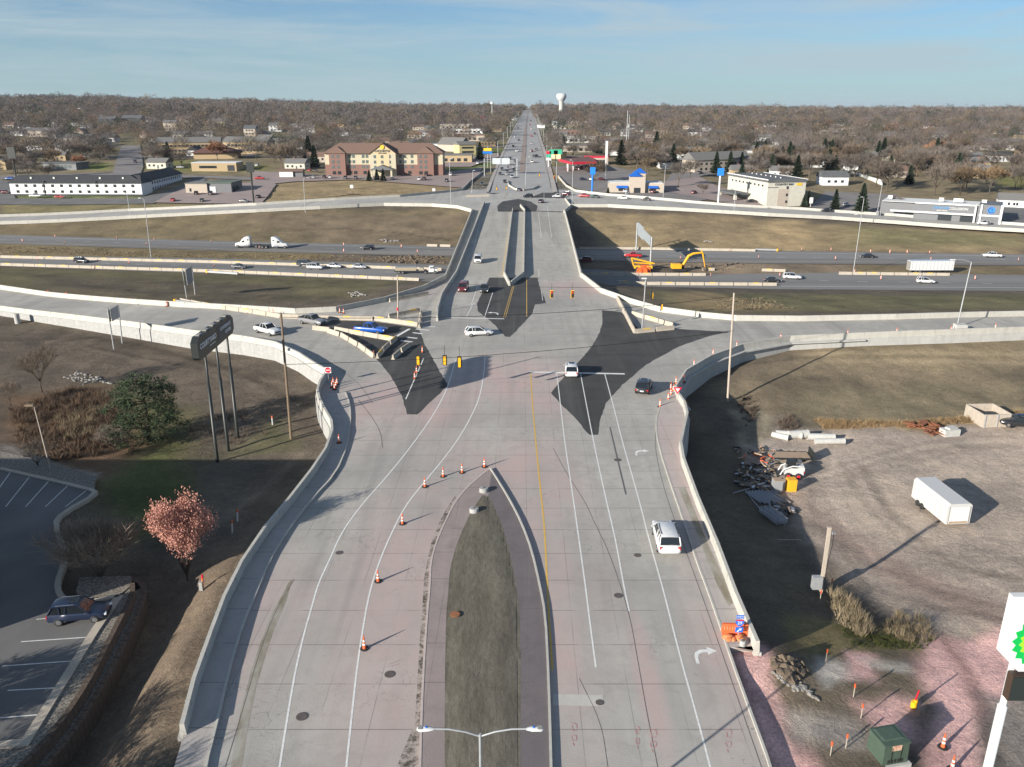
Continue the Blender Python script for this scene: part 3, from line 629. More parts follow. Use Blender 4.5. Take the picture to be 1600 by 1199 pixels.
for nme, px, mt, off in LOTS: drape(nme, gs(px), MAT[mt], off)
for k, y_ in enumerate((600, 690, 790, 900, 1030, 1180, 1350)):
    for sx in (-1, 1): x_ = acx(y_)+sx*16; L_ = y_*.62; drape('street', [(x_, y_-4.5), (x_+sx*L_, y_-4.5+sx*10), (x_+sx*L_, y_+4.5+sx*10), (x_, y_+4.5)] if sx > 0 else [(x_+sx*L_, y_-4.5), (x_, y_-4.5), (x_, y_+4.5), (x_+sx*L_, y_+4.5)], MAT['street_asphalt'], .35, 12)
for k, (x_, y0_, y1_) in enumerate(((-95,600,1350),(-190,600,1350),(-300,690,1350),(-420,790,1350),(115,600,1350),(215,600,1350),(330,690,1350),(450,900,1350))): drape('street', [(x_-4, y0_), (x_+4, y0_), (x_+4+y1_*.02, y1_), (x_-4+y1_*.02, y1_)], MAT['street_asphalt'], .33, 12)
# highway paint
def hline(px, w, mat, dash=None):
    m = MB(); p = resample([W(u, v, HZ) for u, v in px], 3.0)
    for i in range(len(p)-1):
        if dash and (i % 4): continue
        a, b = p[i], p[i+1]; d = (b-a).normalized(); q = Vector((-d.y, d.x, 0))*w/2; z = Vector((0, 0, .009)); m.add([a-q+z, b-q+z, b+q+z, a+q+z], [(0, 1, 2, 3)])
    o = m.build('road_markings', mat, fix=False); o['kind'] = 'structure'
hline([(-170,379),(0,378.5),(350,389),(700,398),(960,404.5),(1200,408.5),(1600,411.5)], .2, MAT['paint_yellow']); hline([(0,369.5),(350,379.5),(700,388.5),(960,393),(1200,395),(1600,400.5)], .2, MAT['paint_white'])
hline([(0,374),(350,384),(700,393),(960,398),(1200,402),(1600,406)], .15, MAT['paint_white'], 1)
hline([(1220,437),(1340,440),(1600,444)], .15, MAT['paint_white'], 1); hline([(1220,447.5),(1600,450)], .2, MAT['paint_white']); hline([(0,407),(350,417),(690,428),(1010,440),(1220,443)], .15, MAT['paint_white'], 1)
# ================================================================ WALLS, BARRIERS, KERBS, ISLAND
BP = [(-.20, 0), (-.15, 1.05), (.15, 1.05), (.20, 0)]
def wall_thing(name, label, cat, path, prof, mat, extra=None, group=None):
    o = path[0].copy(); m = MB(); m.sweep(path, prof); w = m.build(name, mat, origin=o); tag(w, label, cat, group)
    return w
def parapet(label, path, h=1.07, tw=.15, bw=.22, mat='barrier_concrete', step=4, name='parapet_wall', low=None, lmat='wall_concrete'):
    path = rezed(resample(path, step)); o = path[0].copy(); t = thing(name, o, 0, label, 'barrier wall')
    m = MB(); m.sweep(path, [(-bw, -.3), (-bw, .1), (-tw, h), (tw, h), (bw, .1), (bw, -.3)]); m.build('parapet', MAT[mat], t, origin=o, loc=(0, 0, 0))
    # joints between the poured lengths
    j = MB(); 
    for i in range(1, len(path)-1, 2):
        a = path[i]; d = (path[i+1]-path[i-1]); j.box((a.x, a.y, a.z+h/2-.1), (.03, tw*2+.10, h+.22), math.atan2(d.y, d.x))
    if j.v: j.build('joint', pm('joint_dark', (.22, .215, .20)) if 'joint_dark' not in MAT else MAT['joint_dark'], t, origin=o, loc=(0, 0, 0))
    return t
def retain(t, path, lows, off, mat):
    """the wall under the parapet, down to the low ground; off = outward shift"""
    o = Vector(t.location); vs = []; n = len(path)
    for i, p in enumerate(path):
        d = (path[min(i+1, n-1)]-path[max(i-1, 0)]); d.z = 0; d.normalize(); nn = Vector((d.y, -d.x, 0)); z = roadz(p.x, p.y)
        for a, zz in ((off, z-.02), (off+math.copysign(.25, off), z-.02), (off+math.copysign(.25, off), lows[i]-.9), (off, lows[i]-.9)): vs.append(p+nn*a+Vector((0, 0, zz-p.z)))
    fs = [(i*4+k, i*4+(k+1) % 4, (i+1)*4+(k+1) % 4, (i+1)*4+k) for i in range(n-1) for k in range(4)]
    m = MB(); m.add(vs, fs+[(3, 2, 1, 0), (n*4-4, n*4-3, n*4-2, n*4-1)]); m.build('retaining_wall', mat, t, origin=o, loc=(0, 0, 0))
    # coping ledge on top of the retaining wall
s = NT('white_wall'); n = s.noise(1.6, 6, .75); st_ = s.noise(2.5, 5, .65, st=(1, 1, .12))
c = s.mix(s.mr(n, .4, .68), (.34, .34, .335), (.26, .26, .25)); c = s.mix(s.mr(st_, .54, .7, 0, .5), c, (.47, .46, .43)); s.out(c, .9, n, .02)
t1 = parapet('long white concrete barrier wall curving round the left side of the sidewalk and off along the left ramp', WL); retain(t1, WL, [z for z in lowL], -.15, MAT['white_wall'])
t2 = parapet('pale concrete barrier wall above the dirt yard on the right, curving off along the right ramp', WRt); retain(t2, WRt, [z for z in lowR], -.15 if False else .15, MAT['wall_concrete'])
p = rezed(resample(WRt[8:16], 2)); m = MB(); m.sweep([q_+Vector((0, 0, 0)) for q_ in p], [(.42, -.1), (.42, -.35), (.9, -.35), (.9, -.1)]); m.build('ledge', MAT['wall_concrete'], t2, origin=Vector(t2.location), loc=(0, 0, 0))
SWb = SWf; parapet('barrier wall along the far side of the lower left ramp, curving up onto the bridge', SWf[:-1]+wr([(696,436)])); parapet('barrier wall along the far side of the lower right ramp, running off from the bridge', SEf, h=1.1)
parapet('left outer parapet of the bridge', wr([(696,436),(738,330)])); parapet('right outer parapet of the bridge', wr([(908,433),(882,331)]), h=1.1)
parapet('barrier wall between the bridge sidewalk and its left lanes', wr([(683,502),(684,488),(690,466),(703,445),(713,430),(757,318)]), step=5)
parapet('left barrier of the narrow walkway down the middle of the bridge', wr([(796,447),(788,431),(801,329)])); parapet('right barrier of the narrow walkway down the middle of the bridge', wr([(799,446),(818,431),(820,331),(813,323)]))
parapet('low barrier wall along the near edge of the upper left ramp', NWl); parapet('barrier wall along the far edge of the upper left ramp, curving up the avenue', NWu)
parapet('barrier wall along the near edge of the upper right ramp', wr([(883,312)])+NEl[1:]); parapet('barrier wall along the far edge of the upper right ramp', wr([(872,277)])+NEu[1:]); parapet('short stub of barrier wall at the far right corner of the bridge', wr([(881,333),(892,324),(883,312)]))
parapet('curved barrier wall round the near end of the far traffic island', wr([(793,284),(795,291),(805,297),(818,299),(832,297),(842,292)]), h=.9)
# jersey blocks: one model, many copies
pm('reflector_yellow', (.72, .47, .05), None, 1, .6); pm('orange_plastic', (.72, .13, .04), (.6, .10, .03), 2, .55); pm('rubber', (.02, .02, .021), None, 1, .8); pm('cone_white', (.75, .75, .74), None, 1, .5)
def jersey(yel, L_=3.75, mat='old_barrier'):
    m = MB(); pr = [(-.3, 0), (-.3, .08), (-.16, .33), (-.1, .82), (.1, .82), (.16, .33), (.3, .08), (.3, 0)]
    m.sweep([Vector((-L_/2, 0, 0)), Vector((L_/2, 0, 0))], pr); o = m.build('barrier_block', MAT[mat]); s2 = MB()
    if yel: s2.box((.2, -.112, .66), (1.5, .03, .22)); s2.box((.2, 0, .832), (1.5, .16, .02)); s2.build('reflector', MAT['reflector_yellow'], o)
    return o
JP, JY = jersey(False), jersey(True)
def jrow(path, what, yel=(1, 0, 0), L_=3.85, zf=None):
    tot = sum((b-a).length for a, b in zip(path, path[1:])); n = max(1, round(tot/L_)); pts = []
    for k in range(n):
        d = (k+.5)*tot/n
        for a, b in zip(path, path[1:]):
            l = (b-a).length
            if d <= l: break
            d -= l
        pts.append((a.lerp(b, min(1, d/l)), math.atan2(b.y-a.y, b.x-a.x)))
    for k, (p, r) in enumerate(pts):
        y = yel[k % len(yel)]; lb = 'concrete block '+what
        lb = lb.replace('at the foot of the far slope', 'under the far slope').replace('standing alone on the dark asphalt left of the signals', 'on the dark asphalt by the signals').replace('in the median ahead of the white estate car', 'in the median by the white suv')
        lb = (nth(k+1)+' '+lb+(' with yellow patch' if y and len(what.split()) < 8 else '')) if n > 1 else lb
        z = zf if zf is not None else roadz(p.x, p.y)
        place(JY if y else JP, (p.x, p.y, z), r, lb, 'barrier', 'barrier blocks '+what)
jrow(hw([(-30,402),(0,403),(330,411),(455,415),(690,423)]), 'from the left in the upper barrier row of the left highway', (0, 1, 0, 1, 0), zf=HZ)
jrow(hw([(-30,413.5),(0,415),(350,426),(655,439)]), 'from the left in the lower barrier row of the left highway', (1, 0, 1, 0, 0), zf=HZ)
jrow(hw([(914,430.5),(1103,431)]), 'from the left in the row below the orange tanks', (0, 1, 0), zf=HZ); jrow(hw([(965,443),(1009,445),(1214,446.5)]), 'from the left in the lower barrier row of the right highway', (1, 0, 0), zf=HZ)
jrow(hw([(1310,429),(1484,431)]), 'from the left beside the white box trailer', (0, 1, 1, 0), zf=HZ); jrow(hw([(665,385),(706,386)]), 'from the left at the foot of the far slope left of the bridge', (0,), zf=HZ)
jrow(hw([(905,389.5),(998,390),(1180,393)]), 'from the left at the foot of the far slope right of the bridge', (0, 0, 0, 0), zf=HZ); jrow(hw([(1096,423),(1117,423)]), 'next to the digger', (1,), zf=HZ); jrow(hw([(1192,424),(1225,425)]), 'from the left in the median ahead of the white estate car', (1, 0), zf=HZ)
jrow(wr([(282,472),(340,482),(440,497),(527,500)]), 'from the left between the two lanes of the lower left ramp', (0, 0, 1, 0, 0, 1, 0)); jrow(wr([(527,500),(590,501),(652,510)]), 'from the left behind the blue pickup', (1, 0, 1, 0)); jrow(wr([(488,515),(505,517),(535,527),(565,545),(585,560)]), 'from the left forming the outer side of the left triangle island', (0,))
jrow(wr([(524,517),(615,533)]), 'from the left forming the inner side of the left triangle island', (0, 1)); jrow(wr([(589,561),(602,546),(620,530)]), 'from the left closing the end of the left triangle island', (1, 0)); jrow(wr([(613,563),(628,550),(641,541)]), 'from the left standing alone on the dark asphalt left of the signals', (0,))
jrow(wr([(964,466),(992,521)]), 'from the left on the left side of the right triangle island', (0,)); jrow(wr([(993,521),(1054,515)]), 'from the left on the near side of the right triangle island', (1, 0, 1)); jrow(wr([(987,492),(1052,511)]), 'from the left on the far side of the right triangle island', (0, 1, 0))
jrow(wr([(610,472),(668,461)]), 'from the left waiting on the ramp beside the light pole', (0,)); jrow(wr([(607,497),(656,487)]), 'from the left stacked beside the gravel wedge', (0, 1)); jrow(wr([(655,514),(658,488)]), 'across the end of the bridge sidewalk', (0,)); jrow(wr([(728,308),(764,307)]), 'from the left at the mouth of the upper left ramp', (0,))
# sidewalks (raised), kerbs
def kerbed(name, outer, inner, h, mat):
    """raised walk between the wall line and the kerb line"""
    pts = outer+inner[::-1]; m = MB(); vs = [Vector((p.x, p.y, roadz(p.x, p.y)+h)) for p in pts]; m.add(vs, [tuple(t) for t in tessellate_polygon([[Vector((p.x, p.y, 0)) for p in pts]])]); o = m.build(name, mat, fix=False)
    bm = bmesh.new(); bm.from_mesh(o.data)
    for f in bm.faces:
        f.normal_update()
        if f.normal.z < 0: f.normal_flip()
    bm.to_mesh(o.data); bm.free(); o['kind'] = 'structure'; return o
def kerb(path, h=.16, w=.17, mat='barrier_concrete'):
    path = [Vector((p.x, p.y, roadz(p.x, p.y))) for p in resample(smooth_path(path, 1), 3)]; m = MB(); m.sweep(path, [(-w/2, -.7), (-w/2, h+.012), (w/2, h+.012), (w/2, -.7)]); o = m.build('kerb', MAT[mat]); o['kind'] = 'structure'; return o
LC = wr([(300,1330),(322,1199),(337,1142),(350,1085),(365,1025),(382,972),(400,930),(420,880),(450,830),(487,782),(525,742),(542,700),(547,670),(548,650),(546,630),(540,615)])
kerbed('sidewalk', wr([(235,1330)])+WL[:14]+wr([(540,614)]), LC, .15, MAT['walk_concrete']); kerb(LC, .22)
RC = wr([(1240,1330),(1204,1199),(1178,1129),(1143,1032),(1128,986),(1104,918),(1090,882),(1068,815),(1047,754),(1032,707),(1026,680),(1025,660),(1031,637)])
kerbed('sidewalk', wr([(1185,1011)])+WRt[:11], wr([(1136,1012)])+RC[4:]+wr([(1052,612)]), .15, MAT['walk_concrete']); kerb(RC)
slab('sidewalk', wr([(1137,1014),(1189,1012),(1184,1001),(1134,1003)]), .153, -1.5, MAT['walk_concrete'])
IL = [(656,1290),(656,1197),(661,1060),(667,967),(672,915),(673,880),(682,848),(696,816),(711,786),(731,762),(756,741),(766,734)]; IR = [(766,734),(780,756),(799,788),(816,822),(831,863),(843,915),(852,962),(857,1060),(861,1197),(863,1290)]
isl = smooth_path(wr(IL), 1)+smooth_path(wr(IR), 1)[1:]
concrete_mat('island_concrete', base=(.32, .265, .25), dark=(.27, .225, .215), tracks=False); pm('kerb_pink', (.50, .42, .38), (.40, .34, .32), 3, .9)
sheet('median', isl, MAT['island_concrete'], .15); kerb(wr(IL), mat='kerb_pink'); kerb(wr(IR), .25, mat='barrier_concrete')
concrete_mat('island_dark', base=(.17, .148, .15), dark=(.14, .125, .128), tracks=False)
sheet('median', smooth_path(wr([(763,777),(774,797),(787,831),(799,876),(807,920),(812,962),(814,1050),(813,1197),(813,1290)]), 1)+smooth_path(wr([(862,1290),(860,1197),(856,1060),(851,962),(842,915),(830,863),(815,822),(798,788),(780,758),(768,738)]), 1), MAT['island_dark'], .154)
bed = smooth_path(wr([(695,1290),(695,1197),(695,1075),(697,962),(701,920),(703,891),(712,857),(727,820),(741,794),(754,776)]), 1)+smooth_path(wr([(763,777),(774,797),(787,831),(799,876),(807,920),(812,962),(814,1050),(813,1197),(813,1290)]), 1)
s = NT('bed_soil'); n = s.noise(.7, 6, .75, st=(1, .22, 1)); n2 = s.noise(3.2, 6, .8, st=(1, .3, 1)); c = s.mix(s.mr(n, .36, .64), (.120, .108, .085), (.185, .168, .135)); c = s.mix(s.mr(n2, .4, .7, 0, .55), c, (.055, .05, .04)); s.out(c, .98, n2, .05, .1)
m = MB(); xs_ = [p.x for p in bed]; ys_ = [p.y for p in bed]; gxx = np.arange(min(xs_), max(xs_)+.3, .3); gyy = np.arange(min(ys_)-1, max(ys_)+.3, .4)
BX, BY = np.meshgrid(gxx, gyy); bd = near_line([(p.x, p.y, 0) for p in bed+[bed[0]]], BX, BY)[0]; ins = inside(bed, BX, BY); BZ = .158+np.where(ins, np.minimum(bd, 1.2)*.05+ (vnoise(BX, BY*.35, 1.1, 3)+.5)*.07*np.minimum(bd, 1), -.05)
ix = np.arange(BX.size).reshape(BX.shape); keep = ins[:-1, :-1] & ins[1:, 1:] & ins[:-1, 1:] & ins[1:, :-1]; Q = np.stack([ix[:-1, :-1], ix[:-1, 1:], ix[1:, 1:], ix[1:, :-1]], -1)[keep]
so = np_mesh('soil_bed', np.stack([BX, BY, BZ], -1).reshape(-1, 3), Q, [MAT['bed_soil']]); so['kind'] = 'structure'
sheet('soil_edge', bed, MAT['bed_soil'], .156)
# road dust along the left edge of the island, drawn as a broken dirty strip
s = NT('gutter_dirt'); n = s.noise(1.4, 6, .8); c = s.mix(s.mr(n, .42, .55), (.075, .065, .052), (.36, .31, .285)); s.out(c, .95)
sheet('gutter', wr([(645,1199),(650,1100),(656,1000),(660,950),(663,900),(674,848),(690,808),(712,773),(716,777),(696,812),(681,848),(672,880),(671,915),(666,967),(660,1060),(655,1199)]), MAT['gutter_dirt'], .006)
sheet('gutter', wr([(640,1150),(655,1120),(654,1215),(615,1215),(625,1185)]), MAT['gutter_dirt'], .008)
s = NT('mud_streak'); n = s.noise(.8, 5, .7, st=(1, .3, 1)); c = s.mix(s.mr(n, .4, .62), (.20, .175, .13), (.31, .295, .26)); s.out(c, .95)
sheet('mud', wr([(352,1250),(362,1190),(376,1110),(392,1050),(405,1010),(425,960),(450,912),(457,905),(447,940),(428,985),(413,1030),(400,1075),(385,1150),(370,1250)]), MAT['mud_streak'], .005)
sheet('mud', wr([(1060,765),(1070,762),(1085,800),(1105,850),(1130,905),(1145,945),(1138,950),(1120,915),(1090,840)]), MAT['mud_streak'], .16)
# parking lot: kerb, gravel, block wall, bays
pk = Wp([(0,733),(140,765),(152,772),(97,803),(85,820),(100,858),(101,880),(89,913),(93,931),(105,940),(140,942),(187,932)], PARK_Z)
m = MB(); m.sweep(smooth_path(pk, 1), [(-.25, -.3), (-.25, .15), (.25, .15), (.25, -.3)]); m.sweep(Wp([(187,932),(150,985),(40,1162),(-60,1172)], PARK_Z), [(-.35, -.3), (-.35, .15), (.35, .15), (.35, -.3)]); o = m.build('kerb', MAT['old_barrier']); o['kind'] = 'structure'
m = MB()
for a, b in [((0,772),(40,752)), ((0,762),(13,737)), ((-10,790),(66,758)), ((28,790),(95,763)), ((80,770),(125,768)), ((28,790),(95,766)), ((57,968),(80,966)), ((33,1003),(136,996)), ((4,1041),(113,1033)), ((12,1079),(87,1075)), ((0,1122),(60,1117))][6:]:
    p, q_ = W(*a, PARK_Z), W(*b, PARK_Z); d = (q_-p).normalized(); n_ = Vector((-d.y, d.x, 0))*.05; z = Vector((0, 0, .006)); m.add([p-n_+z, q_-n_+z, q_+n_+z, p+n_+z], [(0, 1, 2, 3)])
for k in range(5):
    p, q_ = W(-22+31*k, 792-3*k*0, PARK_Z), W(17+30*k, 737+7*k, PARK_Z); d = (q_-p).normalized(); n_ = Vector((-d.y, d.x, 0))*.05; z = Vector((0, 0, .006)); m.add([p-n_+z, q_-n_+z, q_+n_+z, p+n_+z], [(0, 1, 2, 3)])
o = m.build('road_markings', MAT['paint_white']); o['kind'] = 'structure'
s = NT('block_wall'); nn_ = s.noise(2.5, 4, .7); cc0 = s.mix(s.mr(nn_, .35, .65), (.16, .118, .09), (.10, .076, .06)); cc0 = s.mix(s.ma('MULTIPLY', s.line(s.z, .2, .03), .8), cc0, (.03, .025, .02)); cc0 = s.mix(s.ma('MULTIPLY', s.line(s.ma('ADD', s.x, s.ma('MULTIPLY', s.y, .8)), .45, .03), .6), cc0, (.03, .025, .02)); br = s.n('ShaderNodeTexBrick'); br.inputs['Scale'].default_value = 2.2; br.inputs['Color1'].default_value = (.16, .115, .085, 1); br.inputs['Color2'].default_value = (.11, .082, .062, 1); br.inputs['Mortar'].default_value = (.03, .025, .02, 1); br.inputs['Mortar Size'].default_value = .04
mp2 = s.n('ShaderNodeMapping'); mp2.inputs['Rotation'].default_value = (R(90), 0, R(60)); s.l(s.pos, mp2.inputs[0]); s.l(mp2.outputs[0], br.inputs['Vector']); s.out(cc0, .95)
pm('gravel', (.25, .225, .19), (.10, .09, .075), 5, .95, bump=.05, bscale=9, fac=(.42, .58))
w1 = Wp([(207,914),(208,930),(180,985),(140,1065),(90,1140),(35,1199),(-20,1260)], PARK_Z); w2 = Wp([(205,905),(224,915),(226,935),(205,985),(165,1065),(112,1150),(70,1199),(20,1265)], -2.0)
for wp, top, bot, lb in ((w1, PARK_Z+.12, -2.4, 'upper tier of the brown block retaining wall beside the parking lot'), (w2, -1.95, -3.8, 'lower tier of the brown block retaining wall beside the parking lot')):
    wp = resample(smooth_path(wp, 1), 1.2); t = thing('block_wall', (wp[0].x, wp[0].y, bot), 0, lb, 'retaining wall'); o_ = Vector((wp[0].x, wp[0].y, bot)); m = MB(); m.sweep([Vector((p.x, p.y, bot)) for p in wp], [(-.15, 0), (-.15, top-bot), (.15, top-bot), (.15, 0)]); m.build('wall', MAT['block_wall'], t, origin=o_, loc=(0, 0, 0))
    m = MB()
    for a, b in zip(wp, wp[1:]):
        c_ = (a+b)/2; m.box((c_.x, c_.y, top+.05), ((b-a).length*.93, .42, .1), math.atan2(b.y-a.y, b.x-a.x))
    m.build('coping', MAT['old_barrier'] if False else MAT['block_wall'], t, origin=o_, loc=(0, 0, 0))
flat('gravel_bed', Wp([(187,934),(206,916),(207,930),(180,985),(140,1065),(90,1140),(35,1199),(-20,1260),(-80,1260),(-60,1175),(40,1166),(152,987)], PARK_Z+.03), PARK_Z+.03, MAT['gravel'])
flat('gravel_bed', w1+w2[1:][::-1], -1.99, MAT['gravel'])
flat('gravel_bed', Wp([(0,705),(60,718),(150,745),(148,764),(0,731)], PARK_Z+.02), PARK_Z+.02, MAT['gravel']); flat('gravel_bed', Wp([(125,902),(205,900),(206,914),(187,930),(128,936),(118,925)], PARK_Z+.05), PARK_Z+.05, MAT['gravel'])
pm('walk_far', (.50, .49, .47))
# manholes
pm('iron', (.10, .085, .08), (.16, .13, .12), 6, .7, .4); pm('rust_iron', (.30, .12, .05), (.22, .09, .04), 5, .8)
for u, v, r, mt, z, lb in ((530,864,.36,'iron',.006,'round manhole cover on the left lanes beside a cone'), (472,1120,.42,'iron',.006,'wide manhole cover at the bottom left of the road'), (966,931,.38,'iron',.006,'dark manhole cover in the middle right lane'), (996,868,.34,'iron',.006,'manhole cover just left of the white car'), (965,719,.45,'iron',.006,'manhole cover beside the long black skid line'), (609,1054,.4,'iron',.006,'faint manhole cover near the bottom of the left lanes'), (711,966,.42,'rust_iron',.36,'rusty orange cap in the island soil'), (937,1098,.3,'iron',.006,'small cover at the end of the pale concrete patch')):
    p = WRd(u, v); m = MB(); m.cyl((0, 0, 0), r, .02, 20); m.cyl((0, 0, .02), r*.82, .006, 20); tag(m.build('manhole_cover', MAT[mt], loc=(p.x, p.y, p.z+z)), lb, 'manhole')
for (u, v), lb in (((756,770),'white round concrete base at the tip of the island'), ((741,802),'white round concrete base sunk in the island soil'), ((1160,1011),'white pipe cap in the pink gravel by the wall end')):
    p = WRd(u, v); r = .5 if u < 1000 else .25; m = MB(); m.tube([(0, 0, 0), (0, 0, .35), (0, 0, .45)], [r, r*.97, r*.88], 22); o = m.build('footing', MAT['white_wall'], loc=(p.x, p.y, .14)); tag(o, lb, 'concrete base')
    for k in range(4): q_ = MB(); q_.cyl((.25*r*math.cos(k*1.57), .25*r*math.sin(k*1.57), .44), .04, .14, 6); q_.build('bolt', MAT['iron'], o)
flat('patch', wr([(864,1085),(942,1086),(943,1104),(864,1102)]), .006, pm('patch_concrete', (.46, .44, .40), (.40, .38, .35), 1)); stripes('skid_mark', pm('skid', (.10, .10, .10)), [([(953,668),(978,773)], .16)], .016)
m = MB()
for a, b in (((864,1084),(942,1085)), ((864,1104),(943,1104)), ((1094,560),(1094,560.5))):
    pass
stripes('joint_line', pm('joint_paint', (.09, .085, .08)), [([(864,700),(885,740),(915,785),(930,820),(950,858),(983,955),(998,1040),(1010,1110),(1028,1200)], .05), ([(905,1060),(940,1130),(950,1200)], .04), ([(1025,670),(1023,700),(1036,760),(1060,830),(1095,925),(1135,1040),(1190,1199)], .05), ([(460,905),(430,955),(405,1020),(382,1100),(352,1199)], .05), ([(560,625),(580,650),(595,675),(598,700)], .07), ([(507,560),(535,580),(562,600),(582,630)], .06)], .007)
# ================================================================ VEHICLES
pm('glass', (.012, .015, .018), None, 1, .06, 0, spec=.8); pm('chrome', (.55, .56, .58), None, 1, .25, .9); pm('black_plastic', (.02, .02, .022), None, 1, .5)
pm('head_lamp', (.75, .77, .8), None, 1, .12); pm('tail_lamp', (.35, .01, .01), None, 1, .25); pm('grey_trim', (.25, .24, .22), None, 1, .5)
PAINT = {}
def paint(n):
    c = dict(white=(.60, .605, .61), black=(.016, .017, .020), grey=(.20, .20, .21), silver=(.42, .43, .45), blue=(.010, .09, .42), navy=(.010, .018, .045), red=(.42, .015, .018), maroon=(.13, .014, .02), green=(.02, .05, .045), charcoal=(.055, .062, .075), tan=(.35, .3, .22), yellow=(.72, .42, .03), orange=(.7, .12, .03), cream=(.62, .58, .48))[n]
    if n not in PAINT: PAINT[n] = pm('paint_'+n+'_car', c, tuple(x*.88 for x in c), 2.5, .32, .0, coat=.6, spec=.5)
    return PAINT[n]
# side shape: (L, W, floor, hood z, belt z, roof z, windscreen base x, roof front x, roof rear x, rear glass base x, rear deck z)
SH = {'suv': (4.75, 1.92, .30, 1.02, 1.08, 1.74, 1.00, .25, -1.85, -2.22, 1.06), 'big_suv': (5.15, 2.02, .34, 1.12, 1.18, 1.88, 1.15, .5, -2.1, -2.42, 1.18), 'wagon': (4.85, 1.88, .26, .92, .98, 1.58, 1.05, .2, -1.75, -2.25, .98),
 'sedan': (4.75, 1.84, .24, .86, .94, 1.46, .95, .1, -1.0, -1.72, 1.0), 'van': (5.15, 1.98, .28, 1.05, 1.10, 1.80, 1.70, .75, -2.25, -2.48, 1.10), 'pickup': (5.75, 1.98, .38, 1.14, 1.20, 1.88, 1.15, .45, -.75, -.95, 1.18), 'cargo_van': (5.6, 2.05, .3, 1.1, 1.3, 2.3, 2.2, 1.6, -2.7, -2.78, 1.3)}
def section(w, zb, zt, r=.16):
    return [(-w*.80, zb), (-w*.97, zb+.12), (-w, zb+(zt-zb)*.45), (-w*.985, zt-r*.9), (-w*.90, zt-.01), (-w*.45, zt+.025), (0, zt+.035), (w*.45, zt+.025), (w*.90, zt-.01), (w*.985, zt-r*.9), (w, zb+(zt-zb)*.45), (w*.97, zb+.12), (w*.80, zb)]
def make_car(kind, colr, name):
    L_, Wd, fl, hz, bz, rz_, wx, rf, rr, gb, dz = SH[kind]; h = L_/2; w = Wd/2; r = thing(name, (0, 0, 0)); P_ = paint(colr)
    st = [(-h, .86, fl+.16, dz-.28), (-h+.07, .93, fl+.04, dz-.1), (-h+.35, .985, fl, dz), (gb, 1, fl, bz), ((gb+wx)/2, 1, fl, bz), (wx, 1, fl, bz-.02), (wx+.25, .99, fl, hz+.03), (h-.55, .97, fl, hz-.06), (h-.16, .9, fl+.02, hz-.17), (h, .78, fl+.12, hz-.36)]
    m = MB(); vs = []; n = 13
    for x, k, zb, zt in st: vs += [(x, y, z) for y, z in section(w*k, zb, zt)]
    fs = [(i*n+j, i*n+(j+1) % n, (i+1)*n+(j+1) % n, (i+1)*n+j) for i in range(len(st)-1) for j in range(n)]+[tuple(range(n-1, -1, -1)), tuple(range(len(vs)-n, len(vs)))]
    m.add(vs, fs, 0, True)
    # roof and pillars over the glass
    a, b = w*.92, w*.80; g = [(wx, a, bz-.02), (rf, b, rz_-.07), (rr, b*.99, rz_-.07), (gb, a*.97, bz-.01)]
    def frus(k, dz_): return [(x*1.0+(0), s_*(y*k), z+dz_) for s_ in (-1, 1) for x, y, z in g]
    gm = MB(); v = frus(1, 0); gm.add(v, [(0, 1, 2, 3), (7, 6, 5, 4), (0, 4, 5, 1), (1, 5, 6, 2), (2, 6, 7, 3)])
    rm = [(rf+.06, b+.02, rz_-.075), (rf-.15, b-.03, rz_-.01), ((rf+rr)/2, b-.02, rz_+.015), (rr+.12, b-.03, rz_-.01), (rr-.08, b+.02, rz_-.075)]; vs = []
    for x, y, z in rm: vs += [(x, -y, z-.03), (x, -y*.86, z+.025), (x, 0, z+.045), (x, y*.86, z+.025), (x, y, z-.03)]
    m.add(vs, [(i*5+j, i*5+j+1, (i+1)*5+j+1, (i+1)*5+j) for i in range(4) for j in range(4)], 0, True)
    for s_ in (-1, 1):
        m.tube([(wx, s_*a, bz), (rf, s_*(b+.01), rz_-.06)], .045, 5); m.tube([(gb, s_*a*.98, bz), (rr, s_*(b+.01), rz_-.06)], .07 if kind != 'sedan' else .06, 5)
        mid = (rf+rr)/2+.05; m.tube([(mid, s_*(a+.01), bz), (mid, s_*(b+.02), rz_-.06)], .04, 5)
        if kind in ('suv', 'big_suv', 'wagon', 'van'): m.tube([(rr+.62, s_*(a+.01), bz), (rr+.55, s_*(b+.02), rz_-.06)], .06, 5)
        m.tube([(wx-.15, s_*(w+.02), bz+.02), (wx-.18, s_*(w+.16), bz+.06)], [.05, .09], 6)
    if kind == 'cargo_van':
        m.box(((rr+rf)/2-.4, 0, (bz+rz_)/2), (abs(rf-rr)-1.2, w*1.72, rz_-bz-.04), 0, 0, 1, .86)
    m.build('body', P_, r); gm.build('windows', MAT['glass'], r)
    if kind == 'pickup':
        q_ = MB(); q_.box((-1.95, 0, bz+.035), (1.62, w*1.66, .03)); q_.build('bed', MAT['black_plastic'], r)
    if kind in ('suv', 'big_suv', 'wagon'):
        for s_ in (-1, 1): q_ = MB(); q_.tube([(rf-.3, s_*(b-.08), rz_+.06), (rr+.3, s_*(b-.08), rz_+.06)], .025, 5); q_.build('roof_rail', MAT['black_plastic' if kind == 'big_suv' else 'chrome'], r)
    if kind == 'suv':
        q_ = MB(); q_.box(((rf+rr)/2+.55, 0, rz_+.062), (.8, b*1.0, .02)); q_.build('sunroof', MAT['glass'], r)
    wr_ = .36 if kind in ('suv', 'pickup', 'big_suv', 'cargo_van') else .33; wb = L_*.30
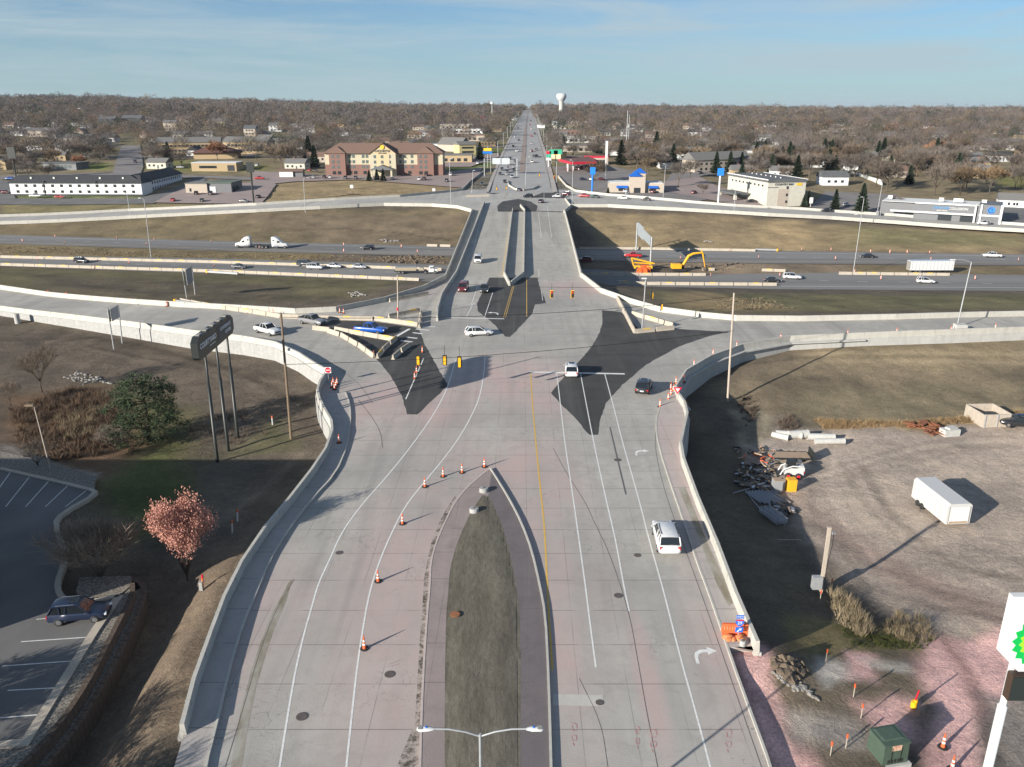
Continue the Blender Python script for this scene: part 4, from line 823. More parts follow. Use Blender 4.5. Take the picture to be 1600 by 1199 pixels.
    if 'tyre' not in KIDS:
        q_ = MB(); q_.tube([(0, -.12, 0), (0, -.10, 0), (0, .10, 0), (0, .12, 0)], [.82, 1, 1, .82], 20); KIDS['tyre'] = q_.build('tyre', MAT['rubber']); q_ = MB(); q_.tube([(0, .10, 0), (0, .128, 0)], [.6, .55], 14); q_.tube([(0, .12, 0), (0, .135, 0)], [.2, .16], 8)
        KIDS['rim'] = q_.build('rim', MAT['chrome'])
    for x in (-wb, wb):
        for s_ in (-1, 1):
            wt = bpy.data.objects.new('wheel', WHEEL_ME); col.objects.link(wt); wt.parent = r; wt.location = (x, s_*(w-.10), wr_); wt.scale = (wr_, 1, wr_); wt.rotation_euler = (0, 0, 0 if s_ > 0 else math.pi)
            rm_ = bpy.data.objects.new('rim', RIM_ME); col.objects.link(rm_); rm_.parent = wt
            q_ = MB()
    for s_ in (-1, 1):
        q_ = MB(); q_.box((h-.13, s_*w*.66, hz-.27), (.16, .42, .15), -s_*.25); q_.build('headlight', MAT['head_lamp'], r)
        q_ = MB(); q_.box((-h+.07, s_*w*.78, dz-.26), (.12, .24, .30), s_*.12); q_.build('tail_light', MAT['tail_lamp'], r)
    q_ = MB(); q_.box((h-.03, 0, fl+.34), (.10, w*1.05, .22)); q_.build('grille', MAT['black_plastic'], r)
    q_ = MB(); q_.box((-h+.04, 0, dz-.36), (.1, .5, .14)); q_.build('number_plate', MAT['cone_white'], r)
    return r
q_ = MB(); q_.tube([(0, -.12, 0), (0, -.09, 0), (0, .09, 0), (0, .12, 0)], [.86, 1, 1, .86], 20); q_.tube([(0, -.02, 0), (0, .09, 0)], [1.14, 1.14], 20) if False else None
_t = q_.build('wheel', MAT['rubber']); WHEEL_ME = _t.data; bpy.data.objects.remove(_t)
q_ = MB(); q_.tube([(0, .10, 0), (0, .127, 0)], [.62, .56], 14); q_.tube([(0, .12, 0), (0, .14, 0)], [.2, .16], 8); _t = q_.build('rim', MAT['chrome']); RIM_ME = _t.data; bpy.data.objects.remove(_t); KIDS['tyre'] = 1
CARS = {}
def car(kind, colr, a, b, z, label, group=None, name='parked_car', cat='car', mid=False):
    """a = rear, b = front on the ground, as photo pixels (or world points)"""
    if z == 'g': pa, pb = G(*a), G(*b)
    elif z == 'r': pa, pb = WRd(*a), WRd(*b)
    else: pa, pb = W(*a, z), W(*b, z)
    c_ = (pa+pb)/2; rz = math.atan2(pb.y-pa.y, pb.x-pa.x); SC = 1.07 if z == 0 else 1.0; zz = {'g': .45}.get(z, .005)+c_.z
    key = (kind, colr)
    if z == 'g': zz = groundz(c_.x, c_.y)+.5
    if key not in CARS: CARS[key] = make_car(kind, colr, {'pickup': 'pickup_truck', 'van': 'minivan', 'cargo_van': 'delivery_van', 'suv': 'suv_car', 'big_suv': 'suv_car', 'wagon': 'estate_car', 'sedan': 'sedan_car'}[kind])
    KIDS.setdefault(CARS[key].name, [k for k in bpy.data.objects if k.parent == CARS[key]])
    ct = {'pickup': 'pickup truck', 'van': 'minivan', 'cargo_van': 'van'}.get(kind, 'car')
    o_ = place(CARS[key], (c_.x, c_.y, zz), rz, label, ct, group); o_.scale = (SC, SC, SC); return o_
car('big_suv','white',(1047,874),(1033,826),0,'white suv with black roof rails in the right turn lane beside its long shadow')
car('suv','white',(893.5,598),(892,572),0,'white suv waiting on the white stop line')
car('suv','black',(1001,622),(1011,600),0,'dark suv driving onto the right ramp past the yield sign')
car('wagon','white',(727,525),(769,523),0,'white estate car crossing the middle of the near intersection')
car('pickup','blue',(559,519),(600,522),0,'bright blue pickup waiting between the left barrier blocks')
car('pickup','grey',(467,503),(510,511),0,'silver pickup with dark tailgate coming along the left ramp behind the blue pickup')
car('pickup','white',(401,517),(437,526),0,'white pickup on the left ramp beside the tall wooden pole')
car('van','maroon',(728,447),(720,462),0,'dark red minivan coming off the bridge toward the camera')
car('sedan','black',(760,448),(755,463),0,'black sedan beside the dark red minivan at the end of the bridge')
car('cargo_van','white',(748,403),(746,416),0,'white van driving on the left lanes of the bridge') if False else car('van','white',(748,404),(746,416),0,'white minivan driving on the left lanes of the bridge')
c0 = car('suv','navy',(85,970),(168,963),PARK_Z,'dark blue suv parked alone in the lot at bottom left')
car('suv','black',(838,309),(811,309),0,'black suv crossing the far end of the bridge'); car('sedan','navy',(842,319),(849,315),0,'small blue car at the top right of the bridge deck'); car('sedan','charcoal',(810,302),(812,296),0,'grey car beside the curved barrier of the far island')
car('suv','white',(882,309),(860,309),0,'white suv leaving the upper right ramp at the bridge'); car('suv','maroon',(894,306),(873,305),0,'dark red suv just behind the white suv at the upper right ramp')
car('pickup','red',(925,309),(900,308),'r','bright red pickup on the upper right ramp'); car('sedan','green',(936,310),(922,309),'r','dark green car following the red pickup on the upper right ramp'); car('sedan','white',(984,312),(962,311),'r','white sedan on the upper right ramp under the blue roofed restaurant'); car('suv','silver',(984,308),(968,307),'r','pale suv alongside the white sedan on the upper right ramp')
car('sedan','black',(1018,314),(1000,313),'r','black sedan on the upper right ramp right of the blue roofed restaurant'); car('suv','black',(1302,332),(1280,331),'r','black suv on the upper right ramp near the spruce trees'); car('suv','white',(1549,352),(1523,351),'r','white suv on the upper right ramp in front of the grey car shop')
# highway
car('suv','black',(587,390.5),(562,390),HZ,'black suv alone on the far carriageway left of the bridge'); car('suv','black',(112,410),(144,411.5),HZ,'black suv between barrier rows at far left of the highway'); car('sedan','charcoal',(360,419),(388,420),HZ,'dark low car close behind the barrier row, seen below the white trucks')
car('van','charcoal',(464,415),(490,416),HZ,'dark minivan behind the white suv in the highway queue'); car('big_suv','white',(476,420),(510,421.5),HZ,'large white suv in the highway queue'); car('sedan','white',(510,418),(536,419),HZ,'white sedan in the middle of the highway queue'); car('sedan','silver',(548,419),(576,420),HZ,'silver sedan at the right end of the highway queue')
car('sedan','black',(1368,403.5),(1341,402.5),HZ,'black sedan on the far carriageway beside the tall leaning lamp'); car('pickup','white',(1567,403),(1532,402),HZ,'white pickup at far right of the highway'); car('pickup','red',(1006,403),(972,402),HZ,'red pickup on the highway behind the yellow lift'); car('suv','maroon',(928,410),(900,409),HZ,'dark red suv in the shadow of the bridge')
car('sedan','black',(1192,440),(1222,441.5),HZ,'black sedan at the end of the near barrier row'); car('big_suv','white',(1219,435.5),(1255,437),HZ,'white suv with black windows beside the black sedan'); car('suv','white',(1430,442),(1461,443.5),HZ,'white suv with black wheels below the white box trailer')
# lots and avenue
far = [('sedan','charcoal',(760,293),(746,292),'small dark car in the left lanes of the near avenue'),('sedan','navy',(781,279),(783,273),'small blue car alone on the left lanes under the sign gantry'),('suv','black',(832,249),(840,249),'black suv on the right lanes of the avenue'),
 ('sedan','black',(845,247.5),(838,247),'x')]
FAR = [('sedan','charcoal',(752,287),(754,294),'small dark car in the left lanes just beyond the left ramp'),('sedan','navy',(781,271),(782,278),'small navy car alone under the sign gantry'),('suv','black',(830,247),(844,247),'black suv crossing the right lanes of the avenue'),('sedan','silver',(829,240),(829,237),'pale car on the right lanes beyond the black suv')]
for kd, cl, a, b, lb in FAR: car(kd, cl, a, b, 'g', lb)
q = rnd
LOTC = [('pickup','red',(402,282),(410,282)),('sedan','charcoal',(478,282),(480,278)),('sedan','silver',(489,282),(491,278)),('suv','black',(506,282),(508,278)),('suv','white',(515,282),(517,278)),('sedan','black',(520,275),(522,272)),('suv','black',(530,275),(532,272)),('suv','charcoal',(539,283),(541,279)),('suv','charcoal',(555,283),(557,279)),('sedan','white',(612,284),(614,280)),('suv','white',(654,285),(656,281)),('suv','black',(662,285),(664,281)),('sedan','black',(665,278),(667,275)),('suv','charcoal',(697,288),(699,283)),('suv','white',(703,278),(705,274)),('sedan','red',(482,270),(486,268)),('sedan','charcoal',(492,271),(495,269)),('van','white',(400,262),(404,260)),('sedan','black',(402,312),(406,310))]
for i, (kd, cl, a, b) in enumerate(LOTC): car(kd, cl, a, b, 'g', nth(i+1)+' of the cars around the brown roofed hotel, a '+cl+' one', 'cars parked around the brown roofed hotel')
WM = [('sedan','red',(90,311),(99,311),'red car behind the white motel lawn'),('pickup','white',(50,310),(63,310),'pale pickup left of the red car at the white motel'),('suv','maroon',(3,304),(14,304),'dark red car at the left corner of the white motel'),('sedan','blue',(20,282),(11,282),'blue car beyond the left end of the white motel'),('suv','navy',(211,258),(212,253),'blue car driving on the street behind the white motel'),('sedan','white',(262,261),(270,261),'white car under the trees behind the white motel'),('sedan','silver',(278,264),(287,264),'silver car right of the white car behind the motel'),
 ('suv','black',(306,308),(308,303),'dark car parked at the small garage building'),('pickup','charcoal',(328,308),(331,304),'dark pickup right of the parked car at the garage building'),('sedan','green',(315,319),(317,314),'dark green car alone in the garage forecourt'),('sedan','red',(269,318),(273,314),'red car at the left edge of the garage forecourt'),('sedan','charcoal',(376,318),(387,318),'dark car at the right edge of the garage forecourt'),('sedan','silver',(380,263),(388,263),'silver car parked above the garage building'),
 ('pickup','white',(744,260),(750,256),'white pickup by the avenue lawn'),('sedan','navy',(905,283),(917,283),'navy car below the red fuel canopy'),('sedan','white',(921,284),(929,282),'white car behind the blue pole sign'),('sedan','maroon',(936,283),(944,283),'maroon car right of the blue pole sign'),('sedan','maroon',(1017,304),(1025,302),'maroon car at the right awning of the blue roofed restaurant'),('suv','white',(976,303),(984,302),'white car at the door of the blue roofed restaurant'),
 ('sedan','silver',(1064,263),(1068,260),'first silver car in the row by the bare tree'),('sedan','white',(1070,267),(1076,264),'white car second in the row by the bare tree'),('suv','silver',(1077,270),(1084,266),'third car in the row by the bare tree'),('suv','charcoal',(1089,274),(1098,273),'dark car at the near end of the row by the bare tree'),
 ('sedan','black',(1183,318),(1163,318),'black car at the foot of the cream motel'),('sedan','white',(1140,307),(1150,308),'white car under the cream motel carport'),('sedan','maroon',(1080,305),(1088,303),'maroon car alone left of the cream motel'),('sedan','white',(1318,325),(1325,321),'white car between the two spruce trees')]
for kd, cl, a, b, lb in WM: car(kd, cl, a, b, 'g', lb)
AVC = [(-9,452,'black'),(-5.5,475,'silver'),(-9,490,'white'),(-9,503,'charcoal'),(-5.3,512,'black'),(-9,520,'silver'),(-5.3,528,'white'),(-12.6,515,'charcoal'),(-9,545,'maroon'),(-5.3,560,'black'),(-9,580,'black'),(6,560,'white'),(9.5,600,'black'),(6,640,'red'),(9.5,655,'charcoal'),(-5.3,640,'white'),(-9,690,'black'),(6,720,'silver'),(-5.3,760,'charcoal'),(-9,800,'white'),(6,820,'red'),(9.5,860,'black'),(-5.3,900,'white'),(6,960,'white'),(-9,980,'black'),(5,1100,'red'),(-6,1150,'white'),(6,1300,'black'),(-5,1400,'silver')]
for i, (dx, y, cl) in enumerate(AVC):
    kd = ['sedan', 'suv', 'sedan', 'van'][i % 4]; key = (kd, cl)
    if key not in CARS: CARS[key] = make_car(kd, cl, {'van': 'minivan', 'suv': 'suv_car', 'sedan': 'sedan_car'}[kd])
    KIDS.setdefault(CARS[key].name, [k for k in bpy.data.objects if k.parent == CARS[key]])
    place(CARS[key], (acx(y)+dx, y, zbase(acx(y), y)+.32), math.pi/2*(1 if dx > 0 else -1), nth(i+1)+' car up the far avenue counting away from the bridge, '+cl, 'car', 'traffic on the far avenue')
def parts_thing(name, loc, rz, label, cat, parts, group=None):
    t = thing(name, loc, rz, label, cat, group)
    for n_, m, mt in parts: m.build(n_, mt, t)
    return t
def wheels(t, xs, w, r, wd=1.0):
    for x in xs:
        for s_ in (-1, 1):
            wt = bpy.data.objects.new('wheel', WHEEL_ME); col.objects.link(wt); wt.parent = t; wt.location = (x, s_*w, r); wt.scale = (r, wd, r); wt.rotation_euler = (0, 0, 0 if s_ > 0 else math.pi); rm_ = bpy.data.objects.new('rim', RIM_ME); col.objects.link(rm_); rm_.parent = wt
def tractor(u, v, rz, label, z=HZ):
    p = W(u, v, z); b = MB(); wht = paint('white')
    def loft(st, m, smooth=True):
        vs = []; n = 13
        for x, w_, zb, zt in st: vs += [(x, y, zz) for y, zz in section(w_, zb, zt, .3)]
        m.add(vs, [(i*n+j, i*n+(j+1) % n, (i+1)*n+(j+1) % n, (i+1)*n+j) for i in range(len(st)-1) for j in range(n)]+[tuple(range(n-1, -1, -1)), tuple(range(len(vs)-n, len(vs)))], 0, smooth)
    loft([(-2.2, 1.2, .9, 3.75), (-2.1, 1.22, .6, 3.95), (-1.2, 1.23, .6, 3.98), (-.3, 1.2, .6, 3.75), (.6, 1.12, .6, 3.0), (1.15, 1.08, .6, 2.25), (1.5, 1.05, .6, 1.98), (2.7, .98, .55, 1.75), (3.2, .9, .45, 1.5), (3.3, .75, .5, 1.1)], b)
    fr = MB(); fr.box((-4.6, 0, .95), (5.2, .9, .25)); fr.box((-4.9, 0, 1.15), (.9, .9, .12)); ws = MB(); ws.box((.86, 0, 2.45), (.14, 1.75, .75), 0); ws.v = [(x-(zz-2.45)*.75, y, zz) for x, y, zz in ws.v]
    sw = MB()
    for s_ in (-1, 1): sw.box((.15, s_*1.165, 2.35), (.85, .06, .62)); sw.box((-1.5, s_*1.235, 2.9), (.45, .04, .4))
    tk = MB()
    for s_ in (-1, 1): tk.tube([(-1.6, s_*1.1, .75), (-.1, s_*1.1, .75)], .32, 10)
    t = parts_thing('truck_tractor', (p.x, p.y, z), rz, label, 'truck', [('cab', b, wht), ('chassis', fr, MAT['black_plastic']), ('windscreen', ws, MAT['glass']), ('side_window', sw, MAT['glass']), ('fuel_tank', tk, MAT['chrome'])])
    wheels(t, [2.3, -4.2, -5.5], 1.05, .52, 1.6); return t
tractor(383, 387, math.pi+.03, 'white sleeper cab truck facing left, coupled back to back with its twin'); tractor(436, 388, .03, 'white sleeper cab truck facing right, coupled back to back with its twin')
# flatbed lorry between the barriers, then the box trailer in the median
p = W(664, 427.5, HZ); cb = MB(); cb.box((2.0, 0, 1.45), (1.7, 2.1, 1.7), 0, 0, .8, .9); cb.box((3.2, 0, 1.05), (1.3, 1.8, .8), 0, 0, .9, .9); gl = MB(); gl.box((2.2, 0, 1.95), (1.2, 2.02, .5), 0, 0, .85, .93); bd = MB(); bd.box((-4.2, 0, .9), (9.5, 2.3, .3)); ld = MB(); ld.box((-5.6, 0, 1.5), (6.2, 2.1, .9)); ld.box((-1.0, 0, 1.4), (1.6, 1.9, .7), 0, 0, .7, .8)
t = parts_thing('flatbed_truck', (p.x, p.y, HZ), .02, 'white cab flatbed truck with a long load at the end of the highway barriers', 'truck', [('cab', cb, paint('white')), ('windows', gl, MAT['glass']), ('bed', bd, MAT['black_plastic']), ('load', ld, paint('tan'))]); wheels(t, [3.1, .2, -6.5, -7.6], 1.0, .48, 1.4)
p = W(1458, 429, HZ); bx = MB(); bx.box((0, 0, 2.35), (13.0, 2.5, 2.75)); rb = MB()
for k in range(12): rb.box((-6+k*1.09, -1.262, 2.35), (.07, .02, 2.6))
dr = MB(); dr.box((-6.53, 0, 2.35), (.06, 2.3, 2.5)); un = MB(); un.box((0, 0, .85), (12, 1.1, .25)); un.box((4.5, 0, .45), (.3, 1.6, .9)); cabm = MB(); cabm.box((-7.9, .1, 1.5), (1.5, 2.2, 2.1), 0, 0, .85, .9)
t = parts_thing('box_trailer', (p.x, p.y+2.5, HZ), .02, 'long white ribbed box trailer standing in the highway median behind barrier blocks', 'trailer', [('box', bx, paint('white')), ('rib', rb, MAT['grey_trim']), ('rear_door', dr, MAT['grey_trim']), ('underframe', un, MAT['black_plastic'])]); wheels(t, [-4.6, -3.4], 1.0, .5, 1.4)
# ================================================================ POLES, SIGNS, CONES, YARD
def zat(y, v):
    t = (v-599.5)/F; return H0-y*(sP+t*cP)/(cP-t*sP)
def top_at(base, u, v):
    z = zat(base.y, v); fw = base.y*cP-(z-H0)*sP; return Vector(((u-800)/F*fw, base.y, z))
pm('wood_pole', (.20, .145, .095), (.13, .095, .065), 2, .9, stretch=(4, 4, .5)); pm('pale_wood', (.42, .36, .30), (.33, .28, .23), 2, .9, stretch=(4, 4, .5)); pm('galv', (.42, .43, .44), (.36, .37, .38), 3, .45, .4)
pm('sign_back', (.30, .31, .33), (.25, .26, .28), 2, .5, .3); pm('black_metal', (.018, .022, .02), None, 1, .45); pm('signal_yellow', (.75, .38, .01), None, 1, .5); pm('lamp_red', (.8, .03, .01), None, 1, .4, emit=.9); pm('lamp_off', (.03, .04, .03), None, 1, .3)
pm('sign_white', (.58, .585, .58), None, 1, .45); pm('sign_blue', (.01, .12, .52), None, 1, .45); pm('sign_red', (.55, .01, .03), None, 1, .45); pm('wire', (.01, .01, .01), None, 1, .6)
def local(o, m): m.v = [(x-o.x, y-o.y, z-o.z) for x, y, z in m.v]; return m
def pole(name, b, t, r, mat, label, cat, extra=(), group=None):
    o = Vector(b); ps = []; m = MB(); m.tube([b-Vector((0, 0, .3)), t], [r, r*.7], 10); th = thing(name, o, 0, label, cat, group); local(o, m).build('pole', MAT[mat], th)
    for n_, mm, mt in extra: local(o, mm).build(n_, MAT[mt], th)
    return th
def lamp_arm(t, dx, dy, dz=.5, head=.9, hm='galv'):
    a = MB(); e = t+Vector((dx, dy, dz)); a.tube([t, t+Vector((dx*.5, dy*.5, dz*.85)), e], .06, 6); h = MB(); h.box(e+Vector((dx*.12, dy*.12, -.03)), (head, .36, .16), math.atan2(dy, dx)); return [('arm', a, 'galv'), ('lamp_head', h, 'sign_white')]
P1b = Vector((*W(455, 686, -2.7)[:2], -2.7)); P1t = top_at(P1b, 439, 490); P2b = W(1137, 625, -3.3); P2t = top_at(P2b, 1147, 458); P3b = WRd(622, 500); P3t = top_at(P3b, 621, 430); P4b = WRd(1003, 516); P4t = top_at(P4b, 1009, 436)
bn = MB(); bn.cyl((P1t.x+.6, P1t.y, P1t.z-5), .19, .3, 8); pole('utility_pole', P1b, P1t, .19, 'wood_pole', 'tall brown wooden pole standing in the dirt left of the curved white wall', 'utility pole', [('clamp', bn, 'sign_white')])
pole('utility_pole', P2b, P2t, .19, 'pale_wood', 'tall pale wooden pole rising in front of the right ramp wall', 'utility pole'); rb = MB(); rb.tube([P3b+Vector((0, 0, 1.9)), P3b+Vector((0, 0, 2.5))], .2, 8); pole('utility_pole', P3b, P3t, .16, 'pale_wood', 'wooden pole with a red band at the gravel wedge near the bridge', 'utility pole', [('band', rb, 'sign_red')])
hd = MB(); hd.box(P4t+Vector((-.3, 0, .1)), (.9, .4, .2)); pole('street_lamp', P4b, P4t, .13, 'galv', 'grey lamp pole inside the right triangle of barrier blocks', 'street lamp', [('lamp_head', hd, 'sign_white')])
# span wires with traffic signals
def wire(a, b, sag, n=14): return [a.lerp(b, k/n)+Vector((0, 0, -sag*4*(k/n)*(1-k/n))) for k in range(n+1)]
def span(label, a, b, sag): m = MB(); m.tube(wire(a, b, sag), .035, 4); o = Vector(a); w = m.build('span_wire', MAT['wire'], origin=o); return tag(w, label, 'wire')
span('wire from the brown pole to the pale pole carrying the yellow backed signals', P1b+Vector((0, 0, 10.6)), P2b+Vector((0, 0, 11.2)), .9); span('wire from the red banded pole to the grey lamp pole', P3b+Vector((0, 0, 8.0)), P4b+Vector((0, 0, 8.2)), .5)
span('upper cable between the brown pole and the pale pole', P1t-Vector((0, 0, .5)), P2t-Vector((0, 0, .5)), 1.2)
def signal(u, v, z, front, label, rz=0, double=False):
    p = W(u, v, z); t = thing('traffic_signal', p, rz, label, 'traffic light', 'traffic signals hung over the intersection'); h = 1.35 if double else 1.15
    fy = -1 if front else 1; bp = MB(); bp.box((0, 0, 0), (.62, .05, h+.35)); bp.build('backplate', MAT['signal_yellow' if front else 'black_metal'], t)
    hs = MB(); hs.box((0, -.16, 0), (.36, .28, h)) if not front else hs.box((0, -.10, 0), (.44, .18, h+.1)); hs.build('housing', MAT['signal_yellow' if not front else 'black_metal'], t)
    for k in range(3): q_ = MB(); q_.tube([(0, fy*.20 if front else .04, (1-k)*h*.31), (0, fy*.22 if front else .09, (1-k)*h*.31)], .13, 12); q_.build('lamp', MAT['lamp_red' if (front and k == 0) else 'lamp_off'], t)
    if not front:
        e = MB(); e.box((0, .06, 0), (.60, .03, h+.33)); e.build('frame', MAT['black_metal'], t)
    hg = MB(); hg.tube([(0, 0, h/2), (0, 0, h/2+1.6)], .03, 5); hg.build('hanger', MAT['wire'], t); return t
signal(862, 460, 6.2, True, 'left signal of the pair showing red beyond the dark asphalt'); signal(894.5, 460, 6.2, True, 'right signal of the pair showing red beyond the dark asphalt'); signal(653.5, 563, 6.3, False, 'yellow backed signal seen end on above the orange tubes'); signal(695, 563, 6.3, False, 'yellow backed signal in the middle of the near wire'); signal(718, 566, 6.3, False, 'taller yellow backed signal at the right of the near wire', 0, True)
signal(1033, 480, 4.0, False, 'black signal beside the right triangle island', math.pi*.4); signal(1018, 462, 5.0, False, 'small yellow signal hanging over the right ramp wall', math.pi*.5); signal(866, 277, 9, True, 'red signal hanging over the right lanes at the far island'); signal(843, 274, 9, False, 'dark signal hanging over the right lanes at the far island'); signal(776, 295, 7, False, 'dark signal hanging over the left lanes beyond the bridge'); signal(791, 294, 4, False, 'yellow signal at the tip of the far island')
# lamps
b = Vector((-1.52, 31.3, .15)); t = Vector((-1.52, 31.3, zat(31.3, 1147)))
ex = []
for s_ in (-1, 1):
    a = MB(); a.tube([t+Vector((0, 0, -.15)), t+Vector((s_*.7, 0, .12)), t+Vector((s_*1.5, 0, .28)), t+Vector((s_*2.3, 0, .30))], .045, 8); h = MB(); h.tube([t+Vector((s_*2.2, 0, .29)), t+Vector((s_*2.45, 0, .30)), t+Vector((s_*2.9, 0, .30)), t+Vector((s_*3.0, 0, .30))], [.08, .17, .19, .1], 10); h.v = [(x, y, t.z+.30+(z-t.z-.30)*.45) for x, y, z in h.v]; ex += [('arm', a, 'galv'), ('lamp_head', h, 'sign_white')]
    sn = MB(); sn.cyl((t.x+s_*2.55, t.y, t.z+.37), .05, .07, 8); ex.append(('sensor', sn, 'sign_blue')); pl_ = MB(); pl_.box((t.x+s_*2.84, t.y, t.z+.385), (.2, .26, .02)); ex.append(('lens_cover', pl_, 'grey_trim'))
pole('street_lamp', b, t, .10, 'galv', 'double armed street lamp rising from the median at the bottom edge', 'street lamp', ex)
LAMPS = [((1495,512),(1518,410),(-3.2,0),'galv','tall lamp leaning arm to the left on a concrete block by the right ramp','r'),((1333,427),(1346,338),(-1.5,0),'galv','slim lamp pole in the highway median left of the box trailer',HZ),((236,402),(225,312),(-1.2,0),'galv','lamp pole in the left highway median below the white motel',HZ),((204,337),(198,303),(-1,0),'galv','short looking lamp pole on the upper left ramp','r'),
 ((477,331),(474,280),(1.8,0),'galv','lamp pole with a cross arm on the upper left ramp','r'),((705,324),(702,250),(.8,0),'galv','tall pole at the left end of the bridge beside the hotel lot','r'),((894,323),(895,252),(-.8,0),'galv','tall pole at the right end of the bridge','r'),((1147,331),(1149,298),(-2,0),'galv','white lamp on the upper right ramp below the cream motel','r'),((737,302),(739,268),(.5,0),'galv','thin pole at the mouth of the upper left ramp','r'),
 ((1036,310),(1040,258),(-.6,0),'galv','pole right of the blue roofed restaurant','r'),((821,291),(822,247),(1.5,0),'galv','lamp on the far island','r'),((809,272),(809,248),(-1.5,0),'galv','slim lamp near the tip of the far median','g'),((1370,336),(1379,286),(-1,0),'galv','leaning lamp pole left of the grey car shop','r'),((1344,349),(1350,310),(-.8,0),'galv','short lamp post on the upper right ramp','r')]
for (bu, bv), (tu, tv), (dx, dy), mt, lb, zz in LAMPS:
    b = G(bu, bv) if zz == 'g' else (WRd(bu, bv) if zz == 'r' else W(bu, bv, zz)); t = top_at(b, tu, tv); pole('street_lamp', b, t, .13, mt, lb, 'street lamp', lamp_arm(t, dx, dy))
p = WRd(1495, 515); m = MB(); m.box((0, 0, .75), (2.0, 1.6, 1.7)); tag(m.build('concrete_block', MAT['wall_concrete'], loc=(p.x, p.y-1.0, p.z-.3)), 'square concrete block at the foot of the leaning ramp lamp', 'concrete block')
b = G(81, 741); t = top_at(b, 53, 634); pole('street_lamp', b, t, .09, 'pale_wood', 'parking lot lamp with a flat brown head at far left', 'street lamp', [('lamp_head', (lambda m: (m.box(t+Vector((-.5, 0, .05)), (1.0, .45, .2)), m)[1])(MB()), 'wood_pole')])
# small utility post with box
b = G(1279, 928); t = top_at(b, 1299, 824); m = MB(); m.box(((b.x+t.x)/2, b.y, (b.z+t.z)/2), (.30, .24, t.z-b.z)); bx = MB(); bx.box((b.x-.35, b.y-.1, b.z+1.3), (.9, .5, 1.3)); cb = MB(); cb.tube([t+Vector((.25, -.1, -.4)), t+Vector((.3, -.1, -1.5)), b+Vector((.2, -.1, 1))], .03, 5); bk = MB(); bk.box((t.x+.25, t.y, t.z-.6), (.3, .15, .25))
th = thing('utility_post', b, 0, 'thick white square post with a grey meter box in the yard', 'utility post')
for n_, mm, mt in (('post', m, 'pale_wood'), ('meter_box', bx, 'galv'), ('cable', cb, 'wire'), ('bracket', bk, 'galv')): local(b, mm).build(n_, MAT[mt], th)
# ---- letters
def text(s_, size, mat, parent, loc, rot, ext=.03, align='CENTER', name='lettering', bold=.02):
    cu = bpy.data.curves.new('lettering', 'FONT'); cu.body = s_; cu.size = size; cu.extrude = ext; cu.align_x = align; cu.align_y = 'CENTER'; cu.offset = bold*size*.5; cu.resolution_u = 3
    tmp = bpy.data.objects.new('tmp', cu); col.objects.link(tmp); dg = bpy.context.evaluated_depsgraph_get(); me = bpy.data.meshes.new_from_object(tmp.evaluated_get(dg)); bpy.data.objects.remove(tmp)
    me.materials.clear(); me.materials.append(MAT[mat]); o = bpy.data.objects.new(name, me); col.objects.link(o); o.parent = parent; o.location = loc; o.rotation_euler = rot; return o
FX = (math.pi/2, 0, math.pi/2)   # letters upright, facing +x
FS = (math.pi/2, 0, 0)           # letters upright, facing -y
# tall black pylon sign
b1, b2, b3 = W(340, 724, -3), W(357, 705, -3), W(372, 686, -3); o = Vector(b1); th = thing('pylon_sign', o, 0, 'tall black roadside sign on three thin posts in the dirt at left', 'sign')
for b in (b1, b2, b3):
    m = MB(); b = Vector((b.x, b.y, groundz(b.x, b.y)-.3)); tp = Vector((-37.4, b.y, 12.6)); mid = b.lerp(tp, .66); m.tube([b, mid, mid+Vector((0, 0, .01)), tp], [.22, .22, .14, .14], 10); local(o, m).build('post', MAT['black_metal'], th)
m = MB(); prof = [(-6.4, 11.9), (-6.4, 13.7), (-5.6, 14.3), (5.6, 14.2), (6.4, 13.6), (6.4, 12.2), (5.7, 11.7), (-5.9, 11.5)]; vs = [(-37.4+sx*.42, 98.3+a, z) for sx in (-1, 1) for a, z in prof]; m.add(vs, [tuple(range(8)), tuple(range(15, 7, -1))]+[(i, (i+1) % 8, (i+1) % 8+8, i+8) for i in range(8)]); local(o, m).build('panel', MAT['black_metal'], th)
pm('sign_grey', (.16, .18, .22), None, 1, .5); pm('letter_grey', (.62, .62, .63), None, 1, .5); m = MB(); m.box((-36.965, 101.6, 12.95), (.02, 5.4, 1.75)); local(o, m).build('dark_field', MAT['sign_grey'] if False else pm('sign_slate', (.035, .042, .055), None, 1, .5), th)
for k in range(5): m = MB(); m.box((-37.4, 93.6+k*2.35, 14.34), (.5, .9, .16)); local(o, m).build('floodlight', MAT['grey_trim'], th)
def L3(x, y, z): return (x-o.x, y-o.y, z-o.z)
text('COURTYARD', .92, 'letter_grey', th, L3(-36.95, 95.3, 13.05), FX, bold=.03); text('CONFERENCE', .6, 'letter_grey', th, L3(-36.93, 101.5, 13.35), FX); text('CENTER', .6, 'letter_grey', th, L3(-36.93, 102.3, 12.6), FX); m = MB(); m.box((-36.95, 96.6, 12.4), (.03, 1.9, .1)); local(o, m).build('underline', MAT['letter_grey'], th)
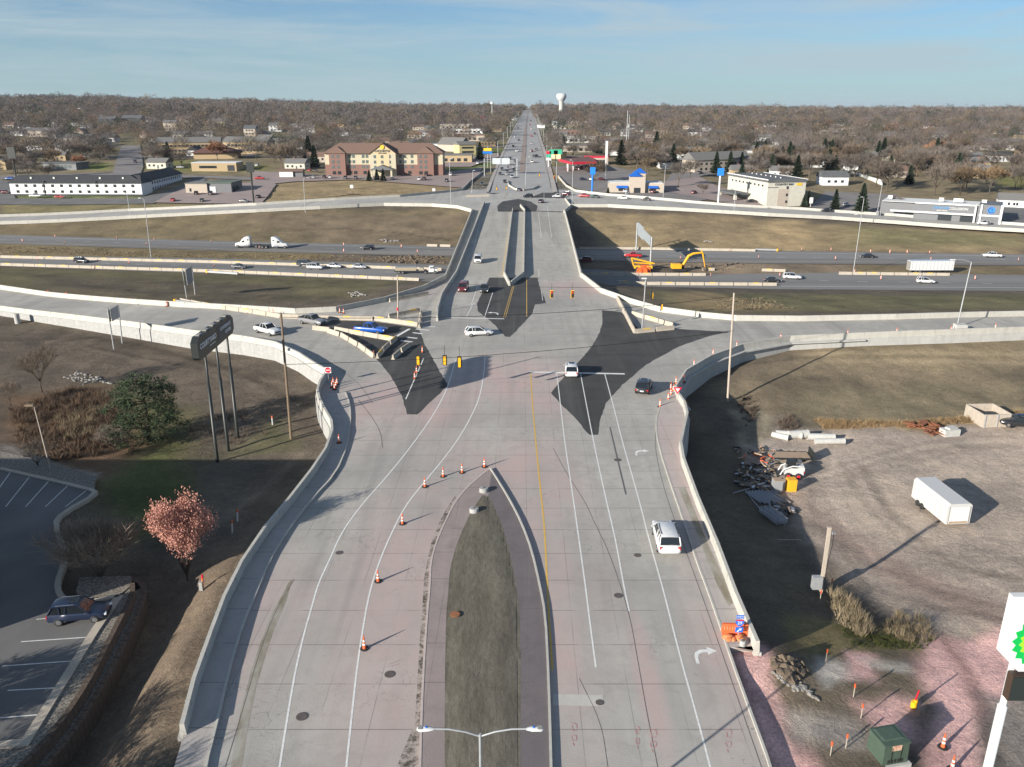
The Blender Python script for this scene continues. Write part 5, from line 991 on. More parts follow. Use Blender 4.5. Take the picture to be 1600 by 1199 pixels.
# pole sign with the sunflower
o = Vector((23.7, 31.7, -2.3)); th = thing('fuel_sign', o, 0, 'white pole sign with a green and yellow sunflower at the right edge', 'sign')
for x in (23.5, 26.0):
    m = MB(); m.tube([(x, 31.9, -2.6), (x, 31.9, 12.9), (x, 31.9, 12.95), (x, 31.9, 15.6)], [.22, .22, .15, .15], 14); local(o, m).build('post', MAT['sign_white'], th)
def ngon_y(m, pts, y0, y1, mi=0):
    n = len(pts); vs = [(x, y0, z) for x, z in pts]+[(x, y1, z) for x, z in pts]; m.add(vs, [tuple(range(n)), tuple(range(2*n-1, n-1, -1))]+[(i, (i+1) % n, (i+1) % n+n, i+n) for i in range(n)], mi); return m
m = ngon_y(MB(), [(22.4, 16.3), (23.4, 15.3), (25.9, 15.3), (26.9, 16.3), (26.9, 19.3), (22.4, 19.3)], 31.3, 31.65); local(o, m).build('panel', MAT['sign_white'], th)
m = MB(); m.box((25.2, 31.5, 14.35), (3.9, .5, 1.3)); local(o, m).build('price_panel', MAT['black_metal'], th); m = MB(); m.box((25.2, 31.5, 14.35), (3.98, .42, 1.38)); local(o, m).build('price_frame', pm('brown_frame', (.05, .03, .02), None, 1, .5), th)
pm('petal_green', (.0, .36, .06), None, 1, .5); pm('petal_lime', (.28, .62, .02), None, 1, .5); pm('petal_yellow', (.85, .80, .01), None, 1, .5)
for nm, r0, r1, mt, off, ph in (('petal_ring', .8, 1.42, 'petal_green', .012, 0), ('petal_ring', .55, 1.08, 'petal_lime', .024, .5), ('petal_ring', .0, .74, 'petal_yellow', .036, 0)):
    m = MB(); cx, cz = 24.2, 16.95
    for k in range(18):
        a = (k+ph)*2*math.pi/18; w = math.pi/18; pts = [(cx+r0*math.cos(a-w), cz+r0*math.sin(a-w)), (cx+r0*math.cos(a+w), cz+r0*math.sin(a+w)), (cx+(r1*.86)*math.cos(a+w), cz+(r1*.86)*math.sin(a+w)), (cx+r1*math.cos(a), cz+r1*math.sin(a)), (cx+(r1*.86)*math.cos(a-w), cz+(r1*.86)*math.sin(a-w))]
        ngon_y(m, pts, 31.3-off, 31.3)
    local(o, m).build(nm, MAT[mt], th)
# cabinet, pedestals, stakes
p = G(1385, 1180); t = thing('utility_cabinet', p, R(12), 'large dark green metal utility cabinet in the pink gravel', 'utility cabinet'); pm('cab_green', (.045, .075, .052), (.06, .09, .068), 2, .6)
m = MB(); m.box((0, 0, .75), (1.9, 1.7, 1.7), 0, 0, .96, .96); m.build('body', MAT['cab_green'], t); m = MB(); m.box((0, .0, 1.63), (1.95, 1.75, .10)); m.box((0, .15, 1.70), (1.7, 1.3, .06), 0, 0, .8, .8); m.build('lid', MAT['cab_green'], t); m = MB(); m.box((0, -.835, 1.35), (.7, .02, .45)); m.build('warning_label', pm('label_orange', (.45, .20, .12), (.6, .45, .35), 9, .6), t)
m = MB(); m.box((-.35, -.866, .8), (.03, .02, 1.2)); m.box((.35, -.866, .8), (.03, .02, 1.2)); m.build('door_seam', MAT['black_metal'], t); m = MB(); m.box((0, 0, -.12), (2.3, 2.1, .3)); m.build('pad', MAT['wall_concrete'], t)
for k in range(5): m = MB(); m.box((-.5+k*.25, -.852, .28), (.15, .02, .3)); m.build('vent', MAT['black_metal'], t)
for u, v, lb, c in ((1427,1105,'yellow gas riser with red top stake in the yard','signal_yellow'), (533,1090+0,'x','x')):
    if c == 'x': continue
    p = G(u, v); t = thing('gas_marker', p, 0, lb, 'marker'); m = MB(); m.cyl((0, 0, 0), .22, .5, 10); m.cyl((.1, 0, .3), .14, .35, 8); m.build('base', MAT[c], t); m = MB(); m.tube([(0, 0, .3), (.2, 0, 1.5)], .06, 6); m.build('stake', MAT['sign_red'], t)
STK = [((1298,922),'orange stake beside the white square post'),((1281,940),'short orange stake by the dry weeds'),((1333,1090),'thin wooden stake with orange tape left of the gas marker'),((1345,1122),'thin bare wooden stake near the green cabinet'),((1297,1182),'stake with pink ribbon lower left of the green cabinet'),((1321,1170),'second pink ribbon stake left of the green cabinet'),((1290,1035),'short red stake in the pale rubble')]
for (u, v), lb in STK:
    p = G(u, v); t = thing('survey_stake', p, 0, lb, 'stake', None); m = MB(); m.box((0, 0, .55), (.05, .05, 1.3)); m.build('stake', MAT['pale_wood'], t); m = MB(); m.box((0, 0, 1.05), (.09, .09, .35)); m.build('ribbon', MAT['orange_plastic'], t)
for (u, v), lb in (((315,922),'white utility pedestal beside an orange stake under the pink tree'), ((28,505),'grey round concrete post behind the long white wall'), ((47,500),'small grey box behind the long white wall')):
    p = G(u, v); m = MB(); m.box((0, 0, .4), (.32, .32, .8), 0, 0, .9, .9) if u > 40 else m.cyl((0, 0, -.2), .55, 2.2, 14); m.box((0, 0, .82), (.36, .36, .06)) if u > 40 else None; tag(m.build('utility_pedestal', MAT['white_wall' if u > 100 else 'wall_concrete'], loc=p), lb, 'utility box')
p = G(366, 812); 
for k, (u, v, lb) in enumerate(((363,832,'left one of two short white marker posts in the dark dirt'), (371,815,'right one of two short white marker posts in the dark dirt'), (317,920,'tilted orange stake beside the white pedestal'), (426,665,'short white and orange marker near the brown pole'))):
    p = G(u, v); t = thing('marker_post', p, R(30*k), lb, 'marker post'); m = MB(); m.tube([(0, 0, -.1), (.1, 0, 1.1)], .09, 8); m.build('post', MAT['sign_white' if k != 2 else 'orange_plastic'], t); m = MB(); m.tube([(.1, 0, 1.1), (.13, 0, 1.4)], .1, 8); m.build('cap', MAT['orange_plastic' if k != 2 else 'sign_red'], t)
# ---- cones, drums, tubes
def cone_model():
    t = thing('traffic_cone', (0, 0, 0)); m = MB(); m.tube([(0, 0, .04), (0, 0, .95), (0, 0, 1.08)], [.15, .065, .05], 14); m.build('cone', MAT['orange_plastic'], t)
    for z0, z1 in ((.38, .52), (.68, .82)): m = MB(); f = lambda z: .15-(.085)*(z-.04)/.91+.006; m.tube([(0, 0, z0), (0, 0, z1)], [f(z0), f(z1)], 14); m.build('reflective_band', MAT['cone_white'], t)
    m = MB(); m.cyl((0, 0, 0), .36, .07, 18, 0, .33); m.build('base', MAT['rubber'], t); m = MB(); m.tube([(0, 0, 1.08), (0, 0, 1.22)], .035, 8); m.build('handle', MAT['orange_plastic'], t); return t
def drum_model():
    t = thing('traffic_drum', (0, 0, 0)); m = MB(); m.tube([(0, 0, .05), (0, 0, 1.0)], [.32, .25], 16); m.build('drum', MAT['orange_plastic'], t)
    for z in (.3, .65): m = MB(); f = lambda z: .32-.0737*(z-.05)+.008; m.tube([(0, 0, z), (0, 0, z+.17)], [f(z), f(z+.17)], 16); m.build('reflective_band', MAT['cone_white'], t)
    m = MB(); m.cyl((0, 0, 0), .45, .07, 14); m.build('base', MAT['rubber'], t); return t
def tube_model():
    t = thing('marker_tube', (0, 0, 0)); m = MB(); m.box((0, 0, .6), (.22, .08, 1.1)); m.build('panel', MAT['orange_plastic'], t)
    for z in (.45, .85): m = MB(); m.box((0, 0, z), (.23, .09, .16)); m.build('reflective_band', MAT['cone_white'], t)
    m = MB(); m.box((0, 0, .04), (.5, .4, .08)); m.build('base', MAT['rubber'], t); return t
CM, DM, TM = cone_model(), drum_model(), tube_model()
def cones(model, pts, z, labels, cat, group, dz=0):
    for i, (u, v) in enumerate(pts):
        p = W(u, v, z) if not isinstance(z, str) else WRd(u, v); place(model, (p.x, p.y, p.z+dz), R(17*i), labels[i] if isinstance(labels, list) else nth(i+1)+' '+labels, cat, group)
cones(CM, [(569.5,1014),(591,909),(629,819),(664,761),(692.5,745),(722,739),(757,730)], 0, 'orange and white cone along the left lane line, counted from the bottom', 'traffic cone', 'cones curving up the left lane line to the island tip')
cones(CM, [(530,694)], 0, ['lone orange and white cone on the shaded left sidewalk'], 'traffic cone', None, .16)
cones(CM, [(521,601),(525,605),(523,609),(527,601),(519,606)], 0, 'cone from the left pile where the sidewalk meets the ramp', 'traffic cone', 'cones crowded at the left sidewalk corner')
cones(CM, [(1031,636),(1044,625),(1048,618),(1052,612),(1048,609),(1056,600)], 0, 'cone from the bottom at the right sidewalk corner', 'traffic cone', 'cones crowded at the right sidewalk corner')
cones(CM, [(648,592),(651,583),(655,572),(660,551),(584,559)], 0, ['nearest orange and white tube cone on the dark asphalt','middle tube cone on the dark asphalt','upper tube cone below the left signal','faint tube cone at the upper edge of the dark asphalt','cone at the point of the left triangle island'], 'traffic cone', None)
cones(CM, [(388,489),(421,492),(427,492),(531,489),(537,490)], 'r', 'small cone along the far barrier of the lower left ramp', 'traffic cone', 'cones along the far barrier of the lower left ramp')
cones(DM, [(76,461),(105,464),(203,473),(218,475),(261,479)], 'r', 'orange drum from the left along the lower left ramp', 'traffic drum', 'drums along the lower left ramp')
for i, (u, v) in enumerate([(1071,592),(1087,567),(1117,550),(1154,538),(1223,526),(1328,520),(1405,517),(1490,514),(1560,510)]):
    p = WRd(u, v-2, 1.0); place(CM, (p.x-.1, p.y+.6, roadz(p.x, p.y)), 0, nth(i+1)+' cone from the left behind the right ramp wall', 'traffic cone', 'cones behind the right ramp wall')
cones(TM, [(35,378),(86,371),(101,381),(183,374),(229,383),(241,376),(330,379),(405,389),(537,384),(537,394),(627,387),(652,395),(1063,405),(1140,393),(1185,404),(1252,392),(1298,392),(1305,406),(1360,395),(1390,396),(1417,396),(1452,397),(1454,407),(1591,408)], HZ, 'orange marker from the left along the far carriageway', 'marker tube', 'markers along the far carriageway')
cones(TM, [(59,406),(201,412),(334,417),(148,420),(380,427),(1110,432),(1218,432),(1335,427),(1376,437),(1523,437)], HZ, 'orange marker from the left along the near carriageway', 'marker tube', 'markers along the near carriageway')
for (u, v), lb in (((1473,1168),'orange cone on black base right of the green cabinet'), ((1487,1203),'orange cone cut by the bottom edge near the sign post')):
    p = G(u, v); place(CM, p, 0, lb, 'traffic cone')
# ---- crash cushions at barrier ends
for a, b, zz, lb in (((276,474),(310,477),'r','grey crash cushion with yellow nose at the start of the left ramp blocks'), ((325,427),(372,430),HZ,'grey crash cushion with yellow nose on the lower left highway'), ((1213,393),(1180,392),HZ,'grey crash cushion with yellow nose at the foot of the right slope')):
    pa, pb = (WRd(*a), WRd(*b)) if zz == 'r' else (W(*a, zz), W(*b, zz)); d = pb-pa; t = thing('crash_cushion', pa, math.atan2(d.y, d.x), lb, 'crash cushion'); l = d.length; m = MB(); m.box((l/2, 0, .5), (l, .6, .55)); m.build('rail', MAT['galv'], t); m = MB(); m.box((-.25, 0, .5), (.5, .75, .8)); m.build('nose', MAT['signal_yellow'], t)
# ---- traffic signs
def post_sign(u, v, label, zb=None, build=None, h=2.2):
    p = WRd(u, v) if zb is None else W(u, v, zb); t = thing('road_sign', p, 0, label, 'road sign'); m = MB(); m.tube([(0, .04, 0), (0, .04, h+.6)], .035, 6); m.build('post', MAT['galv'], t); build(t, h); return t
def yield_(t, h):
    z = h+.35; m = ngon_y(MB(), [(-.62, z+.35), (0, z-.7), (.62, z+.35)], -.02, 0); m.build('red_border', MAT['sign_red'], t); m = ngon_y(MB(), [(-.33, z+.18), (0, z-.36), (.33, z+.18)], -.032, -.02); m.build('white_field', MAT['sign_white'], t)
post_sign(1057.5, 628, 'red and white triangular yield sign at the corner of the right ramp', build=yield_, h=1.5)
def noentry(t, h):
    z = h+.3; m = MB(); m.box((0, -.01, z), (.95, .02, .95)); m.build('panel', MAT['sign_white'], t); c_ = [(.43*math.cos(k*.3142), z+.43*math.sin(k*.3142)) for k in range(20)]; m = ngon_y(MB(), c_, -.03, -.02); m.build('red_disc', MAT['sign_red'], t); m = MB(); m.box((0, -.035, z), (.6, .015, .14)); m.build('white_bar', MAT['sign_white'], t)
post_sign(514, 600, 'white no entry sign with red disc at the left wall corner', build=noentry, h=1.9)
def shield(t, h):
    z = h; m = MB(); m.box((0, -.01, z+1.25), (.62, .02, .3)); m.build('north_plate', MAT['sign_blue'], t); text('NORTH', .17, 'sign_white', t, (0, -.03, z+1.25), FS, .005)
    m = ngon_y(MB(), [(-.32, z+.98), (.32, z+.98), (.34, z+.7), (.2, z+.45), (0, z+.36), (-.2, z+.45), (-.34, z+.7)], -.02, 0); m.build('shield', MAT['sign_blue'], t); m = MB(); m.box((0, -.025, z+.93), (.6, .01, .1)); m.build('red_top', MAT['sign_red'], t); text('29', .38, 'sign_white', t, (0, -.03, z+.68), FS, .005)
    m = MB(); m.box((0, -.01, z+.06), (.62, .02, .48)); m.build('arrow_plate', MAT['sign_blue'], t); m = ngon_y(MB(), [(-.2, z-.1), (-.1, z-.14), (.05, z+.05), (.14, z-.02), (.2, z+.2), (-.04, z+.16), (.01, z+.1)], -.035, -.02); m.build('arrow', MAT['sign_white'], t)
post_sign(1153, 1001, 'blue interstate 29 shield signs on a post beside the orange barrier at right', build=shield, h=.95)
# water filled orange barrier and sandbags
p = WRd(1147, 993); t = thing('plastic_barrier', (p.x, p.y, .15), R(-3), 'red orange slatted plastic barrier lying across the right sidewalk end', 'barrier'); m = MB(); m.sweep([Vector((-1.0, 0, 0)), Vector((1.0, 0, 0))], [(-.28, 0), (-.25, .25), (-.1, .95), (.1, .95), (.25, .25), (.28, 0)]); m.build('body', MAT['orange_plastic'], t)
for k in range(9): m = MB(); m.box((-.85+k*.21, -.17, .55), (.05, .05, .45)); m.build('rib', pm('orange_light', (.85, .30, .16), None, 1, .5) if 'orange_light' not in MAT else MAT['orange_light'], t)
pm('sandbag', (.62, .22, .08), (.45, .15, .06), 4, .8)
for i, (u, v, dz) in enumerate(((1135,1000,0),(1140,1003,0),(1146,1002,0),(1152,1001,0),(1158,1002,0),(1137,1001,.2),(1155,1001,.2),(1066,631,0),(1071,632,0))):
    p = WRd(u, v); m = MB(); m.tube([(-.35, 0, .1), (-.25, 0, .12), (0, 0, .14), (.25, 0, .12), (.35, 0, .1)], [.03, .15, .18, .15, .03], 10); o_ = m.build('sandbag', MAT['sandbag'], loc=(p.x, p.y, .15+dz)); o_.scale = (1.1, 1.2, .7); o_.rotation_euler = (0, 0, R(i*37)); tag(o_, nth(i+1)+' orange sandbag in the pile at the '+('orange barrier' if i < 7 else 'yield sign'), 'sandbag', 'orange sandbags')
# ---- guide signs
def guide_back(bases, tops, panel, zb, label, face='sign_back'):
    b1 = W(*bases[0], zb) if zb != 'g' else G(*bases[0]); b2 = W(*bases[1], zb) if zb != 'g' else G(*bases[1]); o = Vector(b1); t = thing('guide_sign', o, 0, label, 'road sign'); tp = []
    for b, (tu, tv) in ((b1, tops[0]), (b2, tops[1])): q_ = top_at(b, tu, tv); tp.append(q_); m = MB(); m.tube([b-Vector((0, 0, .2)), q_], .13, 8); local(o, m).build('post', MAT['galv'], t)
    d = (b2-b1); d.z = 0; w = d.length; dn = d.normalized(); c = (tp[0]+tp[1])/2; pw, ph = panel; m = MB(); m.box((c.x-dn.y*-.18, c.y-dn.x*.18, (tp[0].z+tp[1].z)/2-ph/2), (pw, .1, ph), math.atan2(d.y, d.x)); local(o, m).build('panel', MAT[face], t)
    for s_ in (-.5, .5): m = MB(); m.box((c.x+dn.x*w*s_, c.y+dn.y*w*s_, (tp[0].z+tp[1].z)/2-ph/2), (.25, .22, ph*.94), math.atan2(d.y, d.x)); local(o, m).build('bracket', MAT['black_metal'], t)
    return t
guide_back([(178,545),(191,536)], [(168,482),(185,479)], (3.1, 2.3), 'g', 'grey back of a road sign on two posts before the long white wall'); guide_back([(292,466),(305,461)], [(285,421),(300,418)], (3.4, 3.6), 'g', 'dark back of a double post sign on the left grass slope'); guide_back([(868+503,338),(1375,339)], [(1369,330),(1376,330)], (2.0, 2.0), 'g', 'small pale sign near the right end of the upper ramp')
def gantry(b1, b2, h1, label, pans, z1=HZ):
    b1 = W(*b1, z1) if z1 is not None else G(*b1); b2 = W(*b2, z1) if z1 is not None else G(*b2); o = Vector(b1); t = thing('sign_gantry', o, 0, label, 'sign gantry'); d = b2-b1; d.z = 0; a = math.atan2(d.y, d.x); dn = d.normalized(); l = d.length
    for b in (b1, b2): m = MB(); m.tube([b, Vector((b.x, b.y, b1.z+h1+.8))], .3, 10); local(o, m).build('post', MAT['galv'], t)
    for dz in (0, 1.1): m = MB(); m.tube([Vector((b1.x, b1.y, b1.z+h1-dz)), Vector((b2.x, b2.y, b1.z+h1-dz))], .13, 6); local(o, m).build('beam', MAT['galv'], t)
    for f0, f1, ph in pans: c = b1.lerp(b2, (f0+f1)/2); m = MB(); m.box((c.x+dn.y*.25, c.y-dn.x*.25, b1.z+h1-.6), (l*(f1-f0), .12, ph), a); local(o, m).build('sign_panel', MAT['sign_silver'], t)
    return t
pm('sign_silver', (.40, .44, .46), (.32, .36, .38), 1.5, .5, .2)
gantry((994,391), (1016,418), 8.6, 'overhead sign gantry across the far carriageway right of the bridge', [(.12, .5, 4.2), (.52, .95, 3.0)]); gantry((757,275), (808,276), 9.0, 'overhead sign gantry over the left lanes of the avenue', [(.25, .5, 3.4), (.53, .78, 3.4)], None)
# ================================================================ THE YARD AND THE DIGGINGS
pm('conc_pipe', (.46, .46, .44), (.38, .38, .36), 2, .9); pm('rebar_rust', (.26, .09, .035), (.16, .07, .04), 5, .85); pm('mach_yellow', (.70, .36, .02), None, 1, .45); pm('mach_white', (.47, .47, .465), None, 1, .4); pm('timber', (.38, .28, .20), (.28, .20, .14), 3, .9); pm('scaf', (.44, .46, .50), None, 1, .35, .6)
p = G(1466, 806); a, b = G(1432, 778), G(1488, 822); d = b-a; rz = math.atan2(d.y, d.x); t = thing('cargo_trailer', (p.x+.3, p.y+1.0, p.z), rz, 'white enclosed cargo trailer parked alone in the dirt yard', 'trailer')
m = MB(); pr = [(-1.42, .5), (1.42, .5), (1.42, 2.75), (1.15, 3.0), (-1.15, 3.0), (-1.42, 2.75)]; vs = [(x, y, z) for x in (-3.1, 3.9) for y, z in pr]; m.add(vs, [(5, 4, 3, 2, 1, 0), (6, 7, 8, 9, 10, 11)]+[(i, (i+1) % 6, (i+1) % 6+6, i+6) for i in range(6)]); m.build('body', MAT['mach_white'], t)
m = MB(); m.box((3.92, 0, 1.62), (.05, 2.3, 1.95)); m.build('rear_door', MAT['sign_white'], t); m = MB(); m.box((3.93, 0, .72), (.05, 2.1, .25)); m.build('ramp_lip', MAT['timber'], t)
for s_ in (-1, 1): m = MB(); m.box((3.95, s_*1.2, 1.6), (.04, .06, 2.1)); m.build('door_post', MAT['grey_trim'], t)
m = MB(); m.box((2.2, -1.432, 1.6), (.9, .02, 1.9)); m.build('side_door', MAT['sign_white'], t); m = MB(); m.box((1.72, -1.445, 1.6), (.03, .02, 1.9)); m.box((2.68, -1.445, 1.6), (.03, .02, 1.9)); m.build('door_seam', MAT['grey_trim'], t)
for x in (-1.6, -.75):
    for s_ in (-1, 1): wt = bpy.data.objects.new('wheel', WHEEL_ME); col.objects.link(wt); wt.parent = t; wt.location = (x, s_*1.44, .38); wt.scale = (.38, 1, .38); wt.rotation_euler = (0, 0, 0 if s_ > 0 else math.pi)
m = MB(); m.tube([(-3.1, .9, .6), (-4.4, 0, .6)], .06, 6); m.tube([(-3.1, -.9, .6), (-4.4, 0, .6)], .06, 6); m.build('drawbar', MAT['black_metal'], t)
# skid steer
p = G(1237, 745); t = thing('skid_steer_loader', p, R(-8)+math.pi, 'white skid steer loader with red wheels in the yard', 'loader'); m = MB(); m.box((-.1, 0, .95), (2.4, 1.15, .9), 0, 0, .95, .95); m.box((-1.0, 0, 1.35), (.7, 1.3, .5)); m.build('body', MAT['mach_white'], t); m = MB(); m.box((.25, 0, 1.75), (1.2, 1.0, .85), 0, 0, .85, .9); m.build('cab', MAT['glass'], t); m = MB(); m.box((.25, 0, 2.2), (1.15, 1.0, .06)); m.build('cab_roof', MAT['black_metal'], t)
for s_ in (-1, 1): m = MB(); m.tube([(-1.2, s_*.72, 1.75), (.2, s_*.72, 1.75), (1.3, s_*.72, 1.2), (1.6, s_*.72, .5)], .1, 6); m.build('lift_arm', MAT['mach_white'], t)
m = MB(); m.box((1.9, 0, .35), (.15, 1.7, .5)); m.box((2.3, -.35, .12), (.9, .12, .06)); m.box((2.3, .35, .12), (.9, .12, .06)); m.build('fork_carriage', MAT['black_metal'], t); m = MB(); m.box((-1.37, 0, 1.0), (.04, 1.1, .5)); m.build('rear_panel', MAT['sign_red'], t)
for x in (-.65, .6):
    for s_ in (-1, 1):
        wt = bpy.data.objects.new('wheel', WHEEL_ME); col.objects.link(wt); wt.parent = t; wt.location = (x, s_*.75, .4); wt.scale = (.4, 1.3, .4); wt.rotation_euler = (0, 0, 0 if s_ > 0 else math.pi); m = MB(); m.tube([(0, .10, 0), (0, .13, 0)], [.62, .5], 12); o_ = m.build('rim', MAT['sign_red'], wt)
# flatbed equipment trailer
p = G(1232, 718); t = thing('flatbed_trailer', p, R(-3), 'flat timber decked equipment trailer behind the skid steer', 'trailer'); m = MB(); m.box((0, 0, .62), (5.2, 2.2, .08)); m.build('deck', MAT['timber'], t); m = MB()
for s_ in (-1, 1): m.box((0, s_*1.15, .6), (5.4, .12, .2))
m.build('frame', MAT['black_metal'], t); m = MB(); m.box((2.9, 0, 1.0), (.15, 2.2, 1.0), 0); m.build('ramp', MAT['black_metal'], t); m = MB(); m.tube([(-2.6, .9, .6), (-4.2, 0, .6)], .07, 6); m.tube([(-2.6, -.9, .6), (-4.2, 0, .6)], .07, 6); m.build('drawbar', MAT['black_metal'], t); wheels(t, [.3, 1.1], 1.2, .38)
# pallet tanks
for (u, v), mt, lb in (((1213,768),'galv','grey sided crate with a tan top left of the yellow crate'), ((1235,767),'mach_yellow','yellow crate standing below the skid steer')):
    p = G(u, v); t = thing('crate', p, R(4), lb, 'crate'); m = MB(); m.box((0, 0, .85), (1.05, 1.0, 1.5)); m.build('body', MAT[mt], t); m = MB(); m.box((0, 0, 1.63), (1.08, 1.03, .05)); m.build('lid', MAT['timber' if mt == 'galv' else 'mach_yellow'], t); m = MB(); m.box((0, 0, .05), (1.1, 1.05, .1)); m.build('pallet', MAT['timber'], t)
p = G(1224, 785)
for i in range(7):
    a = MB(); L_ = 1.1; a.box((0, 0, 0), (.22, L_, .22)); o_ = a.build('timber_baulk', MAT['timber'], loc=(p.x-1.2+(i % 5)*.42, p.y+(.1 if i < 5 else -1.2), p.z+.12+(.24 if i == 6 else 0))); o_.rotation_euler = (0, 0, R(-10+9*i)); tag(o_, nth(i+1)+' timber baulk from the left below the yellow crate', 'timber', 'timber baulks below the yellow crate')
r = random.Random(55)
for i, (u, v) in enumerate([(1158,742),(1165,750),(1172,756),(1180,762),(1188,750),(1176,738),(1168,730),(1192,742),(1200,752),(1196,766),(1212,800),(1222,806),(1232,800),(1160,758),(1184,728),(1204,738)]):
    p = G(u, v); t = thing('debris_heap', p, r.random()*3, nth(i+1)+' small heap of formwork scraps left of the skid steer', 'debris heap', 'heaps of formwork scraps left of the skid steer')
    for k, mt in enumerate(('timber', 'scaf', 'black_metal', 'wood_pole')): m = MB(); [m.box((r.uniform(-.7, .7), r.uniform(-.5, .5), .1+r.random()*.4), (r.uniform(.4, 1.3), r.uniform(.1, .3), .1), r.random()*3) for _ in range(3)]; m.build('scrap', MAT[mt], t)
# pipe stacks
c1, c2 = G(1172, 768), G(1205, 792)
for i in range(16):
    base = G(1165+ (i % 9)*4.9, 771-(i % 9)*.4); dirv = Vector((.35, -1, 0)).normalized()*3.4; z = groundz(base.x, base.y)+.14+(i//9)*.16; m = MB(); a = Vector((0, 0, 0)); m.tube([a, dirv*(.9+.1*((i*7) % 3))], .07, 7); tag(m.build('steel_pipe', MAT['scaf'], loc=(base.x, base.y, z)), nth(i+1)+' grey steel pipe in the stack left of the crates', 'pipe', 'steel pipes stacked by the shadow edge')
p = G(1207, 812); t = thing('mesh_panel_stack', p, R(-72), 'stack of silver scaffold frames at the end of the pipe stack', 'scaffold frames')
for k in range(5):
    m = MB(); z = .35+k*.13
    for y in (-.7, 0, .7): m.tube([(-1.7, y, z), (1.7, y, z)], .03, 5)
    for x in np.linspace(-1.7, 1.7, 9): m.tube([(x, -.7, z), (x, .7, z)], .025, 5)
    m.build('frame', MAT['scaf'], t)
for (a, b, lb) in (((1217,797),(1229,832),'thin pale pole lying beside the scaffold frames'), ((1214,845),(1252,845),'thin pale stick lying in the dirt below the scaffold frames'), ((1168,773),(1190,800),'thin pole leaning on the left of the pipe stack'), ((1145,772),(1180,762),'blue grey pole lying across the shadow edge')):
    pa, pb = G(*a), G(*b); m = MB(); m.tube([Vector((0, 0, .1)), pb-pa+Vector((0, 0, .1))], .05, 6); tag(m.build('loose_pole', MAT['pale_wood' if 'pale' in lb else 'scaf'], loc=pa), lb, 'pole')
# concrete pipes, rubble, debris
for i, (u, v, L_, r, an, lb) in enumerate(((1219,686,2.4,.42,-35,'short concrete pipe with its open end to the front'), (1232,684,3.6,.5,-12,'long concrete pipe next to the open ended one'), (1246,685,3.0,.6,8,'thick concrete pipe in the middle of the pipe row'), (1282,688,3.8,.5,-4,'concrete pipe section behind the rightmost one'), (1296,694,4.2,.42,2,'rightmost concrete pipe lying across the yard edge'))):
    p = G(u, v); t = thing('concrete_pipe', (p.x, p.y, p.z+r), R(an), lb, 'concrete pipe', 'concrete pipes at the yard edge'); m = MB(); n = 18; rings = [(-L_/2, r), (L_/2, r), (L_/2, r*.78), (-L_/2, r*.78)]; vs = [(x, rr*math.cos(2*math.pi*k/n), rr*math.sin(2*math.pi*k/n)) for x, rr in rings for k in range(n)]; m.add(vs, [(j*n+k, j*n+(k+1) % n, ((j+1) % 4)*n+(k+1) % n, ((j+1) % 4)*n+k) for j in range(4) for k in range(n)]); m.build('barrel', MAT['conc_pipe'], t); m = MB(); m.tube([(L_/2-.25, 0, 0), (L_/2-.01, 0, 0)], r*1.12, 18, cap=False); m.build('collar', MAT['conc_pipe'], t)
def rubble(name, px, n, size, mat, label, cat, seed, flatn=.5, gray=None):
    r = random.Random(seed); m = MB(); ps = gs(px); cx = sum(p.x for p in ps)/len(ps); cy = sum(p.y for p in ps)/len(ps); o = Vector((cx, cy, groundz(cx, cy)))
    for k in range(n):
        a, b = r.choice(ps), r.choice(ps); p = a.lerp(b, r.random()).lerp(o, r.random()*.5); s_ = size*(.4+r.random()); bm = bmesh.new(); bmesh.ops.create_icosphere(bm, subdivisions=1, radius=s_)
        vs = [(p.x-o.x+v.co.x*(1+r.uniform(-.3, .3)), p.y-o.y+v.co.y*(1+r.uniform(-.3, .3)), groundz(p.x, p.y)-o.z+s_*.2+v.co.z*flatn*(1+r.uniform(-.3, .3))) for v in bm.verts]; m.add(vs, [tuple(v.index for v in f.verts) for f in bm.faces]); bm.free()
    t = m.build(name, MAT[mat], loc=o); tag(t, label, cat); t['kind'] = 'stuff'; return t
pm('rubble_grey', (.20, .185, .165), (.28, .265, .24), 1.5, .9); pm('brush_brown', (.16, .12, .085), (.09, .07, .05), 2, .95)
rubble('rubble', [(545,458),(560,456),(572,462),(550,464)], 90, .28, 'rubble_grey', 'grey rubble patch on the lower left grass slope', 'rubble', 1); rubble('rubble', [(590,375),(600,374),(622,376),(630,378),(600,380)], 60, .35, 'rubble_grey', 'pale rubble at the foot of the upper left slope', 'rubble', 2)
rubble('rubble', [(590,402),(640,400),(690,402),(695,412),(650,414),(600,410)], 180, .5, 'brush_brown', 'dark broken pavement heap in the left highway median', 'rubble', 3, .6); rubble('rubble', [(1205,1050),(1230,1045),(1262,1080),(1280,1095),(1240,1080)], 120, .18, 'rubble_grey', 'broken pale rubble strip below the right wall end', 'rubble', 4)
rubble('rubble', [(1040,345+70),(1080,416),(1150,412),(1190,418),(1130,424)], 50, .5, 'brush_brown', 'dug up dirt clods in the right highway median', 'rubble', 5); rubble('rubble', [(100,590),(120,580),(160,590),(175,600),(130,602)], 90, .26, 'rubble_grey', 'grey stones of a culvert mouth left of the pine tree', 'rubble', 6)
rubble('rubble', [(1100,380-2),(1107,377),(1115,379)], 14, .4, 'rubble_grey', 'small heap of pale rubble on the right slope', 'rubble', 8); rubble('rubble', [(1205,1030),(1240,1028),(1262,1050),(1240,1070),(1215,1055)], 110, .32, 'brush_brown', 'dark mound of clods under the right wall end', 'rubble', 9, .8)
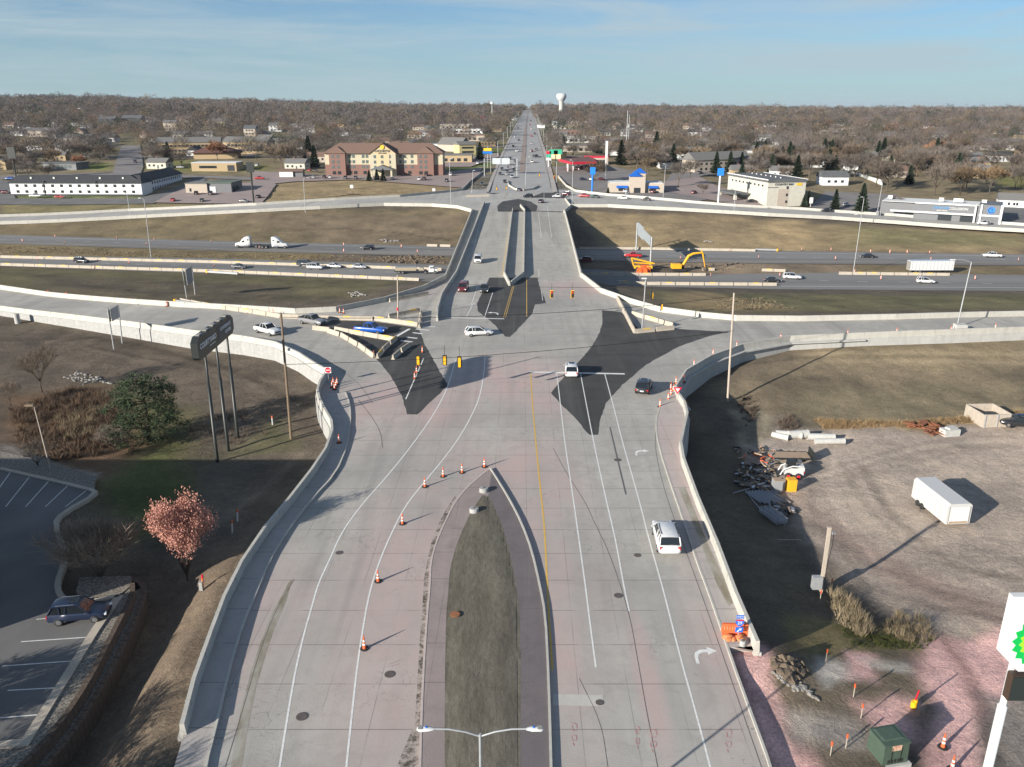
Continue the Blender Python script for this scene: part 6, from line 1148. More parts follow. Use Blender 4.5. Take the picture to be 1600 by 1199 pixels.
for i, (px, lb) in enumerate(((([(1152,705),(1185,715),(1200,760),(1165,752)]), 'mixed tools and formwork at the edge of the yard'), (([(1190,705),(1210,710),(1215,730),(1195,735)]), 'dark formwork pieces beside the flat trailer'))):
    r = random.Random(i+20); ps = gs(px); o_ = ps[0].copy(); t = thing('formwork_pile', o_, 0, lb, 'formwork')
    for k in range(34):
        p = r.choice(ps).lerp(r.choice(ps), r.random())-o_; m = MB(); m.box((p.x, p.y, .15+r.random()*.5), (r.uniform(.3, 1.4), .14, .14), r.random()*3); m.build('timber' if k % 3 else 'bracket', MAT[['timber', 'black_metal', 'scaf', 'timber', 'orange_plastic', 'brush_brown'][k % 6]], t)
r = random.Random(31); ps = gs([(1418,668),(1440,664),(1462,668),(1478,680),(1450,680)]); o_ = ps[0].copy(); t = thing('rust_pile', o_, 0, 'heap of rusty orange steel forms along the far yard edge', 'scrap heap')
for k in range(46): p = r.choice(ps).lerp(r.choice(ps), r.random())-o_; m = MB(); m.box((p.x, p.y, groundz(p.x+o_.x, p.y+o_.y)-o_.z+.15+r.random()*.6), (r.uniform(.8, 2.0), .5, .1), r.random()*3); m.build('steel_form', MAT['rebar_rust'], t)
p = G(1483, 680); m = MB(); m.box((0, 0, .5), (2.4, 1.4, 1.0), R(10)); m.box((.2, .1, 1.1), (1.6, .9, .25), R(24)); tag(m.build('concrete_slab_stack', MAT['conc_pipe'], loc=p), 'stack of grey concrete pieces right of the rusty heap', 'concrete slabs')
# enclosure at the right edge
p = G(1556, 668); t = thing('bin_enclosure', p, R(3), 'tan boarded bin enclosure at the right edge of the yard', 'enclosure'); pm('tan_board', (.42, .37, .31), (.34, .29, .24), 2, .9)
for c_, d_ in (((0, 0, 1.0), (4.2, .15, 2.1)), ((-2.1, 2.3, 1.0), (.15, 4.6, 2.1)), ((2.1, 2.3, 1.0), (.15, 4.6, 2.1)), ((0, 4.6, 1.0), (4.2, .15, 2.1))): m = MB(); m.box(c_, d_); m.build('board_wall', MAT['tan_board'], t)
for x in (-1.9, 0, 1.9): m = MB(); m.box((x, -.12, 1.05), (.14, .1, 2.25)); m.build('post', MAT['galv'], t)
m = MB(); m.box((0, 2.2, .7), (2.6, 2.0, 1.3)); m.build('bin', MAT['black_metal'], t); car('suv', 'black', (1600, 672), (1576, 670), 'g', 'black car half cut by the right edge of the picture')
# excavator and lift
p = W(1062, 425, HZ); t = thing('excavator', (p.x, p.y+1.0, HZ), R(4), 'yellow excavator with its boom reaching right in the highway median', 'excavator')
for s_ in (-1, 1): m = MB(); m.tube([(-1.7, s_*1.1, .45), (1.7, s_*1.1, .45)], .45, 10); m.v = [(x, y, z) for x, y, z in m.v]; m.box((0, s_*1.1, .45), (3.6, .55, .85)); m.build('track', MAT['rubber'], t)
m = MB(); m.box((-1.0, 0, 1.65), (2.8, 2.5, 1.35), 0, 0, .95, .95); m.build('engine_house', MAT['mach_yellow'], t); m = MB(); m.box((1.0, .7, 1.9), (1.3, 1.0, 1.7), 0, 0, .85, .95); m.build('cab', MAT['glass'], t); m = MB(); m.tube([(.9, -.1, 1.6), (2.6, -.1, 4.6), (4.0, -.1, 5.3), (6.8, -.1, 5.6)], [.42, .46, .40, .28], 6); m.build('boom', MAT['mach_yellow'], t); m = MB(); m.tube([(6.4, -.1, 6.3), (6.9, -.1, 5.3), (7.9, -.1, 1.2)], [.16, .28, .14], 6); m.build('stick', MAT['mach_yellow'], t); m = MB(); m.box((7.7, -.1, .7), (.9, 1.0, .9), 0, 0, .7, 1); m.build('bucket', MAT['brush_brown'], t)
p = W(1006, 424, HZ); t = thing('boom_lift', (p.x, p.y+2, HZ), R(-4), 'yellow folding boom lift behind the orange tanks', 'boom lift'); m = MB(); m.box((0, 0, 1.0), (5.5, 2.2, .8)); m.build('chassis', MAT['mach_yellow'], t); m = MB(); m.tube([(3.4, 0, 2.0), (-3.6, 0, 3.6)], .28, 6); m.build('boom', MAT['mach_yellow'], t); m = MB(); m.tube([(-3.6, 0, 3.7), (-2.8, 0, 1.2)], .25, 6); m.tube([(-2.8, 0, 2.2), (2.6, 0, 1.9)], .2, 6); m.build('riser', MAT['mach_yellow'], t); wheels(t, [-1.8, 1.8], 1.15, .55, 1.6)
pm('tank_orange', (.75, .13, .03), None, 1, .5)
for i, (u, v) in enumerate(((1000,427),(1006,427),(1011,426),(1004,422.5),(1010,422.5))):
    p = W(u, v, HZ); m = MB(); m.box((0, 0, .7), (1.9, 1.6, 1.4), 0, 0, .86, .86); m.box((0, 0, 1.48), (1.2, .9, .14)); tag(m.build('orange_tank', MAT['tank_orange'], loc=(p.x, p.y, HZ)), nth(i+1)+' bright orange plastic tank beside the yellow lift', 'tank', 'orange tanks beside the lift')
# ================================================================ BUILDINGS
FOOT = []   # footprints, kept clear of trees
pm('brick', (.215, .122, .10), (.17, .098, .082), 3, .9); pm('stucco', (.46, .42, .31), (.42, .38, .28), 1, .9); pm('stucco_gold', (.50, .40, .25), None, 1, .9); pm('roof_brown', (.17, .105, .08), (.14, .09, .07), 2, .9); pm('white_siding', (.66, .67, .68), (.6, .61, .62), 1, .8); pm('roof_black', (.028, .030, .034), (.04, .042, .046), 2, .85)
pm('window_dark', (.03, .035, .04), None, 1, .12); pm('window_pale', (.13, .16, .16), (.07, .09, .09), 3, .12); pm('tan_brick', (.40, .30, .18), (.34, .26, .16), 2, .9); pm('roof_grey', (.16, .155, .15), (.12, .118, .115), 2, .9); pm('roof_maroon', (.13, .055, .045), (.10, .05, .04), 2, .9); pm('grey_clad', (.13, .135, .145), (.11, .115, .125), 1, .6)
pm('pale_trim', (.50, .51, .52), None, 1, .7); pm('cream', (.50, .485, .42), (.45, .435, .375), .6, .9); pm('roof_dark', (.075, .08, .085), (.11, .115, .12), .5, .9); pm('roof_blue', (.01, .10, .42), None, 1, .5); pm('beige', (.42, .36, .30), (.37, .32, .27), 1, .9); pm('canopy_red', (.55, .015, .04), None, 1, .45); pm('logo_blue', (.01, .16, .55), None, 1, .4); pm('roof_white', (.6, .6, .58), None, 1, .8)
pm('letter_blue', (.05, .22, .45), None, 1, .5); pm('letter_dark', (.03, .04, .05), None, 1, .5); pm('shop_yellow', (.75, .45, .03), None, 1, .5); pm('shop_green', (.04, .35, .22), None, 1, .5); pm('wall_yellow', (.50, .42, .22), None, 1, .9)
class B:
    """a building: local x along the front edge (left to right), y going back, z up"""
    def __init__(s, name, label, a, b, sink=.8, cat='building'):
        s.w = math.hypot(b.x-a.x, b.y-a.y); s.rz = math.atan2(b.y-a.y, b.x-a.x); z = min(a.z, b.z)+.25; s.o = Vector((a.x, a.y, z)); s.t = thing(name, s.o, s.rz, label, cat); s.sink = sink
    def foot(s, x0, x1, y0, y1):
        c, q = math.cos(s.rz), math.sin(s.rz); FOOT.append([(s.o.x+x*c-y*q, s.o.y+x*q+y*c) for x, y in ((x0-2, y0-3), (x1+2, y0-3), (x1+2, y1+2), (x0-2, y1+2))])
    def bx(s, nm, x0, x1, y0, y1, z0, z1, mt, foot=False):
        m = MB(); m.box(((x0+x1)/2, (y0+y1)/2, (z0+z1)/2), (x1-x0, y1-y0, z1-z0)); o_ = m.build(nm, MAT[mt], s.t)
        if foot: s.foot(x0, x1, y0, y1)
        return o_
    def wall(s, x0, x1, y0, y1, h, mt, z0=None, nm='wall'): return s.bx(nm, x0, x1, y0, y1, -2.5 if z0 is None else z0, h, mt, True)
    def gable(s, x0, x1, y0, y1, z, rise, mt, axis='x', over=.5, hip=0.0, nm='roof'):
        x0 -= over; x1 += over; y0 -= over; y1 += over; m = MB(); e = .22
        if axis == 'x': ym = (y0+y1)/2; r = [(x0+hip, ym), (x1-hip, ym)]
        else: xm = (x0+x1)/2; r = [(xm, y0+hip), (xm, y1-hip)]
        vs = [(x0, y0, z), (x1, y0, z), (x1, y1, z), (x0, y1, z), (x0, y0, z+e), (x1, y0, z+e), (x1, y1, z+e), (x0, y1, z+e), (*r[0], z+e+rise), (*r[1], z+e+rise)]
        fs = [(0, 3, 2, 1), (0, 1, 5, 4), (1, 2, 6, 5), (2, 3, 7, 6), (3, 0, 4, 7)]+([(4, 5, 9, 8), (6, 7, 8, 9), (5, 6, 9), (7, 4, 8)] if axis == 'x' else [(7, 4, 8, 9), (5, 6, 9, 8), (4, 5, 8), (6, 7, 9)])
        m.add(vs, fs); return m.build(nm, MAT[mt], s.t)
    def wins(s, xs, zs, w, h, y=0.0, mt='window_dark', face='front', x=0.0, nm='window'):
        for zz in zs:
            for xx in xs:
                m = MB()
                if face == 'front': m.box((xx, y-.03, zz), (w, .1, h))
                elif face == 'left': m.box((x-.03, xx, zz), (.1, w, h))
                elif face == 'right': m.box((x+.03, xx, zz), (.1, w, h))
                m.build(nm, MAT[mt], s.t)
def between(a, b, n, pad=.5): return [a+(b-a)*(k+pad)/(n-1+2*pad) for k in range(n)]
# brown roofed hotel, four storeys
b = B('hotel', 'brick and cream four storey hotel with brown roof and central gable', G(508, 276), G(692, 276)); w = b.w; u_ = w/184
X = lambda px: (px-508)*u_
b.wall(0, w, 2.2, 17, 6.3, 'brick'); b.wall(0, w, 2.25, 16.9, 12.6, 'stucco', 6.3); b.wall(X(516), X(541), 0, 6, 12.6, 'brick'); b.wall(X(653), X(678), 0, 6, 12.6, 'brick'); b.wall(X(580), X(620), -1.5, 8, 12.6, 'stucco'); b.bx('accent_bay', X(590), X(610), -1.62, 0, 4, 14, 'stucco_gold')
b.gable(0, w, 1.4, 17.8, 12.6, 5.2, 'roof_brown', 'x', .7, 8); b.gable(X(516), X(541), -.2, 9, 12.6, 3.4, 'roof_brown', 'y', .4, 3.5); b.gable(X(653), X(678), -.2, 9, 12.6, 3.4, 'roof_brown', 'y', .4, 3.5)
m = MB(); gx0, gx1 = X(579), X(621); gm = (gx0+gx1)/2; vs = [(gx0, y, 12.6) for y in (-1.5, 9)]+[(gx1, y, 12.6) for y in (-1.5, 9)]+[(gm, y, 18.0) for y in (-1.5, 9)]; m.add(vs, [(0, 2, 4), (1, 5, 3), (0, 4, 5, 1), (2, 3, 5, 4), (0, 1, 3, 2)]); m.build('gable_front', MAT['stucco_gold'], b.t)
m = MB(); 
for s_ in (-1, 1): e = gx0-.8 if s_ < 0 else gx1+.8; m.add([(e, -2.2, 12.2), (gm, -2.2, 18.4), (gm, 10, 18.4), (e, 10, 12.2), (e, -2.2, 11.9), (gm, -2.2, 18.1), (gm, 10, 18.1), (e, 10, 11.9)], [(0, 1, 2, 3), (7, 6, 5, 4), (0, 4, 5, 1), (1, 5, 6, 2), (2, 6, 7, 3), (3, 7, 4, 0)])
m.build('roof', MAT['roof_brown'], b.t)
Z4 = (1.9, 5.0, 7.9, 10.9)
for px, y in ((522, 0), (530, 0), (547, 2.2), (553, 2.2), (568, 2.2), (574, 2.2), (588, -1.5), (599, -1.62), (610.5, -1.5), (626, 2.2), (633, 2.2), (644, 2.2), (658, 0), (666, 0)): b.wins([X(px)], Z4[1:], 1.5, 1.7, y, 'window_pale')
for px, y in ((523, 0), (531, 0), (547, 2.2), (555, 2.2), (570, 2.2), (640, 2.2), (658, 0), (666, 0)): b.wins([X(px)], [1.8], 2.0, 1.8, y)
b.bx('cornice', X(541), X(580), 2.0, 2.3, 12.2, 12.6, 'pale_trim'); b.gable(X(583), X(617), -9, -1.6, 4.0, 2.4, 'grey_clad', 'y', .3, 0, 'porch_roof')
for px in (585, 615): b.bx('porch_column', X(px)-.5, X(px)+.5, -8.6, -7.6, -2, 4, 'stucco')
m = MB(); m.tube([(gm, -1.7, 16.2), (gm, -2.0, 16.2)], 1.15, 18); m.build('sun_emblem', MAT['shop_yellow'], b.t); text('LAQUINTA', 1.75, 'letter_dark', b.t, (gm, -1.75, 14.0), FS, .06); text('INN & SUITES', .8, 'letter_dark', b.t, (gm, -1.75, 12.8), FS, .06)
for i, px in enumerate((578, 589, 599)): pass
# long white motel with the dark roof, L shaped
b = B('motel', 'long two storey white motel with black roof bent at a corner', G(18, 306), G(223, 307)); w = b.w; b.wall(0, w, 0, 11, 5.9, 'white_siding'); b.bx('plinth', -.05, w+.05, -.06, .2, -2.5, .7, 'roof_black'); b.gable(0, w, 0, 11, 5.9, 3.4, 'roof_black', 'x', .6, 3)
xs = between(1.5, w-2, 14); b.wins(xs, (1.9, 4.7), 1.5, 1.3); b.bx('downpipe', w*.26, w*.26+.2, -.2, 0, 0, 5.9, 'roof_black'); b.bx('ridge_wall', w*.27-.2, w*.27+.2, -.7, 5.6, 5.8, 6.9, 'roof_black'); b.bx('ridge_wall', w*.66-.2, w*.66+.2, -.7, 5.6, 5.8, 6.9, 'roof_black'); b.wins(between(4, w-4, 5), (8.2,), .8, .9, 2.5, 'roof_white', nm='roof_vent')
b = B('motel_wing', 'rear wing of the white motel running back to the right', G(224, 306), G(285, 281)); w = b.w; b.wall(0, w, 0, 11, 5.9, 'white_siding'); b.gable(0, w, 0, 11, 5.9, 3.4, 'roof_black', 'x', .6, 2); b.bx('plinth', 0, w, -.06, .2, -2.5, .7, 'roof_black'); b.wins(between(2, w-2, 16), (1.9, 4.7), 1.4, 1.3)
# garage
b = B('garage_building', 'small tan garage building with flat grey and green roof', G(291, 303), G(352, 303)); w = b.w; b.wall(0, w*.55, 0, 14, 4.6, 'beige'); b.wall(w*.55, w+3, 1, 16, 4.8, 'grey_clad'); b.bx('roof', -.3, w*.56, -.3, 14.3, 4.6, 4.95, 'roof_grey'); b.bx('roof', w*.55, w+3.4, .6, 16.4, 4.8, 5.2, pm('roof_green', (.09, .12, .10)) and 'roof_green'); b.wins([w*.12], (1.6,), 1.0, 1.6); b.bx('garage_door', w*.6, w*.75, .85, 1, 0, 3.2, 'pale_trim'); b.wins(between(3, 12, 4), (1.7,), 2.2, 3.0, face='right', x=w+3, nm='bay_door')
# tan two storey block, brown roofed neighbour, flat commercial row
b = B('apartment_building', 'long two storey tan apartment block with grey brown roof behind the trees', G(247, 242), G(346, 240)); w = b.w; b.wall(0, w, 0, 14, 8, 'tan_brick'); b.gable(0, w, 0, 14, 8, 3.6, 'roof_grey'); b.wins(between(3, w-3, 14), (2.4, 5.8), 2.2, 1.5)
b = B('apartment_building', 'second tan apartment block right of the long one', G(350, 240), G(418, 241)); w = b.w; b.wall(0, w, 0, 14, 8, 'tan_brick'); b.gable(0, w, 0, 14, 8, 3.6, 'roof_grey'); b.wins(between(3, w-3, 10), (2.4, 5.8), 2.2, 1.5)
b = B('restaurant', 'low building with a maroon hipped roof before the tan apartments', G(303, 249), G(372, 248)); w = b.w; b.wall(0, w, 0, 14, 3.8, 'tan_brick'); b.gable(-1, w+1, -1, 15, 3.8, 3.2, 'roof_maroon', 'x', .8, 8); b.wall(w*.5, w*.72, 3, 9, 7.5, 'brick'); b.gable(w*.48, w*.74, 2.5, 9.5, 7.5, 2, 'roof_maroon', 'x', .3, 3)
b = B('office_building', 'flat roofed tan brick office with a dark window band', G(300, 268), G(370, 268)); w = b.w; b.wall(0, w, 0, 14, 4.6, 'tan_brick'); b.bx('roof', -.2, w+.2, -.2, 14.2, 4.6, 5.0, 'pale_trim'); b.wins(between(5, w*.55, 5), (2.3,), 2.6, 1.5); b.bx('garage_opening', w*.8, w*.96, -.04, 0.1, 0, 3.4, 'roof_black')
b = B('dark_restaurant', 'low dark building with a flat green roof behind the left trees', G(68, 265), G(120, 266)); w = b.w; b.wall(0, w, 0, 12, 3.6, 'grey_clad'); b.bx('roof', -.8, w+.8, -.8, 12.8, 3.6, 4.2, 'roof_dark'); b.wins(between(3, w-3, 6), (1.8,), 2.0, 1.8, mt='window_pale')
b = B('shed_building', 'tan building cut by the left edge below the black pole sign', G(-14, 266), G(10, 266)); w = b.w; b.wall(0, w, 0, 10, 5.5, 'tan_brick'); b.bx('roof', -.2, w+.2, -.2, 10.2, 5.5, 5.9, 'roof_grey')
b = B('storage_shed', 'small cream shed with grey roof beside the brown roofed hotel lot', G(437, 278), G(458, 278)); w = b.w; b.wall(0, w, 0, 6, 3.2, 'roof_white'); b.wall(w, w*1.7, 1, 6, 3.2, 'grey_clad'); b.gable(0, w*1.7, 0, 6, 3.2, 1.2, 'roof_brown')
b = B('shop_building', 'pale yellow two storey block between the brown roofed hotel and the avenue', G(718, 243), G(744, 242)); w = b.w; b.wall(0, w, 0, 12, 7, 'wall_yellow'); b.gable(0, w, 0, 12, 7, 2.2, 'roof_grey'); b.wins(between(2, w-2, 6), (2, 5), 1.5, 1.3)
b = B('church_hall', 'grey roofed hall directly behind the right end of the brown roofed hotel', G(684, 236), G(719, 238)); w = b.w; b.wall(0, w, 0, 14, 5, 'beige'); b.gable(0, w, 0, 14, 5, 5, 'roof_grey')
b = B('red_shop', 'distant red and black commercial building near the tall white mast', G(735, 188), G(765, 188)); w = b.w; b.wall(0, w, 0, 20, 7, 'canopy_red'); b.bx('roof', -4, w*.9, 8, 30, 7, 9, 'roof_dark')
b = B('office_tower', 'far brick office block on the skyline right of the water tower', G(938, 170), G(951, 170)); w = b.w; b.wall(0, w, 0, 30, 22, 'brick'); b.wall(w*.35, w, -1, 20, 30, 'roof_dark', 0)
# fuel station
gz = G(896, 268).z; c0, c1, c2, c3 = [W(*p_, gz+6) for p_ in ((873, 250), (893, 255), (922, 254), (912, 246))]
o = Vector((c1.x, c1.y, gz)); t = thing('fuel_canopy', o, 0, 'fuel station canopy with bright red fascia and white columns', 'canopy'); cp_ = [c0, c1, c2+Vector((4, 0, 0)), c3+Vector((4, 0, 0))]
m = MB(); m.poly(cp_, gz+5.2, gz+6.5); local(o, m).build('fascia', MAT['canopy_red'], t); cc = sum(cp_, Vector())/4; m = MB(); m.poly([cc+(p_-cc)*.93 for p_ in cp_], gz+6.45, gz+6.56); local(o, m).build('roof', MAT['roof_maroon'], t); FOOT.append([(p_.x, p_.y) for p_ in cp_])
for k in range(4):
    p_ = c0.lerp(c1, .5).lerp(c2.lerp(c3, .5), .12+k*.25); 
    for dy in (-3, 3): m = MB(); m.box((p_.x, p_.y+dy, gz+2.4), (.6, .6, 5.6)); local(o, m).build('column', MAT['roof_white'], t)
    m = MB(); m.box((p_.x, p_.y, gz+1.2), (.8, 2, 1.9)); local(o, m).build('fuel_pump', MAT['canopy_red'], t)
b = B('convenience_shop', 'pale shop with red stripe behind the fuel canopy', G(915, 258), G(950, 258)); w = b.w; b.wall(0, w, 0, 12, 4.2, 'beige'); b.bx('fascia', -.1, w+.1, -.1, 12.1, 4.2, 5.0, 'canopy_red'); b.wins(between(2, w-2, 6), (1.8,), 1.6, 2.2)
b = B('small_shop', 'orange fronted small shop beside the avenue before the fuel canopy', G(861, 248), G(876, 249)); w = b.w; b.wall(0, w, 0, 8, 4, 'stucco_gold'); b.bx('roof', -.2, w+.2, -.2, 8.2, 4, 4.4, 'roof_grey')
# restaurant with blue roof
b = B('pancake_restaurant', 'tan restaurant with blue pyramid roof tower and blue awnings', G(950, 302), G(1037, 303)); w = b.w; b.wall(0, w, 1, 16, 4.6, 'beige'); b.bx('roof', .5, w-.5, 1.5, 15.5, 4.6, 4.75, 'roof_white'); b.wall(w*.38, w*.66, -1, 8, 8, 'beige')
for x0, x1, y0, y1, z, r in ((w*.36, w*.60, -1.6, 5, 8, 2.0), (w*.44, w*.69, 3, 10, 9.2, 2.4)):
    m = MB(); m.add([(x0, y0, z), (x1, y0, z), (x1, y1, z), (x0, y1, z), ((x0+x1)/2, (y0+y1)/2, z+r)], [(0, 1, 4), (1, 2, 4), (2, 3, 4), (3, 0, 4), (3, 2, 1, 0)]); m.build('tower_roof', MAT['roof_blue'], b.t)
b.wall(w*.46, w*.67, 3.3, 9.7, 9.2, 'beige')
for x0, x1 in ((w*.15, w*.36), (w*.72, w*.9)): m = MB(); m.add([(x0, 1, 3.4), (x1, 1, 3.4), (x1, 1, 2.5), (x0, 1, 2.5), (x0, -.2, 2.3), (x1, -.2, 2.3)], [(0, 4, 5, 1), (0, 3, 4), (1, 5, 2), (3, 2, 5, 4), (0, 1, 2, 3)]); m.build('awning', MAT['roof_blue'], b.t)
b.wins([w*.25, w*.8], (1.4,), 3.4, 1.2, 1); b.bx('door', w*.46, w*.58, -1.05, -.9, 0, 2.6, 'window_dark')
# cream motel: long side runs back to the left
a0, a1, a2 = G(1136, 303), G(1197, 322), G(1256, 322)
b = B('motel', 'cream three storey motel block with flat dark roof and slit windows', a0, a1); w = b.w; d_ = (a2-a1).length; b.wall(0, w, 0, d_, 10, 'cream'); b.bx('parapet', -.4, w+.4, -.4, d_+.4, 10, 11.1, 'roof_dark'); b.bx('roof', .3, w-.3, .3, d_-.3, 11.1, 11.15, 'roof_dark'); b.bx('roof_edge', -.5, w+.5, -.5, -.3, 10.9, 11.3, 'roof_white'); b.bx('roof_edge', -.5, w+.5, d_+.3, d_+.5, 10.9, 11.3, 'roof_white')
b.wins(between(3, w-3, 9), (8.2,), 1.5, .8, 0); b.wins(between(3, w-3, 9), (4.6, 1.7), .9, 1.6, 0, 'cream'); b.wins([d_*.52], (7.6, 4.4, 1.4), 1.0, 1.2, face='right', x=w); b.bx('recess', w-.02, w+.06, d_*.28, d_*.56, -2, 7.0, 'beige'); b.bx('band', w-.02, w+.08, -.1, d_*.28, 7.6, 7.9, 'roof_dark'); b.wins(between(4, w-4, 7), (11.4,), .9, .5, d_*.5, 'roof_white', nm='roof_vent')
text('COUNTRY INN', 1.3, 'letter_dark', b.t, (w+.12, d_*.42, 9.0), (math.pi/2, 0, math.pi/2), .04); m = MB(); m.box((w+.1, d_*.82, 9.0), (.08, 2.6, 1.1)); m.build('sign_patch', MAT['shop_yellow'], b.t)
b.bx('carport_roof', w*.15, w*.62, -8, -.4, 3.2, 3.8, 'roof_dark')
for x in (w*.17, w*.58): b.bx('carport_column', x, x+1, -7.8, -6.6, -2, 3.2, 'cream')
# grey car shop
b = B('car_shop', 'long dark grey shop with pale roof trim and blue round logo', G(1372, 338), G(1561, 352)); w = b.w; b.wall(0, w*.3, 3, 20, 6.2, 'grey_clad'); b.wall(w*.3, w*.82, 0, 20, 6.6, 'grey_clad'); b.wall(w*.82, w, -.5, 16, 7.4, 'grey_clad'); b.bx('roof_trim', w*.3, w*.8, -.7, 1.5, 6.6, 7.2, 'pale_trim'); b.bx('canopy_band', w*.1, w*.8, -1.2, 0.2, 2.9, 3.6, 'pale_trim'); b.bx('canopy_band', w*.83, w, -1.0, -.5, 2.9, 3.6, 'pale_trim'); b.bx('roof', w*.01, w*.82, 1.6, 19.8, 6.6, 6.75, 'roof_white')
b.bx('portal_post', w*.79, w*.805, -1.3, -.7, 0, 7.4, 'pale_trim'); b.bx('portal_post', w*.835, w*.85, -1.1, -.5, 0, 7.6, 'pale_trim'); b.bx('portal_post', w*.99, w*1.01, -1.1, -.5, -2, 7.6, 'pale_trim'); b.wins([w*.56, w*.74, w*.92], (1.4,), 5, 2.6, -.02, 'window_dark'); b.wins([w*.06, w*.5, w*.62, w*.66, w*.85], (7.8,), 1.8, 1.4, 9, 'roof_white', nm='roof_unit')
text('GRAHAM', 1.5, 'letter_blue', b.t, (w*.52, -.12, 5.3), FS, .06); text('COLLISION', 1.4, 'pale_trim', b.t, (w*.66, -.12, 5.2), FS, .06); text('BODY SHOP', .7, 'roof_white', b.t, (w*.53, -.12, 4.2), FS, .06)
m = MB(); m.tube([(w*.92, -.5, 5.4), (w*.92, -.62, 5.4)], 1.4, 24); m.build('round_logo', MAT['logo_blue'], b.t); m = MB(); m.tube([(w*.92+1.0*math.cos(k*.4), -.66, 5.4+1.0*math.sin(k*.4)) for k in range(3, 15)], .16, 6); m.tube([(w*.92, -.66, 5.4), (w*.92+.4, -.66, 5.4), (w*.92+.2, -.66, 5.9)], .14, 6); m.build('logo_swirl', MAT['letter_dark'], b.t)
b = B('blue_cottage', 'pale blue cottage with grey roof at the right edge behind the shop', G(1560, 324), G(1680, 330)); w = b.w; b.wall(0, w, 0, 9, 3.4, 'white_siding'); b.gable(0, w, 0, 9, 3.4, 2.6, 'roof_grey'); b.wins([w*.13, w*.2, w*.24, w*.4], (1.8,), .9, 1.3)
b = B('apartment_building', 'grey gabled apartment block behind the dark evergreens by the cream motel', G(1085, 271), G(1172, 265)); w = b.w; b.wall(0, w, 0, 12, 7, 'beige'); b.gable(0, w, 0, 12, 7, 4.4, 'roof_grey'); b.wins(between(3, w-3, 10), (2, 5), 1.5, 1.3)
a, c_ = G(1305, 258), G(1378, 290); b = B('long_fence', 'long white board fence running back through the trees at right', a, c_, cat='fence'); b.bx('boards', 0, b.w, 0, .2, -1, 2.4, 'roof_white'); 
for k in range(8): b.bx('post', b.w*k/7-.1, b.w*k/7+.1, -.1, .3, -1, 2.6, 'pale_trim')
# the hotel off the left edge whose shadow falls over the lot and the pink tree
b = B('hotel', 'three storey tan hotel left of the parking lot, casting the big shadow', Vector((-92, 48.7, -1.3)), Vector((-53.2, 48.7, -1.3))); w = b.w; b.wall(0, w, 0, 21.4, 10.4, 'tan_brick'); b.bx('roof', -.2, w+.2, -.2, 21.6, 10.4, 10.9, 'roof_grey')
for fc, n_, l in (('front', 8, w), ('right', 5, 21.4)): b.wins(between(2, l-2, n_), (2, 5, 8), 1.5, 1.5, 0, face=fc, x=w)
# pole signs, masts, water tower
def polesign(u, v, tv, label, pans, mat='galv', r=.3, z=None):
    b_ = G(u, v) if z is None else WRd(u, v); t_ = top_at(b_, u, tv); o_ = Vector(b_); t = thing('pole_sign', o_, 0, label, 'sign'); m = MB(); m.tube([b_-Vector((0, 0, 1)), Vector((b_.x, b_.y, t_.z))], r, 8); local(o_, m).build('pole', MAT[mat], t)
    for dz, w_, h_, mt in pans: m = MB(); m.box((0, -.3, t_.z-b_.z-dz), (w_, .6, h_)); m.build('panel', MAT[mt], t)
    return t, t_.z-b_.z
pm('sign_mid_blue', (.02, .20, .70), None, 1, .4)
polesign(925, 300, 262, 'bright blue pole sign standing before the blue roofed restaurant', [(1.6, 2.6, 3.4, 'sign_mid_blue')], 'sign_mid_blue', .45); polesign(1122, 318, 263, 'white pole with a blue sign box left of the cream motel', [(1.6, 2.8, 3.2, 'sign_mid_blue')], 'sign_white', .45); polesign(946, 283, 222, 'tall thick white pole behind the fuel station', [(4, 1.3, 9, 'sign_white')], 'sign_white', .35)
polesign(868, 262, 234, 'dark pole sign with green and yellow panels beside the fuel canopy', [(1.4, 8, 3.0, 'shop_green'), (1.8, 2.6, 2.6, 'shop_yellow')], 'black_metal'); polesign(857, 262, 236, 'white price sign with pink and green digits at the avenue edge', [(1, 3, 1.6, 'canopy_red'), (3, 3, 1.6, 'shop_green'), (5, 3, 1.6, 'sign_white')], 'sign_white'); polesign(26, 281, 233, 'tall black pole sign at far left behind the white motel', [(2, 4.5, 6, 'black_metal')], 'black_metal', .4)
polesign(397, 321, 254, 'tall dark pole sign between the garage and the grass field', [(2, 3.2, 4.5, 'black_metal')], 'black_metal', .4); polesign(762, 262, 229, 'small yellow and blue shop sign on the avenue lawn', [(2, 5, 2, 'shop_yellow'), (3.6, 6, 1.6, 'logo_blue')], 'galv', .2); polesign(1266, 324, 309, 'small white sign post right of the cream motel', [(1.2, 1.4, 2.6, 'sign_white')], 'sign_white', .2); polesign(1407, 336, 318, 'narrow white sign in front of the grey car shop', [(1.2, 1.4, 2.8, 'sign_white')], 'sign_white', .2)
polesign(550, 296, 290, 'tiny white sign in the brown hotel field', [(.5, 1.6, 1.6, 'sign_white')], 'sign_white', .1); polesign(678, 300, 295, 'tiny white sign at the right corner of the brown field', [(.5, 1.4, 1.4, 'sign_white')], 'sign_white', .1)
def mast(u, v, tv, label, r, name='radio_mast', plat=False):
    b_ = G(u, v); t_ = top_at(b_, u, tv); h = t_.z-b_.z; t = thing(name, b_, 0, label, 'mast'); m = MB(); m.tube([(0, 0, -2), (0, 0, h)], [r, r*.6], 8); m.build('pole', MAT['galv'], t)
    if plat: m = MB(); m.cyl((0, 0, h-3), r*3, 2.4, 10); m.build('antenna_cluster', MAT['sign_white'], t)
mast(769, 192, 159, 'tall pale phone mast left of the avenue on the skyline', .8, 'phone_mast', True); mast(978, 243, 173, 'thin lattice radio mast right of the fuel station', .35); mast(981, 243, 180, 'second thinner mast beside the radio mast', .25)
